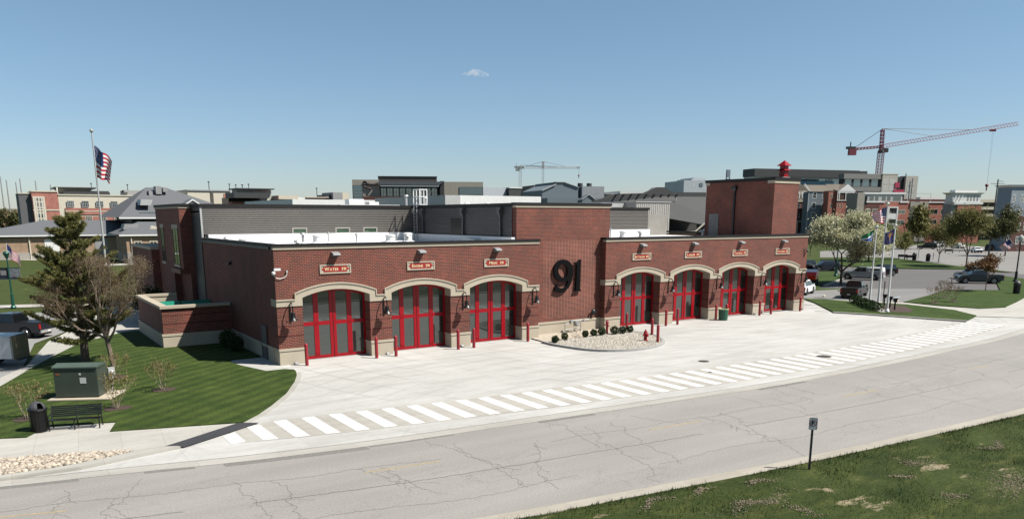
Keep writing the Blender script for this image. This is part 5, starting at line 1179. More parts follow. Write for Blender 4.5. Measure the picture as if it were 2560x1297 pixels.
# bare brown tree in front of the pine
def bare():
    rs = random.Random(23); ns_ = np.random.RandomState(9); x, y = G(284, 915, .1)
    t = thing('budding_tree', 'leafless brown multi-stemmed tree in front of the pine', 'tree', (x, y, .1)); segs = []; tips = []
    A = lambda *p: np.array(p, float); R3 = A(rt[0], rt[1], 0); B3 = A(-rt[1], rt[0], 0)
    def L_(r_, z, b=0.0): return R3*r_+B3*b+A(0, 0, z)
    segs += [(A(0, 0, 0), L_(-.22, 1.0), .16, .14), (L_(-.22, 1.0), L_(-.42, 1.75), .14, .13)]
    main = [[L_(-.42, 1.75), L_(-.6, 2.5), L_(-1.1, 3.2, .3), L_(-2.1, 4.0, .6)], [L_(-.42, 1.75), L_(-.4, 2.6), L_(-.55, 3.4, -.3), L_(-.7, 4.4, -.5)], [L_(-.42, 1.75), L_(-.2, 2.7), L_(.1, 3.6, .3), L_(.25, 4.7, .4)],
            [L_(-.42, 1.75), L_(-1.3, 2.15, -.4), L_(-2.4, 2.35, -.8), L_(-3.2, 2.7, -1)], [L_(-.3, 1.5), L_(.55, 2.2, -.3), L_(1.1, 3.0, -.5), L_(1.9, 3.5, -.6)], [L_(-.42, 1.75), L_(-.3, 2.5, .7), L_(.5, 3.2, 1.2), L_(1.2, 3.9, 1.6)], [L_(-.42, 1.75), L_(-.9, 2.6, .7), L_(-1.4, 3.3, 1.3), L_(-1.6, 4.4, 1.7)], [L_(-.42, 1.75), L_(-.5, 2.5, -.7), L_(-.3, 3.2, -1.4), L_(.2, 4.0, -1.9)]]
    for P_ in main:
        r = .085
        for a, b in zip(P_[:-1], P_[1:]):
            segs.append((a, b, r, r*.82)); r *= .8
            if rs.random() < .9:
                nd = (b-a)/np.linalg.norm(b-a)+A(rs.gauss(0, .6), rs.gauss(0, .6), rs.gauss(.2, .3)); nd /= np.linalg.norm(nd); grow(rs, b, nd, 1.05, r*.7, 3, segs, tips, .42, .18, (2, 4), .74, .1)
        d = P_[-1]-P_[-2]; d /= np.linalg.norm(d); grow(rs, P_[-1], d, 1.25, r, 3, segs, tips, .42, .22, (2, 4), .76, .1); grow(rs, P_[-1], d+A(0, 0, .6), 1.2, r, 3, segs, tips, .4, .25, (2, 4), .76, .1)
    q3 = np.array([.62, .62, 1.]); segs = [(a*q3, b*q3, r0, r1) for a, b, r0, r1 in segs if b[2] < 6.8]; tips = [(a*q3, b) for a, b in tips]
    segs_mb(segs, 7).build('trunk', BARKL, t)
    T = np.array([x_[0] for x_ in tips]); T = T[T[:, 2] < 6.7]; n = 27000; cs = ns_.randint(0, len(T), n); C = T[cs]+ns_.normal(size=(n, 3))*.2
    np_leaves('crown', C, .055, BUDS, t, 3, 0, .16)
bare()
# small evergreen bush near the enclosure
x, y = G(345, 752); broad('small dark evergreen sapling at the far corner of the bin enclosure', 'tree', (-3.2, 26.5, 0), 3.3, 1.5, EVERG, BARK, 31, 2600, .11, .2, .05, 3, .3, 'sapling')
# multi-stemmed shrubs on the left lawn and right island, each in a mulch ring
def shrub(u, v, h, hw, seed, lab, grp, ring=True, leaf=SHRUBL, nleaf=900, z=.1):
    x, y = G(u, v, z); rs = random.Random(seed); ns_ = np.random.RandomState(seed); t = thing('shrub', lab, 'shrub', (x, y, z), 0, grp); segs = []; tips = []
    for k_ in range(9):
        a = k_*.7+rs.uniform(-.2, .2); d = np.array([math.cos(a)*.42, math.sin(a)*.42, 1.0]); d /= np.linalg.norm(d); grow(rs, np.array([math.cos(a)*.06, math.sin(a)*.06, 0]), d, h*.42, .014, 2, segs, tips, .28, .12, (2, 3), .68, .08)
    segs, tips = fit(segs, tips, h*.96, hw*.9); segs = [(a, b, min(r0, .016), min(r1, .014)) for a, b, r0, r1 in segs]
    segs_mb(segs, 4).build('stems', plain('shrub_stem', (0.34, 0.28, 0.2), .9), t)
    T = np.array([q[0] for q in tips]); cs = ns_.randint(0, len(T), nleaf); np_leaves('foliage', T[cs]+ns_.normal(size=(nleaf, 3))*.07, .035*h/1.6, leaf, t, seed, 0, .6)
    if ring:
        m = MB(); pts = [(math.cos(a)*(.62+.08*math.sin(3*a+seed)), math.sin(a)*(.55+.07*math.sin(5*a))) for a in np.linspace(0, 2*PI, 22)[:-1]]; m.prism(pts, -.02, .022, 'z'); o = m.build('mulch_ring', MULCH, loc=(x, y, z)); tag(o, None, None, None, 'structure')
shrub(408, 974, 1.75, .85, 1, 'twiggy pale shrub in a mulch ring, the rightmost on the left lawn', 'twiggy shrubs on the left lawn')
shrub(292, 1020, 1.9, .95, 2, 'twiggy pale shrub in a mulch ring in front of the green cabinet', 'twiggy shrubs on the left lawn')
shrub(70, 1046, 1.8, .95, 3, 'twiggy pale shrub behind the litter bin at the left edge', 'twiggy shrubs on the left lawn')
shrub(290, 942, 1.5, .8, 4, 'twiggy pale shrub at the foot of the bare tree behind the cabinet', 'twiggy shrubs on the left lawn')
shrub(2336, 757, 1.9, 1.0, 5, 'bare brown shrub on the right grass island, the nearest of three', 'bare shrubs on the right island', True, BUDS, 700, .12)
shrub(2361, 745, 2.2, 1.0, 6, 'bare brown shrub on the right grass island, the leftmost in the back', 'bare shrubs on the right island', True, BUDS, 700, .12)
shrub(2382, 754, 2.0, 1.0, 7, 'bare brown shrub on the right grass island, the rightmost of three', 'bare shrubs on the right island', True, BUDS, 700, .12)
# clipped shrubs along the gravel bed
row = [(1388, 857, .27), (1412, 850, .29), (1463, 843, .27), (1484, 840, .27), (1504, 838, .31), (1537, 836, .34), (1557, 834, .31), (1575, 831, .28)]
for i, (u, v, r) in enumerate(row):
    x, y = G(u, v, .1); t = thing('round_shrub', 'small round evergreen shrub, number %s from the left in the gravel bed row' % ('one', 'two', 'three', 'four', 'five', 'six', 'seven', 'eight')[i], 'shrub', (x, y, .1), 0, 'round shrubs along the gravel bed')
    ns_ = np.random.RandomState(40+i); n = 1100; d = ns_.normal(size=(n, 3)); d /= np.linalg.norm(d, axis=1)[:, None]; lump = 1+.22*np.sin(d[:, 0]*5+i)*np.cos(d[:, 1]*4+i*2)
    C = d*(r*(.55+.45*ns_.rand(n)**.5)*lump)[:, None]*np.array([1, 1, .95])+np.array([0, 0, r*1.05]); np_leaves('foliage', C, .042, EVERG if i != 1 else foliage('dull_evergreen', [(0.05, 0.06, 0.02), (0.11, 0.12, 0.05), (.2, .19, .1)], 3, .2), t, i, 0, .55)
    m = MB(); m.cyl((0, 0, 0), (0, 0, r), .03, .02, 6); m.build('stem', BARK, t)
t = thing('dry_plant', 'small dry reddish plant in the bed in front of the gas meter', 'plant', (*G(1440, 845, .1), .1)); ns_ = np.random.RandomState(77)
np_leaves('foliage', np.abs(ns_.normal(size=(160, 3)))*np.array([.2, .2, .22])*np.sign(ns_.normal(size=(160, 3))*np.array([1, 1, 0])+np.array([0, 0, 1])), .03, BRONZE, t, 2); MB().cyl((0, 0, 0), (0, 0, .3), .01, .01, 4).build('stem', TWIG, t)
for y_, r, w_ in ((6.6, .55, 'nearer the door'), (8.6, .65, 'nearer the bin enclosure')):
    t = thing('round_shrub', 'dark evergreen shrub in the deep shade along the end wall, '+w_, 'shrub', (-1.0, y_, .1)); ns_ = np.random.RandomState(int(y_*10)); q = ns_.normal(size=(1500, 3)); q /= np.linalg.norm(q, axis=1)[:, None]
    np_leaves('foliage', q*r*(.6+.4*ns_.rand(1500, 1))*np.array([1, 1.2, 1])+np.array([0, 0, r]), .06, EVERG, t, 4); MB().cyl((0, 0, 0), (0, 0, r), .03, .02, 5).build('stem', BARK, t)
# low hedge by the flagpoles
hg = thing('low_hedge', 'low evergreen hedge beside the flagpole slab', 'hedge', (*G(2165, 768, .12), .12)); ns_ = np.random.RandomState(8)
a = Vector((*G(2138, 757, .12), .12)); b = Vector((*G(2192, 777, .12), .12)); o_ = Vector(hg.location); C = []
for i in range(13):
    p = a.lerp(b, i/12)-o_; q = ns_.normal(size=(260, 3)); q /= np.linalg.norm(q, axis=1)[:, None]; C.append(q*(.5+.15*ns_.rand(260, 1))*np.array([1, 1, .8])+np.array(p[:])+np.array([0, 0, .35]))
np_leaves('foliage', np.concatenate(C), .08, EVERG, hg, 5)
m = MB(); m.cyl(a-o_, a-o_+Vector((0, 0, .4)), .03, .03, 5); m.build('stem', BARK, hg)
# pears and street trees on the right
def gz(u, v): return (*G(u, v), 0.0)
def treepx(u, v, x0, x1, yt):
    p = G(u, v); h = (p[0]-CAM[0])*math.sin(YAW)+(p[1]-CAM[1])*math.cos(YAW); return (p[0], p[1], 0), at_h(u, yt, h).z, (x1-x0)/2*h/F*1.12
for args in (
    ((2102, 712, 2030, 2196, 532), 'large white blossoming pear tree at the end of the station', PEAR, BARK, 51, 90000, .125, .2, .22, 5, .6),
    ((2171, 654, 2140, 2236, 545), 'second blossoming pear tree, behind the flagpoles', foliage('pear_green', [(0.07, 0.10, 0.02), (0.22, 0.25, 0.09), (0.5, 0.5, 0.3)], 1.0, .25), BARK, 52, 45000, .14, .24, .22, 4, .8),
    ((2260, 650, 2236, 2279, 577), 'slim pale green tree just right of the state flag', SPRING, BARKL, 53, 3600, .15, .3, .09, 3, .5),
    ((2346, 656, 2318, 2376, 546), 'mid green street tree left of the large one across the street', SPRING, BARK, 54, 5200, .14, .2, .12, 4, .8),
    ((2415, 668, 2376, 2466, 517), 'largest bushy green street tree beyond the parking lot', SPRING, BARK, 55, 15000, .15, .2, .2, 5, .8),
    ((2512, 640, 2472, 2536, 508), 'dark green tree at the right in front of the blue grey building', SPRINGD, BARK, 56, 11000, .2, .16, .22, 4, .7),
    ((2463, 729, 2444, 2508, 628), 'small bronze leaved tree standing beside the grey pickup', BRONZE, BARK, 57, 2600, .12, .4, .07, 4, .3),
    ((2267, 604, 2246, 2292, 546), 'brownish budding tree in front of the brick block, left', foliage('olive_buds', [(0.07, 0.07, 0.025), (0.13, 0.13, 0.045), (.2, .19, .08)], .8, .2), BARK, 58, 6000, .19, .18, .15, 4, .6),
    ((2310, 608, 2292, 2330, 566), 'thin pinkish bare tree against the beige pier of the brick block', foliage('pink_buds', [(0.15, 0.1, 0.07), (0.25, 0.17, 0.12), (.35, .25, .2)], 1, .2), TWIG, 59, 900, .16, .25, .12, 4, .5),
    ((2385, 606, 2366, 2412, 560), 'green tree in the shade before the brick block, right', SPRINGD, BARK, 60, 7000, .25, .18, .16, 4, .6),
    ((2025, 640, 2008, 2036, 578), 'small purple leaved tree seen past the corner of the station', foliage('plum_leaves', [(0.07, 0.02, 0.03), (0.15, 0.05, 0.07), (.25, .1, .12)], 1, .2), BARK, 61, 1800, .16, .3, .1, 3, .5),
    ((2445, 604, 2428, 2474, 540), 'green tree in front of the parking garage', SPRING, BARK, 62, 6500, .24, .18, .16, 4, .6),
):
    px, lab, lm, bk, seed, nl, sz, th_, r_, dp, cl_ = args
    loc, h, hw = treepx(*px); broad(lab, 'tree', loc, h, hw, lm, bk, seed, nl, sz, th_, r_, dp, cl_)
# distant trees at the left edge
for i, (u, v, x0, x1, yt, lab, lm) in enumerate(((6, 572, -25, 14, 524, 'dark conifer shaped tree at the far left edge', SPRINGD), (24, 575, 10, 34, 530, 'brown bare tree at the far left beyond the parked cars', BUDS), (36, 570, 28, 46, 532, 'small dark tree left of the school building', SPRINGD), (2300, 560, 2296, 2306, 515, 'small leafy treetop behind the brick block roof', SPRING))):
    h = 330 if i < 3 else 230; P_ = at_h(u, 560, h); z = at_h(u, yt, h).z; broad(lab, 'tree', (P_.x, P_.y, 0), max(z, 6), max((x1-x0)/2*h/F, 2), lm, BARK, 80+i, 2500, .5, .15, .2, 3, 1.0)

# ================================================================== VEHICLES (front towards +x, ground at z=0, origin at the centre)
def vehicle(kind, lab, cat, loc, rz, paint, name=None, topper=None, grp=None, L=None):
    Ls = {'pickup': 5.9, 'suv': 4.9, 'sedan': 4.7}; L = L or Ls[kind]; W = .97 if kind != 'sedan' else .91; r = .41 if kind != 'sedan' else .34
    t = thing(name or {'pickup': 'pickup_truck', 'suv': 'suv', 'sedan': 'parked_car'}[kind], lab, cat, loc, rz, grp); h = L/2
    wf, wr = h-.95, -h+(1.25 if kind == 'pickup' else 1.0)
    sill = .42 if kind == 'pickup' else (.34 if kind == 'suv' else .27)
    belt = {'pickup': 1.22, 'suv': 1.08, 'sedan': .92}[kind]; roof = {'pickup': 1.88, 'suv': 1.76, 'sedan': 1.44}[kind]; hood = {'pickup': 1.14, 'suv': 1.04, 'sedan': .86}[kind]
    def arch(cx, z0, R_=None):
        R_ = R_ or r*1.22; zc = r; a0 = math.asin(max(-1, min(1, (z0-zc)/R_))); return [(cx+R_*math.cos(a), zc+R_*math.sin(a)) for a in np.linspace(a0, PI-a0, 9)]
    prof = [(h-.04, sill)]+arch(wf, sill)+arch(wr, sill)+[(-h+.04, sill+.05), (-h, sill+.25), (-h+.02, belt+.02)]
    ca, cb = {'pickup': (-.75, 1.35), 'suv': (-h+.12, 1.05), 'sedan': (-1.55, .95)}[kind]
    prof += [(ca, belt+.03), (cb, belt), (h-.5, hood+.02), (h-.12, hood-.12), (h-.02, hood-.38)]
    m = MB(); m.prism(prof, -W, W, 'y'); body = m.build('body', paint, t, bevel=.055)
    g = {'pickup': ((-.78, 1.45), (-.62, .62)), 'suv': ((-h+.14, 1.3), (-h+.42, .45)), 'sedan': ((-1.65, 1.15), (-.95, .35))}[kind]
    m = MB(); m.taper(g[0], g[1], (-W+.06, W-.06), (-W+.24, W-.24), belt-.01, roof); m.build('cabin', paint, t, bevel=.045)
    (b0_, b1_), (t0_, t1_) = g; z0, z1 = belt+.04, roof-.10
    def lerp(a, b, k_): return a+(b-a)*k_
    k0, k1 = (z0-belt)/(roof-belt), (z1-belt)/(roof-belt); e = .012
    for s in (-1, 1):
        y0, y1 = s*(lerp(W-.06, W-.24, k0)+e), s*(lerp(W-.06, W-.24, k1)+e)
        xa0, xa1 = lerp(b0_, t0_, k0)+.14, lerp(b0_, t0_, k1)+.10; xb0, xb1 = lerp(b1_, t1_, k0)-.16, lerp(b1_, t1_, k1)-.10
        cuts = [0, .48, 1] if kind != 'suv' else [0, .3, .64, 1]
        for c0, c1 in zip(cuts[:-1], cuts[1:]):
            m = MB(); d = .03; m.face([(lerp(xa0, xb0, c0)+d, y0, z0), (lerp(xa0, xb0, c1)-d, y0, z0), (lerp(xa1, xb1, c1)-d, y1, z1), (lerp(xa1, xb1, c0)+d, y1, z1)]); m.build('window', CARGL, t)
    for nm, bx_, tx_, sg in (('windscreen', b1_, t1_, 1), ('rear_window', b0_, t0_, -1)):
        m = MB(); xa, xb = lerp(bx_, tx_, k0)+sg*.015, lerp(bx_, tx_, k1)+sg*.015; ya, yb = lerp(W-.06, W-.24, k0)-.1, lerp(W-.06, W-.24, k1)-.08
        m.face([(xa, -ya, z0), (xa, ya, z0), (xb, yb, z1), (xb, -yb, z1)]); m.build(nm, CARGL, t)
    if kind == 'pickup' and not topper: part('cargo_bed', BLACK, t, (-h+.14, ca-.1, -W+.16, W-.16, belt+.022, belt+.034))  # thin black sheet stands in for the dark hollow of the bed
    if topper: m = MB(); m.taper((-h+.06, ca-.02), (-h+.16, ca-.06), (-W+.04, W-.04), (-W+.16, W-.16), belt+.02, roof-.03); m.build('bed_cap', topper, t, bevel=.05); part('cap_window', CARGL, t, (-h+.5, ca-.4, -W+.035, -W+.05, belt+.2, roof-.25), (-h+.5, ca-.4, W-.05, W-.035, belt+.2, roof-.25))
    for cx in (wf, wr):
        for s in (-1, 1):
            m = MB(); m.cyl((cx, s*(W-.24), r), (cx, s*(W+.0), r), r, r, 20); ty = m.build('wheel', RUBBER, t)
            m = MB(); m.cyl((cx, s*(W-.02), r), (cx, s*(W+.012), r), r*.64, r*.6, 14)
            rim = m.build('rim', RIM, ty)
            m = MB()
            for q in range(6):
                a = q*PI/3; m.cyl((cx+.1*math.cos(a+.5)*r*2, s*(W+.008), r+.1*math.sin(a+.5)*r*2), (cx+r*.54*math.cos(a+.5), s*(W+.016), r+r*.54*math.sin(a+.5)), r*.1, r*.1, 6)
            m.build('spoke_gap', BLACK, ty)
            m = MB(); m.cyl((cx, s*(W-.30), r), (cx, s*(W-.245), r), r*1.18, r*1.18, 14); m.build('wheel_well', BLACK, t)
    zf = hood-.28; bm_ = BLACK if kind != 'pickup' or paint is PBLACK else GALV
    for s in (-1, 1):
        part('headlight', LAMPC, t, (h-.16, h+.004, min(s*.55, s*.92), max(s*.55, s*.92), zf-.02, zf+.15))
        part('taillight', LAMPR, t, (-h-.012, -h+.12, min(s*(W-.17), s*(W-.0)), max(s*(W-.17), s*(W-.0)), belt-.45, belt-.08))
        m = MB(); m.box(lerp(b1_, t1_, .1)-.35, lerp(b1_, t1_, .1)-.2, min(s*W, s*(W+.2)), max(s*W, s*(W+.2)), belt+.02, belt+.2); m.build('mirror', paint, t)
    part('grille', BLACK, t, (h-.06, h+.008, -.5, .5, zf-.15, zf+.14)); part('bumper', bm_, t, (h-.1, h+.06, -W+.06, W-.06, sill, sill+.22)); part('bumper', bm_, t, (-h-.07, -h+.1, -W+.06, W-.06, sill+.02, sill+.22))
    part('underbody', BLACK, t, (-h+.3, h-.3, -W+.25, W-.25, .22, sill+.3)); part('number_plate', WHITE, t, (-h-.085, -h-.07, -.16, .16, sill+.06, sill+.17))
    return t
def vpx(front, rear, off=.0):
    """wheel-side ground readings of front and rear -> centre and heading; off = sideways shift of centre from that side"""
    a = Vector(G(*front)); b = Vector(G(*rear)); d = (a-b).normalized(); n = Vector((-d.y, d.x)); c = (a+b)/2
    tocam = Vector((CAM[0], CAM[1]))-c
    if n.dot(tocam) > 0: n = -n
    c = c+n*.95; return (c.x, c.y, 0.01), math.atan2(d.y, d.x)
PDARK = car_paint('dark_blue_grey_paint', (0.012, 0.014, 0.02), 0); PBLACK = car_paint('black_car_paint', (0.004, 0.004, 0.005), 0); PSIL = car_paint('silver_paint', (0.36, 0.40, 0.45), .6)
PGREY = car_paint('slate_grey_paint', (0.03, 0.037, 0.048), .1); PWHITE = car_paint('white_car_paint', (0.75, 0.76, 0.77), 0); PRED = car_paint('red_car_paint', (0.45, 0.01, 0.01), 0); PTAN = plain('tan_panel_paint', (0.30, 0.26, 0.20), .5, .2)
vehicle('pickup', 'dark pickup truck parked on the side street behind the pine tree', 'pickup truck', (-13.6, 23.9, .01), math.radians(140), PDARK)
t = thing('cargo_trailer', 'silver and tan boxy cargo trailer cut off by the left edge of the photo', 'trailer', (-15.3, 10.3, .01), math.radians(150))
m = MB(); m.box(-1.9, 1.9, -.95, .95, .55, 1.95); m.build('box', PSIL, t, bevel=.04); part('rear_panel', PTAN, t, (-1.96, -1.9, -.93, .93, .5, 1.93)); part('lower_skirt', plain('tan_skirt', (.2, .17, .13), .6), t, (-1.9, 1.9, -.97, -.955, .45, .95))
for s in (-1, 1):
    m = MB(); m.cyl((0, s*.72, .34), (0, s*.99, .34), .34, .34, 18); ty = m.build('wheel', RUBBER, t); m = MB(); m.cyl((0, s*.97, .34), (0, s*1.0, .34), .2, .18, 12); m.build('rim', RIM, ty)
part('roof', plain('trailer_roof_sky_sheen', (.25, .32, .40), .3, .5), t, (-1.88, 1.88, -.9, .9, 1.95, 1.98)); part('bumper', DGREY, t, (-2.15, -1.97, -.8, .8, .4, .5))  # roof tinted blue: the sky sheen is put into its colour
V = [('pickup', 'silver pickup truck with a white bed cap, parked behind the black one', (2119, 698), (2187, 701), PSIL, WHITE, 5.9),
     ('pickup', 'slate grey pickup truck beside the bronze leaved tree on the right', (2414, 709), (2489, 710), PGREY, None, 5.9),
     ('suv', 'light silver SUV parked just behind the slate grey pickup', (2402, 697), (2450, 699), PSIL, None, 4.6),
     ('suv', 'dark SUV in the back row beside the green lamp post', (2055, 678), (2080, 678), PGREY, None, 4.8),
     ('suv', 'black jeep in the back row just past the station corner', (2008, 677), (2032, 676), PBLACK, None, 4.4),
     ('suv', 'dark SUV partly hidden behind the silver pickup and flagpoles', (2200, 691), (2232, 690), PBLACK, None, 4.6),
     ('suv', 'black SUV across the far street, leftmost of that row', (2290, 622), (2345, 623), PBLACK, None, 5.0),
     ('sedan', 'white hatchback across the far street between tree trunks', (2376, 620), (2396, 621), PWHITE, None, 4.4),
     ('sedan', 'white sedan on the far street beneath the largest green tree', (2452, 634), (2412, 628), PWHITE, None, 4.7),
     ('suv', 'black SUV with bright reflections on the far street, rightmost', (2506, 623), (2462, 630), PBLACK, None, 4.9),
     ('suv', 'white car far across the street, half hidden by a street tree', (2332, 618), (2356, 618), PWHITE, None, 4.6)]
for k_, lab, a, b, pm, tp, L_ in V:
    loc, rz = vpx(a, b); wb = (Vector(G(*a))-Vector(G(*b))).length
    vehicle(k_, lab, {'pickup': 'pickup truck', 'suv': 'SUV', 'sedan': 'car'}[k_], loc, rz, pm, topper=tp, L=L_)
# black pickup seen from behind, police style white SUV and the red pickup at the station corner
a = Vector(G(2102, 744)); b = Vector(G(2146, 749)); c_ = Vector(G(2172, 739)); d = (c_-b).normalized(); mid_ = (a+b)/2
vehicle('pickup', 'black pickup truck seen from behind in front of the pear tree', 'pickup truck', (mid_.x+d.x*2.3, mid_.y+d.y*2.3, .01), math.atan2(d.y, d.x), PBLACK)
a = Vector(G(2014, 739)); b = Vector(G(2033, 733)); d = (b-a).normalized(); n = Vector((-d.y, d.x))
vehicle('suv', 'white SUV with black wheels peeking past the right corner of the station', 'SUV', ((a.x+b.x)/2+n.x*.9, (a.y+b.y)/2+n.y*.9, .01), math.atan2(d.y, d.x), PWHITE)
P_ = G(2024, 712); t = thing('equipment_cart', 'bright red cart with a tarpaulin cover behind the white SUV', 'cart', (P_[0], P_[1], .1), 0.5)
m = MB(); m.prism([(-1.6, .7), (-1.7, 1.3), (-1.2, 1.75), (1.0, 2.0), (1.7, 1.5), (1.6, .7)], -.9, .9, 'y'); m.build('cover', PRED, t, bevel=.05)
for x in (-1, 1):
    m = MB(); m.cyl((x, -.95, .38), (x, .95, .38), .38, .38, 14); m.build('wheel', RUBBER, t)
part('frame', BLACK, t, (-1.7, 1.7, -.7, .7, .45, .7))
# cars at the far left horizon
for u, v, pm, lab in ((14, 574, PWHITE, 'white car in the distant lot at the left edge, left one'), (31, 575, PSIL, 'silver car in the distant lot at the left edge, right one')):
    P_ = G(u, v-1); vehicle('suv', lab, 'car', (P_[0], P_[1], 0), -YAW+.4, pm, L=5.2)

# ================================================================== FAR BUILDINGS
def site(name, lab, u0, h, rot=None, cat='building', uref=None):
    rz = -YAW if cat == 'crane' else (rot if rot is not None else (0.0 if u0 < 1500 else -.38)); f = Far(u0, h, rz, uref); t = thing(name, lab, cat, f.loc(), rz)
    if cat != 'crane' and u0 > 1900: t.scale = (1, .3, 1)
    return f, t
def bpx(f, u0, u1, v1, v0=None, y=(0, 10)):
    """box between photo columns u0,u1 and rows v1 (top), v0 (bottom)"""
    return (f.X(u0), f.X(u1), y[0], y[1], 0.0 if v0 is None else f.Z(v0), f.Z(v1))
def window(t, f, u0, u1, v1, v0, y, fm=WHITE, gm=DKGL, mull=1, fr=None, rows=0):
    x0, x1, z0, z1 = f.X(u0), f.X(u1), f.Z(v0), f.Z(v1); fr = fr or min(.16, (x1-x0)*.09)
    bs = [(x0, x1, y-.08, y, z0, z0+fr), (x0, x1, y-.08, y, z1-fr, z1), (x0, x0+fr, y-.08, y, z0+fr, z1-fr), (x1-fr, x1, y-.08, y, z0+fr, z1-fr)]
    for k_ in range(1, mull+1): xm = x0+(x1-x0)*k_/(mull+1); bs.append((xm-fr*.35, xm+fr*.35, y-.075, y, z0+fr, z1-fr))
    for k_ in range(1, rows+1): zm = z0+(z1-z0)*k_/(rows+1); bs.append((x0+fr, x1-fr, y-.07, y, zm-fr*.3, zm+fr*.3))
    w_ = part('window', fm, t, *bs); part('pane', gm, w_, (x0+fr, x1-fr, y-.04, y-.02, z0+fr, z1-fr)); return w_
def hip(t, f, eave, ridge, y0, y1, mat, name='roof', over=.5):
    over = min(over, .35)
    """eave (u0,u1,v) ridge (u0,u1,v)"""
    x0, x1, ze = f.X(eave[0])-over, f.X(eave[1])+over, f.Z(eave[2]); r0, r1, zr = f.X(ridge[0]), f.X(ridge[1]), f.Z(ridge[2]); ym = (y0+y1)/2
    m = MB(); m.raw([(x0, y0-over, ze), (x1, y0-over, ze), (x1, y1+over, ze), (x0, y1+over, ze), (r0, ym, zr), (r1, ym, zr)], [(0, 1, 5, 4), (1, 2, 5), (2, 3, 4, 5), (3, 0, 4), (0, 3, 2, 1)])
    o = m.build(name, mat, t); part('fascia', WHITE, t, (x0-.03, x1+.03, y0-over-.12, y0-over-.0, ze-.3, ze)); return o
BEIGE = plain('beige_stucco', (0.66, 0.60, 0.49), .85, 0, .05); GREYST = plain('grey_stucco', (0.33, 0.32, 0.30), .85, 0, .05); FDARK = plain('far_dark_metal', (0.035, 0.036, 0.038), .6); FGREY = plain('far_grey_metal', (0.30, 0.30, 0.30), .6); BROWNP = plain('brown_panel', (0.085, 0.07, 0.06), .7)
# low tan civic building with hip roofs
f, t = site('civic_building', 'low tan brick building with grey hip roofs beyond the left lawn', 0, 172, None, 'building', 150)
m = MB(); m.box(f.X(-60), f.X(300), 0, 20, 1.5, f.Z(586)); m.build('brick_wall', TANBR, t); part('stone_base', STONEB, t, (f.X(-60), f.X(96), -.15, 0, 0, 1.5), (f.X(136), f.X(300), -.15, 0, 0, 1.5))
part('garage_door', WHITE, t, (f.X(98), f.X(135), -.06, 0, 0, f.Z(598))); part('service_door', FGREY, t, (f.X(225), f.X(258), -.06, 0, 0, f.Z(598)))
part('soffit', FDARK, t, (f.X(-60), f.X(300), -.5, 0, f.Z(590)-.3, f.Z(590)))
hip(t, f, (-85, 330, 587), (112, 312, 551), -.3, 24, SHING)
for u in (60,): part('downspout', BEIGE, t, (f.X(u)-.12, f.X(u)+.12, -.3, 0, 0, f.Z(590)))
t2 = t
f, t = site('civic_wing', 'projecting tan brick wing with two dark windows, left of the station', 305, 160, None, 'building', 350)
m = MB(); m.box(0, f.X(430), 0, 14, 2.0, f.Z(586)); m.build('brick_wall', TANBR, t); part('stone_base', STONEB, t, (0, f.X(430), -.15, 14, 0, 2.0)); part('stone_sill', STONE, t, (0, f.X(430), -.2, 0, 2.0, 2.15))
hip(t, f, (292, 440, 586), (355, 420, 555), -.2, 16, SHING, over=.3)
window(t, f, 324, 345, 602, 622, 0, STONE, DKGL, 1, .25); window(t, f, 363, 384, 602, 622, 0, STONE, DKGL, 1, .25)
part('downspout', BEIGE, t, (f.X(318)-.1, f.X(318)+.1, -.3, 0, 0, f.Z(590)))
m = MB(); n = 12
for i in range(n):
    a, b = PI*i/n, PI*(i+1)/n; cx, cz, R_ = f.X(385), f.Z(580), f.X(397)-f.X(385)
    m.face([(cx+R_*math.cos(a), 3.0, cz+R_*math.sin(a)*1.3), (cx+R_*math.cos(b), 3.0, cz+R_*math.sin(b)*1.3), (cx+R_*math.cos(b), 7, cz+R_*math.sin(b)*1.3), (cx+R_*math.cos(a), 7, cz+R_*math.sin(a)*1.3)]); m.face([(cx, 3.0, cz), (cx+R_*math.cos(a), 3.0, cz+R_*math.sin(a)*1.3), (cx+R_*math.cos(b), 3.0, cz+R_*math.sin(b)*1.3)])
m.build('round_dormer', CREAM, t)
m = MB(); m.prism([(f.X(308), f.Z(574)), (f.X(313), f.Z(560)), (f.X(350), f.Z(561)), (f.X(344), f.Z(574))], 4, 8, 'y'); m.build('louvred_dormer', FGREY, t)
f, t = site('hip_roof_hall', 'taller hall with a big grey pyramid hip roof left of the station', 298, 176, None, 'building', 440)
m = MB(); m.box(f.X(335), f.X(600), 6, 30, 0, f.Z(541)); m.build('wall', FDARK, t)
x0, x1, ze, xa, za = f.X(296), f.X(640), f.Z(543), f.X(458), f.Z(463); m = MB(); m.raw([(x0, 2, ze), (x1, 2, ze), (x1, 40, ze), (x0, 40, ze), (xa-4.5, 19, za), (xa, 19, za)], [(0, 1, 5, 4), (1, 2, 5), (2, 3, 4, 5), (3, 0, 4), (0, 3, 2, 1)]); m.build('roof', SHING, t); part('fascia', WHITE, t, (x0, f.X(392), 1.8, 2, ze-.35, ze))
for u0, u1, v0, v1 in ((421, 436, 476, 461), (440, 451, 470, 464), (402, 412, 486, 474)): part('roof_vent', FGREY, t, (f.X(u0), f.X(u1), 14, 17, f.Z(v0+6), f.Z(v1)))
m = MB(); m.prism([(f.X(468), f.Z(511)), (f.X(491), f.Z(496)), (f.X(514), f.Z(511))], 4, 9, 'y'); m.build('gable_dormer', SHING, t); m = MB(); m.prism([(f.X(468), f.Z(511)), (f.X(491), f.Z(496)), (f.X(514), f.Z(511)), (f.X(508), f.Z(511)), (f.X(491), f.Z(500)), (f.X(474), f.Z(511))], 3.8, 4, 'y'); m.build('gable_trim', WHITE, t)
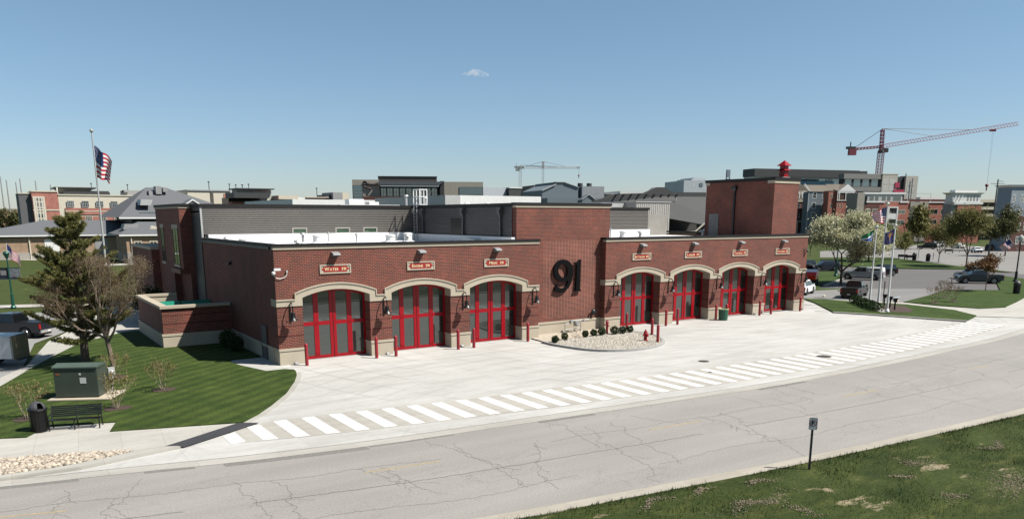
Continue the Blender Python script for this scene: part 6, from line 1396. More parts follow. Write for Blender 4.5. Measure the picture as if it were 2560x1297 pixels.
m = MB(); m.prism([(f.X(359), f.Z(513)), (f.X(362), f.Z(498)), (f.X(392), f.Z(499)), (f.X(386), f.Z(513))], 5, 10, 'y'); m.build('louvred_dormer', LMETAL, t)
# school
f, t = site('school_building', 'three storey beige and pink brick school with a glazed stair tower, far left', 50, 235, None, 'building', 190)
m = MB(); m.box(f.X(80), f.X(146), 0, 20, 0, f.Z(481)); m.build('brick_wall', PINKBR, t)
part('shaded_end', plain('shaded_side_wall', (.11, .11, .115), .8), t, (f.X(48), f.X(80), 1.5, 20, 0, f.Z(486))); part('cap', BEIGE, t, (f.X(47), f.X(81), 1.3, 20, f.Z(486), f.Z(484)), (f.X(80), f.X(147), -.2, 20, f.Z(481), f.Z(478)))  # left face in dark grey, the shade on it painted into the colour
part('stucco_wall', BEIGE, t, (f.X(146), f.X(470), 0, 25, 0, f.Z(489))); part('parapet_cap', CREAM, t, (f.X(146), f.X(470), -.2, 25, f.Z(489), f.Z(486)))
m = MB(); m.box(f.X(160), f.X(400), -.25, -.0, 0, f.Z(541)); m.box(f.X(160), f.X(400), -.25, -.0, f.Z(536), f.Z(520)); m.build('brick_band', PINKBR, t); part('stone_line', BEIGE, t, (f.X(160), f.X(400), -.3, -.05, f.Z(529), f.Z(527)), (f.X(80), f.X(146), -.15, 0, f.Z(527), f.Z(524)))
window(t, f, 82, 112, 492, 586, -.1, BEIGE, BLUEGL, 3, .5, 6)
for u in (175, 212, 248, 284, 319, 355): window(t, f, u-9, u+9, 502, 518, -.26, LMETAL, DKGL, 3, .12, 1)
for u in (180, 217, 253, 289): window(t, f, u-9, u+9, 540, 552, -.32, BEIGE, DKGL, 3, .14, 1)
part('roof_slab', FDARK, t, (f.X(142), f.X(248), 4, 18, f.Z(470), f.Z(467))); part('roof_fin', WHITE, t, (f.X(147), f.X(150), 3.6, 4, f.Z(486), f.Z(468))); part('roof_wall', CREAM, t, (f.X(150), f.X(236), 6, 16, f.Z(486), f.Z(470)))
part('penthouse_wall', FDARK, t, (f.X(162), f.X(280), 3, 14, f.Z(486), f.Z(479)), (f.X(240), f.X(278), 3, 14, f.Z(479), f.Z(476))); part('rooftop_unit', FGREY, t, (f.X(317), f.X(372), 5, 12, f.Z(485), f.Z(473)), (f.X(317), f.X(328), 4, 8, f.Z(478), f.Z(472)))
# shops behind the left roof
f, t = site('shop_building', 'low beige and brick shop behind the hip roof hall', 480, 260, None, 'building', 520)
m = MB(); m.box(f.X(470), f.X(576), 0, 20, 0, f.Z(478)); m.build('wall', BEIGE, t); part('cap', FGREY, t, (f.X(468), f.X(578), -.3, 20, f.Z(478), f.Z(475))); m = MB(); m.box(f.X(560), f.X(576), -.15, 0, 0, f.Z(484)); m.build('brick_pier', PINKBR, t); part('dark_panel', BROWNP, t, (f.X(527), f.X(534), -.2, 0, 0, f.Z(479)))
f, t = site('canopy_building', 'building with a black canopy and a tall slanted grey wall on the skyline', 578, 240, None, 'building', 640)
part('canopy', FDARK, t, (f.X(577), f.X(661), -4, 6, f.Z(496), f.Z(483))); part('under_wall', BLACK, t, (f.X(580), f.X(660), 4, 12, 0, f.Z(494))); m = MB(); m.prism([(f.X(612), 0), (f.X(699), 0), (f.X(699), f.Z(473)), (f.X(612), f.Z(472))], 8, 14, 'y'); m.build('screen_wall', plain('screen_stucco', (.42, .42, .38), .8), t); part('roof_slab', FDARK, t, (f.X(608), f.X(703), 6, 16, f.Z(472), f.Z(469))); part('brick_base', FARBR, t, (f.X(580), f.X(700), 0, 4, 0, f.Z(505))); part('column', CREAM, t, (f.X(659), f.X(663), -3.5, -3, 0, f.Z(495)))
f, t = site('brick_shops', 'row of low brick and cream shops on the skyline left of the office', 697, 250, None, 'building', 780)
m = MB(); m.box(f.X(697), f.X(750), 0, 12, 0, f.Z(499)); m.box(f.X(771), f.X(828), 2, 12, 0, f.Z(494)); m.build('brick_wall', FARBR, t); part('cornice', CREAM, t, (f.X(696), f.X(745), -.4, 12, f.Z(499), f.Z(490)), (f.X(770), f.X(829), 1.6, 12, f.Z(494), f.Z(492))); part('white_roof', WHITE, t, (f.X(745), f.X(770), 2, 20, 0, f.Z(493))); part('box_wall', FGREY, t, (f.X(833), f.X(857), 0, 10, 0, f.Z(480))); part('cream_wall', CREAM, t, (f.X(857), f.X(876), 1, 10, 0, f.Z(480))); part('dark_box', FDARK, t, (f.X(820), f.X(833), 2, 10, 0, f.Z(486)))
f, t = site('low_block', 'long white roofed block just behind the left metal parapet', 730, 140, None, 'building', 900); part('roof', WHITE, t, (f.X(731), f.X(1125), 0, 30, 0, f.Z(500)))
# office with emblem
f, t = site('office_building', 'modern beige and dark office building with a script emblem, centre left skyline', 882, 215, -.45, 'building', 1040)
part('left_wing', plain('office_stucco', (.36, .33, .28), .85, 0, .06), t, (f.X(882), f.X(948), 0, 20, 0, f.Z(450))); part('right_wing', plain('office_stucco', (0, 0, 0)), t, (f.X(1110), f.X(1208), 0, 20, 0, f.Z(454)))
part('penthouse', BROWNP, t, (f.X(946), f.X(1095), 4, 20, f.Z(456), f.Z(440))); part('penthouse_cap', FDARK, t, (f.X(945), f.X(1096), 3.8, 20, f.Z(440), f.Z(439)))
m = MB(); m.prism([(f.X(948), f.Z(464)), (f.X(1096), f.Z(464)), (f.X(1110), f.Z(455)), (f.X(948), f.Z(455))], -3, 3, 'y'); m.build('canopy', plain('canopy_slate', (.09, .10, .12), .6), t); part('side_fin', FDARK, t, (f.X(1100), f.X(1110), -2, 6, f.Z(493), f.Z(453)))
part('terrace_wall', BLACK, t, (f.X(948), f.X(1100), 6, 12, f.Z(493), f.Z(464)))
for k_ in range(9): u = 951+k_*16.3; window(t, f, u, u+15, 468, 491, 5.9, FGREY, BLUEGL, 1, .12, 1)
m = MB(); m.box(f.X(910), f.X(1113), -5, 2, 0, f.Z(493)); m.build('brick_terrace', DARKBR, t); part('railing', DGREY, t, (f.X(910), f.X(1112), -4.9, -4.8, f.Z(490), f.Z(489.3)))
window(t, f, 883, 908, 464, 499, -.02, FDARK, BLUEGL, 0, .1, 4); window(t, f, 1148, 1208, 467, 488, -.02, FDARK, BLUEGL, 0, .1, 3)
m = MB(); rs = random.Random(2); X0, Z0 = f.X(910), f.Z(461); sc = (f.X(943)-f.X(910))
st_ = [[(0, .1), (.08, .2), (.2, .2), (.3, .1), (.22, -.02), (.05, -.04), (.02, -.16), (.15, -.22), (.35, -.2)], [(.3, .1), (.34, -.02), (.42, .04), (.46, -.05), (.54, .02), (.58, -.06), (.66, .02), (.7, -.06), (.8, 0), (.84, -.07), (.92, .03), (.96, -.04), (1.0, .08)], [(.1, -.2), (.35, -.3), (.62, -.36)]]
for s_ in st_:
    for a, b in zip(s_[:-1], s_[1:]): m.cyl((X0+a[0]*sc, -.15, Z0+a[1]*sc), (X0+b[0]*sc, -.15, Z0+b[1]*sc), .24, .24, 6)
m.build('script_emblem', plain('emblem_dark', (.04, .02, .02), .6), t)
part('patio_umbrella', FDARK, t, (f.X(916), f.X(922), -3, -1, f.Z(491), f.Z(484)))
# white and grey roofs behind the louvre wall
f, t = site('silver_roof_block', 'silver flat roofed block behind the station between office and gabled houses', 1113, 118, None, 'building', 1240)
part('parapet', LMETAL, t, (f.X(1113), f.X(1151), 0, 25, 0, f.Z(490))); part('parapet_sunlit', WHITE, t, (f.X(1151), f.X(1357), .5, 25, 0, f.Z(489.5)))  # sunlit stretch of the parapet set off by a whiter colour
f, t = site('long_white_warehouse', 'long white and dark flat building far behind the station', 1208, 330, None, 'building', 1270)
part('wall', plain('pale_blue_wall', (.42, .45, .50), .8), t, (f.X(1208), f.X(1268), 0, 30, 0, f.Z(470))); part('dark_wall', FDARK, t, (f.X(1266), f.X(1330), -2, 30, 0, f.Z(471))); part('roof_edge', WHITE, t, (f.X(1266), f.X(1332), -2.3, 30, f.Z(471), f.Z(469)))
f, t = site('brown_gable_house', 'brown shingled gable roof behind the blue grey house', 1328, 240, -.3, 'building', 1355); m = MB(); m.prism([(f.X(1330), f.Z(492)), (f.X(1336), f.Z(463)), (f.X(1380), f.Z(461)), (f.X(1392), f.Z(492))], 0, 12, 'y'); m.build('roof', SHINGB, t); part('wall', FGREY, t, (f.X(1328), f.X(1392), .5, 12, 0, f.Z(492)))
f, t = site('blue_grey_house', 'blue grey house with a stepped gable on the centre skyline', 1355, 170, -.3, 'building', 1400)
BG = plain('blue_grey_siding', (.15, .185, .21), .8, 0, .05); m = MB(); m.prism([(f.X(1355), 0), (f.X(1445), 0), (f.X(1445), f.Z(467)), (f.X(1412), f.Z(456)), (f.X(1411), f.Z(455)), (f.X(1389), f.Z(455)), (f.X(1389), f.Z(460)), (f.X(1355), f.Z(476))], 0, 14, 'y'); m.build('gable_wall', BG, t)
part('parapet_trim', LMETAL, t, (f.X(1388), f.X(1412), -.2, 1, f.Z(456), f.Z(454.5))); m = MB(); m.prism([(f.X(1355), f.Z(478)), (f.X(1389), f.Z(462)), (f.X(1389), f.Z(459.5)), (f.X(1355), f.Z(475.5))], -.25, 0, 'y'); m.build('rake_trim', LMETAL, t); m = MB(); m.prism([(f.X(1412), f.Z(457)), (f.X(1446), f.Z(468.5)), (f.X(1446), f.Z(467)), (f.X(1412), f.Z(455.5))], -.25, 0, 'y'); m.build('rake_trim', LMETAL, t)
part('lower_wall', BG, t, (f.X(1357), f.X(1520), -3, 0, 0, f.Z(496))); 
for u in (1450, 1536): m = MB(); m.prism([(f.X(u-16), f.Z(500)), (f.X(u), f.Z(487)), (f.X(u+16), f.Z(500)), (f.X(u+16), 0), (f.X(u-16), 0)], -5, -3, 'y'); m.build('small_gable', BG, t); m = MB(); m.prism([(f.X(u-17), f.Z(500)), (f.X(u), f.Z(486)), (f.X(u+17), f.Z(500)), (f.X(u+15), f.Z(500)), (f.X(u), f.Z(488)), (f.X(u-15), f.Z(500))], -5.2, -5, 'y'); m.build('gable_trim', LMETAL, t)
f, t = site('tank_roof_block', 'grey block carrying two dark rooftop tanks on the skyline', 1445, 180, -.3, 'building', 1480); part('wall', plain('mid_grey_wall', (.30, .32, .34), .8), t, (f.X(1455), f.X(1510), 0, 12, 0, f.Z(466))); part('side_wall', FDARK, t, (f.X(1445), f.X(1455), 1, 12, 0, f.Z(469)))
for u in (1470, 1493): MB().lathe([(.6, 0), (.6, .9), (.5, 1.0)], (f.X(u), 5, f.Z(466)-.1), 16).build('roof_tank', FDARK, t)
f, t = site('distant_mall', 'long low pale mall on the horizon behind the charcoal roof', 1510, 420, None, 'building', 1600); part('wall', plain('mall_wall', (.42, .40, .38), .8), t, (f.X(1512), f.X(1720), 0, 40, 0, f.Z(484))); part('white_roof', WHITE, t, (f.X(1548), f.X(1640), -1, 40, 0, f.Z(478)), (f.X(1640), f.X(1700), -1, 40, 0, f.Z(476))); part('dark_strip', FDARK, t, (f.X(1512), f.X(1552), -1.5, 0, 0, f.Z(486)), (f.X(1560), f.X(1600), -1.5, -1.05, f.Z(490), f.Z(487)))
# the big charcoal shingle roof and its neighbour
f, t = site('charcoal_roof_house', 'house with a vast charcoal shingle roof behind the right wing', 1550, 112, -.35, 'building', 1700)
m = MB(); ze = f.Z(580)
m.raw([(f.X(1500), -4, f.Z(520)), (f.X(1830), -4, ze), (f.X(1830), 8, f.Z(488)), (f.X(1712), 8, f.Z(488)), (f.X(1590), 8, f.Z(482)), (f.X(1500), 8, f.Z(512))], [(0, 1, 2, 3, 4, 5)]); 
m.raw([(f.X(1660), 8, f.Z(485)), (f.X(1700), 10, f.Z(463)), (f.X(1720), 10, f.Z(465)), (f.X(1765), 8, f.Z(489))], [(0, 1, 2, 3)]); m.m = 0
m.prism([(f.X(1505), f.Z(516)), (f.X(1540), f.Z(500)), (f.X(1590), f.Z(482)), (f.X(1668), f.Z(479)), (f.X(1700), f.Z(463)), (f.X(1720), f.Z(463)), (f.X(1740), f.Z(476)), (f.X(1830), f.Z(476)), (f.X(1830), 0), (f.X(1505), 0)], 8.02, 9, 'y')
m.build('roof', SHINGD, t)
part('wall', CREAM, t, (f.X(1672), f.X(1830), 2, 7.5, 0, ze)); m = MB(); m.prism([(f.X(1690), f.Z(577)), (f.X(1713), f.Z(556)), (f.X(1770), f.Z(556)), (f.X(1770), f.Z(559)), (f.X(1714), f.Z(559)), (f.X(1694), f.Z(577))], -6.2, -6, 'y'); m.build('porch_trim', BEIGE, t); part('porch', FDARK, t, (f.X(1712), f.X(1772), -6, -4, 0, f.Z(559)))
for k_ in range(9): part('ridge_vent', BLACK, t, (f.X(1590+k_*20), f.X(1594+k_*20), 7.6, 8, f.Z(484.5), f.Z(482.5)))
part('plumbing_vent', LMETAL, t, (f.X(1735), f.X(1737), 6, 6.2, f.Z(500), f.Z(491)))
f, t = site('white_metal_building', 'white ribbed metal building above the charcoal roof', 1705, 200); part('wall', plain('white_rib_metal', (.5, .53, .56), .5), t, (f.X(1708), f.X(1766), 0, 12, 0, f.Z(451)), (f.X(1731), f.X(1766), 1, 10, f.Z(451), f.Z(446)), (f.X(1740), f.X(1762), 2, 10, f.Z(446), f.Z(443))); window(t, f, 1747, 1755, 457, 465, -.02, BLUEGL, BLUEGL, 1, .1, 1)
# glass office with black roof slab
f, t = site('glass_office', 'long glass office with a deep black roof overhang behind the hose tower', 2140, 460, -.28, 'building', 2100)
part('roof_overhang', FDARK, t, (f.X(1880), 0, -3, 34, f.Z(445), f.Z(426)), (0.02, 5.5, -2.9, 34, f.Z(440), f.Z(427))); part('fascia_line', CREAM, t, (f.X(1880), -3, -1.9, 30, f.Z(447.5), f.Z(445.5)))
m = MB(); m.box(f.X(1880), -2, 0, 30, 0, f.Z(447)); m.build('glass_wall', glass('teal_curtain_glass', (0.015, 0.05, 0.075), .12), t); part('mullions', FDARK, t, *[(f.X(1880)+k_*1.4, f.X(1880)+k_*1.4+.12, -.08, 0, 0, f.Z(448)) for k_ in range(30)])
# building under construction
f, t = site('construction_block', 'unfinished block wrapped in sheathing beneath the red crane', 2105, 420)
part('upper_band', plain('sheathing_grey', (.25, .24, .23), .8), t, (f.X(2105), f.X(2200), 0, 16, f.Z(447), f.Z(434)), (f.X(2115), f.X(2200), -.5, 16, f.Z(478), f.Z(467)), (f.X(2105), f.X(2200), .5, 16, 0, f.Z(492)))
part('core_wall', plain('core_dark', (.06, .055, .055), .9), t, (f.X(2106), f.X(2198), 2, 15, 0, f.Z(446)))
for k_ in range(4): part('opening_glass', BLUEGL, t, (f.X(2110+k_*22), f.X(2126+k_*22), 1.9, 2, f.Z(466), f.Z(448)))
part('end_block', plain('sheathing_pale', (.50, .46, .41), .85, 0, .08), t, (f.X(2200), f.X(2238), -1, 16, 0, f.Z(435))); part('cap', CREAM, t, (f.X(2199), f.X(2240), -1.3, 16, f.Z(435), f.Z(433)))
for r_ in range(4):
    for k_ in range(2): window(t, f, 2202+k_*17, 2215+k_*17, 446+r_*17, 459+r_*17, -1.02, WHITE, plain('wrap_white', (.55, .53, .5), .8), 1, .12, 1)
part('right_block', plain('sheathing_pale', (0, 0, 0)), t, (f.X(2258), f.X(2290), 0, 14, 0, f.Z(438))); part('stair_well', FDARK, t, (f.X(2238), f.X(2258), 3, 14, 0, f.Z(440)))
for r_ in range(3): window(t, f, 2264, 2284, 449+r_*17, 462+r_*17, -.02, FGREY, plain('wrap_white', (0, 0, 0)), 1, .12, 1)
part('hoist_platform', plain('hoist_pink', (.45, .03, .08), .5), t, (f.X(2232), f.X(2243), -2, 0, f.Z(468), f.Z(455)), (f.X(2230), f.X(2256), -2, 0, f.Z(481), f.Z(473)))
part('hoist_mast', DGREY, t, (f.X(2256), f.X(2258), -2, -1.4, 0, f.Z(432)), (f.X(2274), f.X(2275.5), -2, -1.4, 0, f.Z(444)))
# tower cranes
def lattice(m, a, b, w0, n, r=.1, tri=False):
    a, b = Vector(a), Vector(b); d = (b-a).normalized(); s = Vector((0, 1, 0)) if abs(d.y) < .9 else Vector((1, 0, 0)); x = d.cross(s).normalized()*w0/2; y = s*w0/2
    cs = [x+y, x-y, -x-y, -x+y] if not tri else [-x+y, -x-y, x*1.0]
    for c_ in cs: m.cyl(a+c_, b+c_, r, r, 4, False)
    for i in range(n):
        p, q = a.lerp(b, i/n), a.lerp(b, (i+1)/n)
        for k_ in range(len(cs)):
            c0, c1 = cs[k_], cs[(k_+1) % len(cs)]; m.cyl(p+c0, q+c1, r*.6, r*.6, 3, False); m.cyl(q+c0, p+c1, r*.6, r*.6, 3, False) if not tri else None
CR = plain('crane_red', (0.27, 0.04, 0.07), .6)
def crane(lab, u0, h, R_, mat, cwm, cabm, sc=1.0):
    f, t = site('tower_crane', lab, u0, h, 0, 'crane'); X, Z = f.X, f.Z; R_ = {k_: (X(u, v), Z(v)) for k_, (u, v) in R_.items()}; mx = R_['slew'][0]
    m = MB(); lattice(m, (mx-.5, 0, 0), (mx, 0, R_['slew'][1]), 2.2*sc, 26, .14*sc); m.build('mast', mat, t)
    m = MB(); ap = R_['apex']; lattice(m, (mx, 0, R_['slew'][1]), (ap[0], 0, ap[1]-.5), 1.3*sc, 6, .16*sc); m.cyl((ap[0], 0, ap[1]-1), (ap[0], 0, ap[1]), .4*sc, .2*sc, 8); m.build('a_frame', mat, t)
    m = MB(); j0, j1 = R_['jib0'], R_['jib1']; lattice(m, (j0[0], 0, j0[1]), (j1[0], 0, j1[1]), 1.5*sc, 44, .12*sc, True); m.build('jib', mat, t)
    m = MB(); c0, c1 = R_['cj0'], R_['cj1']; lattice(m, (c0[0], 0, c0[1]), (c1[0], 0, c1[1]), .9*sc, 10, .16*sc); m.build('counter_jib', mat, t)
    m = MB(); m.box(c1[0]-.4*sc, c1[0]+3.0*sc, -1.0, 1.0, c1[1]-2.6*sc, c1[1]+.3*sc); m.build('counterweight', cwm, t)
    m = MB(); m.box(c1[0]-1.5*sc, c1[0]+2.5*sc, -1, 1, c1[1]+.2*sc, c1[1]+1.3*sc); m.box(c1[0]+.1*sc, c1[0]+.5*sc, -.2, .2, c1[1]+1.3*sc, c1[1]+3.4*sc); m.build('winch', cabm, t)
    m = MB(); m.box(mx+1.2*sc, mx+3.0*sc, -1, 1, R_['slew'][1]-.6*sc, R_['slew'][1]+1.3*sc); m.build('cab', cabm, t)
    m = MB(); m.cyl((mx, 0, R_['slew'][1]-.8*sc), (mx, 0, R_['slew'][1]+.6*sc), 1.5*sc, 1.3*sc, 10); m.build('slewing_ring', cabm, t)
    m = MB(); a3 = (ap[0], 0, ap[1])
    for q in (.38, .66): m.cyl(a3, (j0[0]+(j1[0]-j0[0])*q, 0, j0[1]+(j1[1]-j0[1])*q+.7*sc), .11*sc, .11*sc, 4)
    m.cyl(a3, (c1[0]+2*sc, 0, c1[1]+.5), .11*sc, .11*sc, 4); m.build('tie_cable', DGREY, t)
    tr = R_['trolley']; m = MB(); m.box(tr[0]-1.3*sc, tr[0]+1.3*sc, -.6, .6, tr[1]-.5*sc, tr[1]+.5*sc); m.build('trolley', mat, t)
    hk = R_['hook']; m = MB(); m.cyl((tr[0], 0, tr[1]), (hk[0]+.3, 0, hk[1]), .03, .03, 4); m.cyl((tr[0]+.6, 0, tr[1]), (hk[0]+.4, 0, hk[1]), .03, .03, 4); m.build('hoist_rope', DGREY, t)
    m = MB(); m.ball((hk[0]+.3, 0, hk[1]-.5), .75*sc, 8); m.cyl((hk[0]+.3, 0, hk[1]-3*sc), (hk[0]+.3, 0, hk[1]-.8), .25*sc, .3*sc, 6); m.build('hook_block', plain('hook_red', (.25, .02, .03), .5), t)
crane('large red tower crane with a long jib reaching right', 2195, 440, {'slew': (2203, 378), 'apex': (2207, 322), 'jib0': (2205, 366), 'jib1': (2546, 309), 'cj0': (2205, 367), 'cj1': (2124, 374), 'trolley': (2482, 326), 'hook': (2466, 461)}, CR, CR, FDARK, 1.15)
crane('small pale tower crane far away on the centre skyline', 1299, 620, {'slew': (1301, 420), 'apex': (1301, 413), 'jib0': (1301, 419), 'jib1': (1450, 419), 'cj0': (1301, 419), 'cj1': (1290, 420), 'trolley': (1446, 419), 'hook': (1446, 437)}, plain('crane_pale', (.5, .52, .55), .6), LMETAL, FGREY, .9)
f, t = site('tower_crane', 'second faint pale crane mast peak right of the small one', 1357, 660, 0, 'crane'); m = MB(); lattice(m, (0, 0, f.Z(421)), (0, 0, f.Z(404)), 1.5, 4, .2); m.build('a_frame', plain('crane_rust', (.35, .2, .2), .6), t); m = MB(); m.cyl((0, 0, f.Z(404)), (f.X(1312), 0, f.Z(417)), .12, .12, 4); m.cyl((0, 0, f.Z(404)), (f.X(1415), 0, f.Z(417)), .12, .12, 4); m.build('tie_cable', DGREY, t); m = MB(); lattice(m, (f.X(1300), 0, f.Z(419)), (f.X(1440), 0, f.Z(418)), 1.2, 30, .12, True); m.build('jib', plain('crane_pale', (0, 0, 0)), t); m = MB(); lattice(m, (f.X(1357), 0, 0), (0, 0, f.Z(421)), 1.5, 20, .12); m.build('mast', plain('crane_pale', (0, 0, 0)), t)
# row houses
f, t = site('brick_row_house', 'dark brick row house with dormers beside the hose tower', 1960, 300)
part('wall', DARKBR, t, (f.X(1960), f.X(2019), 0, 12, 0, f.Z(503))); m = MB(); m.raw([(f.X(1955), -.6, f.Z(503)), (f.X(2021), -.6, f.Z(503)), (f.X(2021), 4, f.Z(476)), (f.X(1955), 4, f.Z(476))], [(0, 1, 2, 3)]); m.prism([(f.X(1955), f.Z(476)), (f.X(2006), f.Z(460)), (f.X(2021), f.Z(476))], 4, 12, 'y'); m.build('roof', SHINGB, t)
part('eave', BEIGE, t, (f.X(1955), f.X(2022), -.7, -.5, f.Z(504.5), f.Z(502.5)))
for u in (1995, 2009):
    m = MB(); m.prism([(f.X(u-5), f.Z(495)), (f.X(u+5), f.Z(495)), (f.X(u+5), f.Z(483)), (f.X(u), f.Z(477)), (f.X(u-5), f.Z(483))], .2, 3, 'y'); m.build('dormer', WHITE, t); window(t, f, u-2.6, u+2.6, 484, 493, .18, WHITE, DKGL, 0, .08, 1)
for u in (1998, 2013):
    for v in (513, 538): window(t, f, u-3.5, u+3.5, v-4, v+6, -.01, LMETAL, DKGL, 0, .1, 1)
part('porch_roof', FGREY, t, (f.X(1985), f.X(2010), -3, 0, f.Z(556), f.Z(551))); part('porch_post', WHITE, t, (f.X(1994), f.X(1995.5), -2.9, -2.7, 0, f.Z(556)))
f, t = site('blue_row_house', 'slate blue row house with white framed windows in four rows', 2020, 296)
BLS = plain('slate_blue_siding', (.17, .205, .24), .85, 0, .05); part('wall', BLS, t, (f.X(2021), f.X(2073), 0, 12, 0, f.Z(480))); part('corner_board', LMETAL, t, (f.X(2020), f.X(2021.5), -.1, 0, 0, f.Z(480)), (f.X(2071.5), f.X(2073), -.1, 0, 0, f.Z(480)))
m = MB(); m.raw([(f.X(2019), -.7, f.Z(479)), (f.X(2074), -.7, f.Z(479)), (f.X(2066), 5, f.Z(462)), (f.X(2010), 5, f.Z(462))], [(0, 1, 2, 3)]); m.build('roof', SHINGB, t); m = MB(); m.prism([(f.X(2007), f.Z(460)), (f.X(2009.5), f.Z(459.5)), (f.X(2023), f.Z(477)), (f.X(2020.5), f.Z(478))], -.9, -.7, 'y'); m.build('rake_board', WHITE, t)
for u in (2035.5, 2060):
    for v in (488, 513, 538, 563): window(t, f, u-5, u+5, v-7, v+8, -.01, WHITE, DKGL, 0, .17, 1)
for v in (503, 529, 553): part('wall_lamp', WHITE, t, (f.X(2046), f.X(2047.4), -.15, 0, f.Z(v+1.3), f.Z(v)))
f, t = site('pediment_house', 'red brick house with a white pediment and columned balcony', 2072, 292)
m = MB(); m.box(f.X(2073), f.X(2092), 2, 12, 0, f.Z(477)); m.box(f.X(2092), f.X(2137), 0, 12, 0, f.Z(478)); m.box(f.X(2137), f.X(2146), 2, 12, 0, f.Z(480)); m.build('brick_wall', FARBR, t)
m = MB(); m.raw([(f.X(2071), 1.6, f.Z(477)), (f.X(2100), 1.6, f.Z(477)), (f.X(2104), 6, f.Z(460)), (f.X(2068), 6, f.Z(460))], [(0, 1, 2, 3)]); m.raw([(f.X(2093), -.4, f.Z(477)), (f.X(2116), -.4, f.Z(460)), (f.X(2104), 6, f.Z(460)), (f.X(2071), 6, f.Z(468))], [(0, 1, 2, 3)]); m.raw([(f.X(2140), -.4, f.Z(477)), (f.X(2116), -.4, f.Z(460)), (f.X(2116), 6, f.Z(460)), (f.X(2148), 6, f.Z(479))], [(0, 1, 2, 3)]); m.build('roof', SHINGB, t)
m = MB(); m.prism([(f.X(2093), f.Z(478)), (f.X(2139), f.Z(478)), (f.X(2116), f.Z(460))], -.5, 1, 'y'); m.build('pediment', WHITE, t)
wb = part('balcony', WHITE, t, (f.X(2092), f.X(2135), -.7, .0, f.Z(502), f.Z(500)), (f.X(2092), f.X(2135), -.7, 0, f.Z(482), f.Z(479)), *[(f.X(u), f.X(u+1.8), -.7, -.4, f.Z(500), f.Z(482)) for u in (2092, 2096, 2112, 2116, 2132)]); part('balcony_recess', plain('recess_brown', (.07, .035, .025), .9), wb, (f.X(2094), f.X(2134), -.06, -.02, f.Z(500), f.Z(482)))
for u in (2097, 2105, 2118, 2126): window(t, f, u-2, u+2, 508, 519, -.01, BEIGE, DKGL, 0, .1, 1)
for v in (487, 512): window(t, f, 2079, 2083, v-3, v+8, 1.98, BEIGE, DKGL, 0, .1, 1)
# brick commercial block
f, t = site('brick_office_block', 'three storey brick and beige block with a white top floor across the street', 2145, 285, None, 'building', 2270)
GT = plain('taupe_stucco', (.34, .31, .27), .85, 0, .06)
part('taupe_end', GT, t, (f.X(2142), f.X(2160), -1, 20, 0, f.Z(483))); m = MB(); m.box(f.X(2160), f.X(2276), 0, 20, 0, f.Z(505)); m.box(f.X(2320), f.X(2384), 0, 20, 0, f.Z(505)); m.build('brick_wall', FARBR, t)
part('white_cornice', WHITE, t, (f.X(2166), f.X(2212), -.8, 0, f.Z(507), f.Z(503)), (f.X(2250), f.X(2272), -.8, 0, f.Z(507), f.Z(503)), (f.X(2320), f.X(2382), -.8, 0, f.Z(507), f.Z(504)))
part('top_floor', LMETAL, t, (f.X(2160), f.X(2258), 1.5, 14, f.Z(505), f.Z(486))); part('top_floor_roof', WHITE, t, (f.X(2158), f.X(2264), .6, 14.5, f.Z(486), f.Z(481)))
for u0, u1 in ((2174, 2187), (2188, 2199), (2205, 2217), (2218, 2229), (2233, 2255)): window(t, f, u0, u1, 489, 504, 1.48, WHITE, DKGL, 0, .12)
part('dark_entry', BLACK, t, (f.X(2159), f.X(2168), -.05, -.01, 0, f.Z(491))); m = MB(); m.box(f.X(2160), f.X(2200), -.3, 0, 0, f.Z(513)); m.build('shaded_brick_front', DARKBR, t)  # left stretch in darker brick, shade on the facade put into the colour
part('beige_pier', GT, t, (f.X(2276), f.X(2321), -1, 20, f.Z(517), f.Z(505)), (f.X(2294), f.X(2321), -1, 20, 0, f.Z(517)), (f.X(2276), f.X(2294), .4, 20, 0, f.Z(517)))
part('tall_glazing', DKGL, t, (f.X(2277), f.X(2293), .3, .38, 0, f.Z(518)))
for u0, u1, v1, v0 in ((2246, 2266, 524, 535), (2328, 2348, 522, 536), (2355, 2375, 522, 536), (2165, 2178, 522, 533), (2183, 2196, 522, 533), (2328, 2348, 548, 560), (2355, 2375, 548, 560), (2246, 2266, 550, 562)): window(t, f, u0, u1, v1, v0, -.32 if u0 < 2200 else -.02, BEIGE, DKGL, 1, .12)
part('rust_planters', plain('planter_rust', (.09, .025, .02), .8), t, (f.X(2258), f.X(2382), 2, 3, f.Z(504), f.Z(498))); part('roof_rail', LMETAL, t, (f.X(2228), f.X(2328), 1, 1.1, f.Z(484.4), f.Z(483.5)), (f.X(2270), f.X(2271), 1, 1.1, f.Z(505), f.Z(484)), (f.X(2327), f.X(2328), 1, 1.1, f.Z(505), f.Z(484)))
part('white_roof_far', WHITE, t, (f.X(2318), f.X(2370), 12, 20, f.Z(505), f.Z(492)))
# white framed stair bay
wb = part('stair_bay', WHITE, t, (f.X(2219), f.X(2244), -3, -.02, f.Z(520), f.Z(517)), (f.X(2219), f.X(2222), -3, -.02, 0, f.Z(520)), (f.X(2241), f.X(2244), -3, -.02, 0, f.Z(520)), (f.X(2222), f.X(2241), -2.8, -.02, f.Z(548), f.Z(534)), (f.X(2222), f.X(2241), -2.8, -.02, 0, f.Z(559))); part('stair_opening', plain('opening_grey', (.16, .15, .14), .8), wb, (f.X(2222), f.X(2241), -1.5, -.9, f.Z(534), f.Z(520)), (f.X(2222), f.X(2241), -1.5, -.9, f.Z(559), f.Z(548))); part('stair_door', BLACK, wb, (f.X(2230), f.X(2234), -1.6, -1.51, f.Z(533), f.Z(524)), (f.X(2229), f.X(2233), -1.6, -1.51, f.Z(558), f.Z(550)))
f, t = site('pergola_pavilion', 'brick pavilion with a white columned rooftop and flared cornice', 2384, 282, None, 'building', 2420)
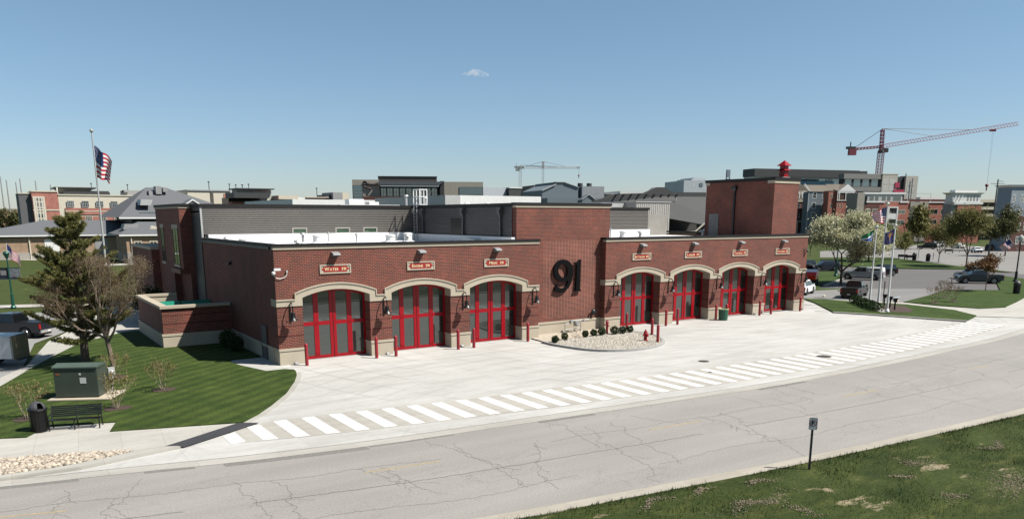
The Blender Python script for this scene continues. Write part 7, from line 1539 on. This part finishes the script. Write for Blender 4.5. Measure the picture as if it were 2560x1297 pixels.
part('grey_return', FGREY, t, (f.X(2384), f.X(2400), 2, 16, 0, f.Z(512))); m = MB(); m.box(f.X(2396), f.X(2456), 0, 16, 0, f.Z(512)); m.build('brick_wall', FARBR, t); part('cornice', WHITE, t, (f.X(2386), f.X(2458), -.6, 16, f.Z(511), f.Z(505)))
part('loggia', WHITE, t, (f.X(2382), f.X(2452), .5, 12, f.Z(505), f.Z(486))); m = MB(); m.taper((f.X(2380), f.X(2453)), (f.X(2372), f.X(2458)), (0, 12), (-1.2, 13), f.Z(486), f.Z(482)); m.build('flared_cornice', WHITE, t); part('attic', WHITE, t, (f.X(2389), f.X(2446), 2, 11, f.Z(482), f.Z(475)))
for k_ in range(4): part('loggia_opening', FGREY, t, (f.X(2418+k_*8), f.X(2422+k_*8), .4, .49, f.Z(503), f.Z(489)))
for k_ in range(3): m = MB(); m.prism([(f.X(2382+k_*8), f.Z(502)), (f.X(2384+k_*8), f.Z(502)), (f.X(2391+k_*8), f.Z(488)), (f.X(2389+k_*8), f.Z(488))], -.3, .3, 'y'); m.build('raking_strut', WHITE, t)
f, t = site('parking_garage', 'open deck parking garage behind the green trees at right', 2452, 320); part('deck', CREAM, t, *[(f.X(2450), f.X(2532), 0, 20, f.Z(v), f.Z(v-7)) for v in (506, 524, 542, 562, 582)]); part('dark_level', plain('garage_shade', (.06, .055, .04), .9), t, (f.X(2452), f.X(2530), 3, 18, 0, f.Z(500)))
f, t = site('blue_grey_apartments', 'tall blue grey apartment block cut off by the right edge', 2520, 215)
AP = plain('apartment_blue', (.27, .32, .37), .85, 0, .05); part('wall', AP, t, (f.X(2527), f.X(2660), 0, 16, 0, f.Z(468))); part('brick_base', DARKBR, t, (f.X(2536), f.X(2660), -.4, 0, 0, f.Z(540))); m = MB(); m.taper((f.X(2526), f.X(2662)), (f.X(2519), f.X(2668)), (-.3, 16), (-1.6, 17), f.Z(468), f.Z(462)); m.build('cornice', WHITE, t)
for u0, u1 in ((2530, 2538), (2551, 2559), (2566, 2576)):
    for v in (490, 525, 560, 595): window(t, f, u0, u1, v-4, v+16, -.42 if v > 530 and u0 > 2536 else -.02, WHITE, DKGL, 1, .14, 1)

# skyline poles, nets, far fence and fields
def upole(u, vb, vt, h, lab, r=.15, arm=True, name='utility_pole'):
    f = Far(u, h); t = thing(name, lab, 'pole', f.loc(), -YAW); MB().cyl((0, 0, 0), (0, 0, f.Z(vt)), r, r*.6, 6).build('pole', DGREY if name != 'net_mast' else FGREY, t)
    if arm: m = MB(); m.box(-1.6, 1.6, -.1, .1, f.Z(vt+12), f.Z(vt+11)); m.box(.0, 1.3, -.1, .1, f.Z(vt+6), f.Z(vt+5)); m.build('crossarm', DGREY, t)
    elif name != 'net_mast': m = MB(); m.box(-.35, .35, -.2, .2, f.Z(vt)-.1, f.Z(vt)+.2); m.build('head', DGREY, t)
upole(2489, 600, 448, 190, 'tall wooden utility pole rising at the right skyline', .22)
for u, vt, h, w_ in ((525, 455, 300, 'just right of the hip roof apex'), (576, 461, 300, 'left end of the black canopy'), (592, 463, 320, 'thin one over the black canopy'), (608, 463, 280, 'stout one at the canopy middle'), (624, 461, 330, 'behind the slanted grey wall'), (793, 471, 320, 'over the brick shops'), (322, 462, 330, 'over the school rooftop unit'), (232, 459, 330, 'beside the tall left flagpole')): upole(u, 541, vt, h, 'thin dark light pole on the skyline, '+w_, .22, False, 'light_pole')
NET = [(8, 441, 'leftmost'), (22, 450, 'second from the left'), (45, 455, 'third from the left'), (56, 447, 'dark one, fourth from the left'), (94, 452, 'fifth from the left'), (130, 462, 'rightmost')]
for u, vt, w_ in NET: upole(u, 541, vt, 420, 'slender driving range net mast at the far left, '+w_, .4, False, 'net_mast')
tag(sheet('dry_field', [tuple(at_h(u, 546, h)[:2]) for u, h in ((-300, 600), (200, 600))]+[tuple(at_h(u, 546, h)[:2]) for u, h in ((200, 1500), (-300, 1500))], -.03, plain('dry_field_tan', (.36, .30, .20), .95, 0, .15, .02)), kind='structure')
bk = MB(); f = Far(-100, 900); bk.prism([(f.X(-160), 0), (f.X(60), 0), (f.X(60), f.Z(523)), (f.X(20), f.Z(522)), (f.X(-160), f.Z(524))], 0, 60, 'y'); o = bk.build('dry_hill', plain('dry_field_tan', (0, 0, 0)), loc=f.loc()); o.rotation_euler = (0, 0, -YAW); tag(o, kind='structure')
# traffic drums and cones in front of the civic building
for i, (u, v, k_, lab) in enumerate(((62, 640, 1, 'orange traffic cone at the tan wall, leftmost of the markers'), (77, 641, 0, 'hi-vis yellow marker panel near the garage door, left one'), (84, 640, 0, 'hi-vis yellow marker panel near the garage door, right taller one'), (90, 637, 1, 'orange traffic cone right beside the yellow marker panels'), (101, 634, 2, 'yellow hydrant shaped post at the garage door edge'), (152, 636, 0, 'hi-vis yellow marker panel half hidden by the pine, centre'), (196, 633, 0, 'hi-vis yellow marker panel to the right of the pine top'))):
    x, y = G(u, v); t = thing('traffic_cone' if k_ == 1 else 'traffic_marker', lab, 'traffic cone' if k_ == 1 else 'traffic marker', (x, y, .02), -YAW)
    if k_ == 1: MB().lathe([(.42, 0), (.42, .06), (.24, .07), (.07, 1.3), (.02, 1.32)], (0, 0, 0), 12).build('cone', AMBER, t); MB().lathe([(.17, .55), (.135, .8)], (0, 0, 0), 12).build('band', WHITE, t)
    elif k_ == 0: m = MB(); m.taper((-.42, .42), (-.3, .3), (-.3, .3), (-.08, .08), 0, 2.0 if i == 2 else 1.5); m.build('panel', HIVIS, t); part('stripe', LMETAL, t, (-.38, .38, -.24, -.2, .6, .75))
    else: MB().lathe([(.2, 0), (.2, 1.4), (.1, 1.6)], (0, 0, 0), 10).build('post', plain('post_yellow', (.7, .45, .03), .5), t)
for u, v, r, w_ in ((33, 634, 1.1, 'left one'), (58, 634, 1.0, 'right one')):
    x, y = G(u, v+2); t = thing('round_shrub', 'dark clipped shrub at the tan stone base, '+w_, 'shrub', (x, y, 0), 0); ns_ = np.random.RandomState(int(u)); q = ns_.normal(size=(900, 3)); q /= np.linalg.norm(q, axis=1)[:, None]; np_leaves('foliage', q*r*np.array([1.3, 1, .75])*(.7+.3*ns_.rand(900, 1))+np.array([0, 0, r*.75]), .14, EVERG, t, 3); MB().cyl((0, 0, 0), (0, 0, .5), .06, .06, 5).build('stem', BARK, t)
# lamp posts, benches, bins on the right
def tlamp(u, v, vt, lab, globe, mat):
    x, y = G(u, v); h = (x-CAM[0])*math.sin(YAW)+(y-CAM[1])*math.cos(YAW); H2 = at_h(u, vt, h).z; t = thing('street_lamp', lab, 'street lamp', (x, y, .1), -YAW)
    MB().lathe([(.34, 0), (.34, .15), (.2, .4), (.17, 1.3), (.2, 1.45), (.1, 1.5), (.08, H2-.9)], (0, 0, 0), 12).build('post', mat, t)
    MB().lathe([(.12, H2-.9), (.3, H2-.75), (.34, H2-.4), (.26, H2-.12), (.1, H2), (.02, H2+.15)], (0, 0, 0), 12).build('globe' if globe else 'lantern', plain('globe_glass', (.6, .6, .52), .3) if globe else mat, t); return t, (x, y, H2)
tlamp(2089, 692, 600, 'green lamp post by the kerb beside the pear tree trunk', False, LAMPGREEN)
t, (x, y, H2) = tlamp(2538, 706, 590, 'dark lamp post with a pale acorn globe at the right edge', True, BLACK)
t = thing('flag', 'stars and stripes flag on a slanted staff at the right lamp post', 'flag', (x, y, .1), -YAW); MB().cyl((-.1, 0, H2-2.2), (-1.7, 0, H2-.4), .035, .03, 6).build('staff', LMETAL, t); flag('cloth', t, [(-1.65, 0, H2-.5), (-.85, 0, H2-1.6), (-2.9, .2, H2-1.6), (-2.2, .2, H2-2.3)], us, wave=.06, waves=1.2, sag=.05, nu=20, nv=13, stars=False)
x, y = G(2540, 736); lb = litter((x, y, .12), 'black litter bin near the right edge of the photo'); lb.scale = (1.15, 1.15, 1.15)
for u, v, w_ in ((2285, 652, 'left one of two by the slim benches'), (2319, 655, 'right one of two by the slim benches')): x, y = G(u, v); b = litter((x, y, .1), 'dark litter bin on the far path, '+w_); b.scale = (1.25,)*3
for u, v, w_ in ((2257, 648, 'left of a pair'), (2272, 650, 'right of a pair'), (2372, 633, 'on the far side of the street')):
    x, y = G(u, v); t = thing('park_bench', 'small dark bench on the far path, '+w_, 'bench', (x, y, .05), -YAW-.15); part('seat', BLACK, t, (-1, 1, -.25, .25, .42, .47)); part('backrest', BLACK, t, (-1, 1, .25, .3, .5, 1.0))
    for s in (-1, 1): part('leg', BLACK, t, (min(s*.85, s*.92), max(s*.85, s*.92), -.22, .28, 0, .42))
for u, v, vt, w_ in ((2295, 648, 618, 'with a round dark head left of the litter bins'), (2332, 651, 632, 'short one right of the litter bins'), (2207, 758, 703, 'rusty one behind the three flagpoles'), (2378, 712, 694, 'short one in front of the slate grey pickup')):
    x, y = G(u, v); h = (x-CAM[0])*math.sin(YAW)+(y-CAM[1])*math.cos(YAW); z = at_h(u, vt, h).z; t = thing('sign_post', 'thin sign post, '+w_, 'sign post', (x, y, 0), -YAW+.9); MB().cyl((0, 0, 0), (0, 0, z), .05, .05, 6).build('post', BROWNP, t); part('plate', BROWNP, t, (-.22, .22, -.07, -.05, max(z-.75, .3), z))
for u, v, w_ in ((2244, 755, 'beside the floodlights'), (2060, 741, 'at the black pickup')):
    x, y = G(u, v); t = MB(); t.box(-.95, .95, -.09, .09, 0, .14); o = t.build('wheel_stop', STONE, bevel=.02, loc=(x, y, .01)); o.rotation_euler = (0, 0, .5); tag(o, 'concrete wheel stop on the lot '+w_, 'wheel stop')
# a small cloud
f = Far(1190, 5200); t = MB(); rs = random.Random(4)
for u, v, r in ((1158, 187, 4), (1166, 186, 6), (1174, 186.5, 8), (1182, 184, 10), (1189, 181.5, 12), (1197, 181, 13), (1205, 183, 14), (1213, 185, 11), (1220, 187, 8), (1193, 186, 12), (1208, 187.5, 10)): t.ball((f.X(u), rs.uniform(-30, 30), f.Z(v)), r*5200/F*.8, 8, .6)
m_ = bpy.data.materials.new('cloud_vapour'); m_.use_nodes = True; nt = m_.node_tree; nt.nodes.remove(nt.nodes['Principled BSDF']); vn = nt.nodes.new('ShaderNodeVolumePrincipled'); nz = noise(nt, coords(nt), .018, 7, .7); vn.inputs['Color'].default_value = (1, .97, .96, 1)
dd = ramp(nt, nz, [(.40, (0, 0, 0)), (.7, (.022, .022, .022))]); nt.links.new(dd, vn.inputs['Density']); nt.links.new(vn.outputs[0], nt.nodes['Material Output'].inputs['Volume'])
o = t.build('cloud', m_, loc=f.loc()); o.rotation_euler = (0, 0, -YAW); tag(o, kind='structure')
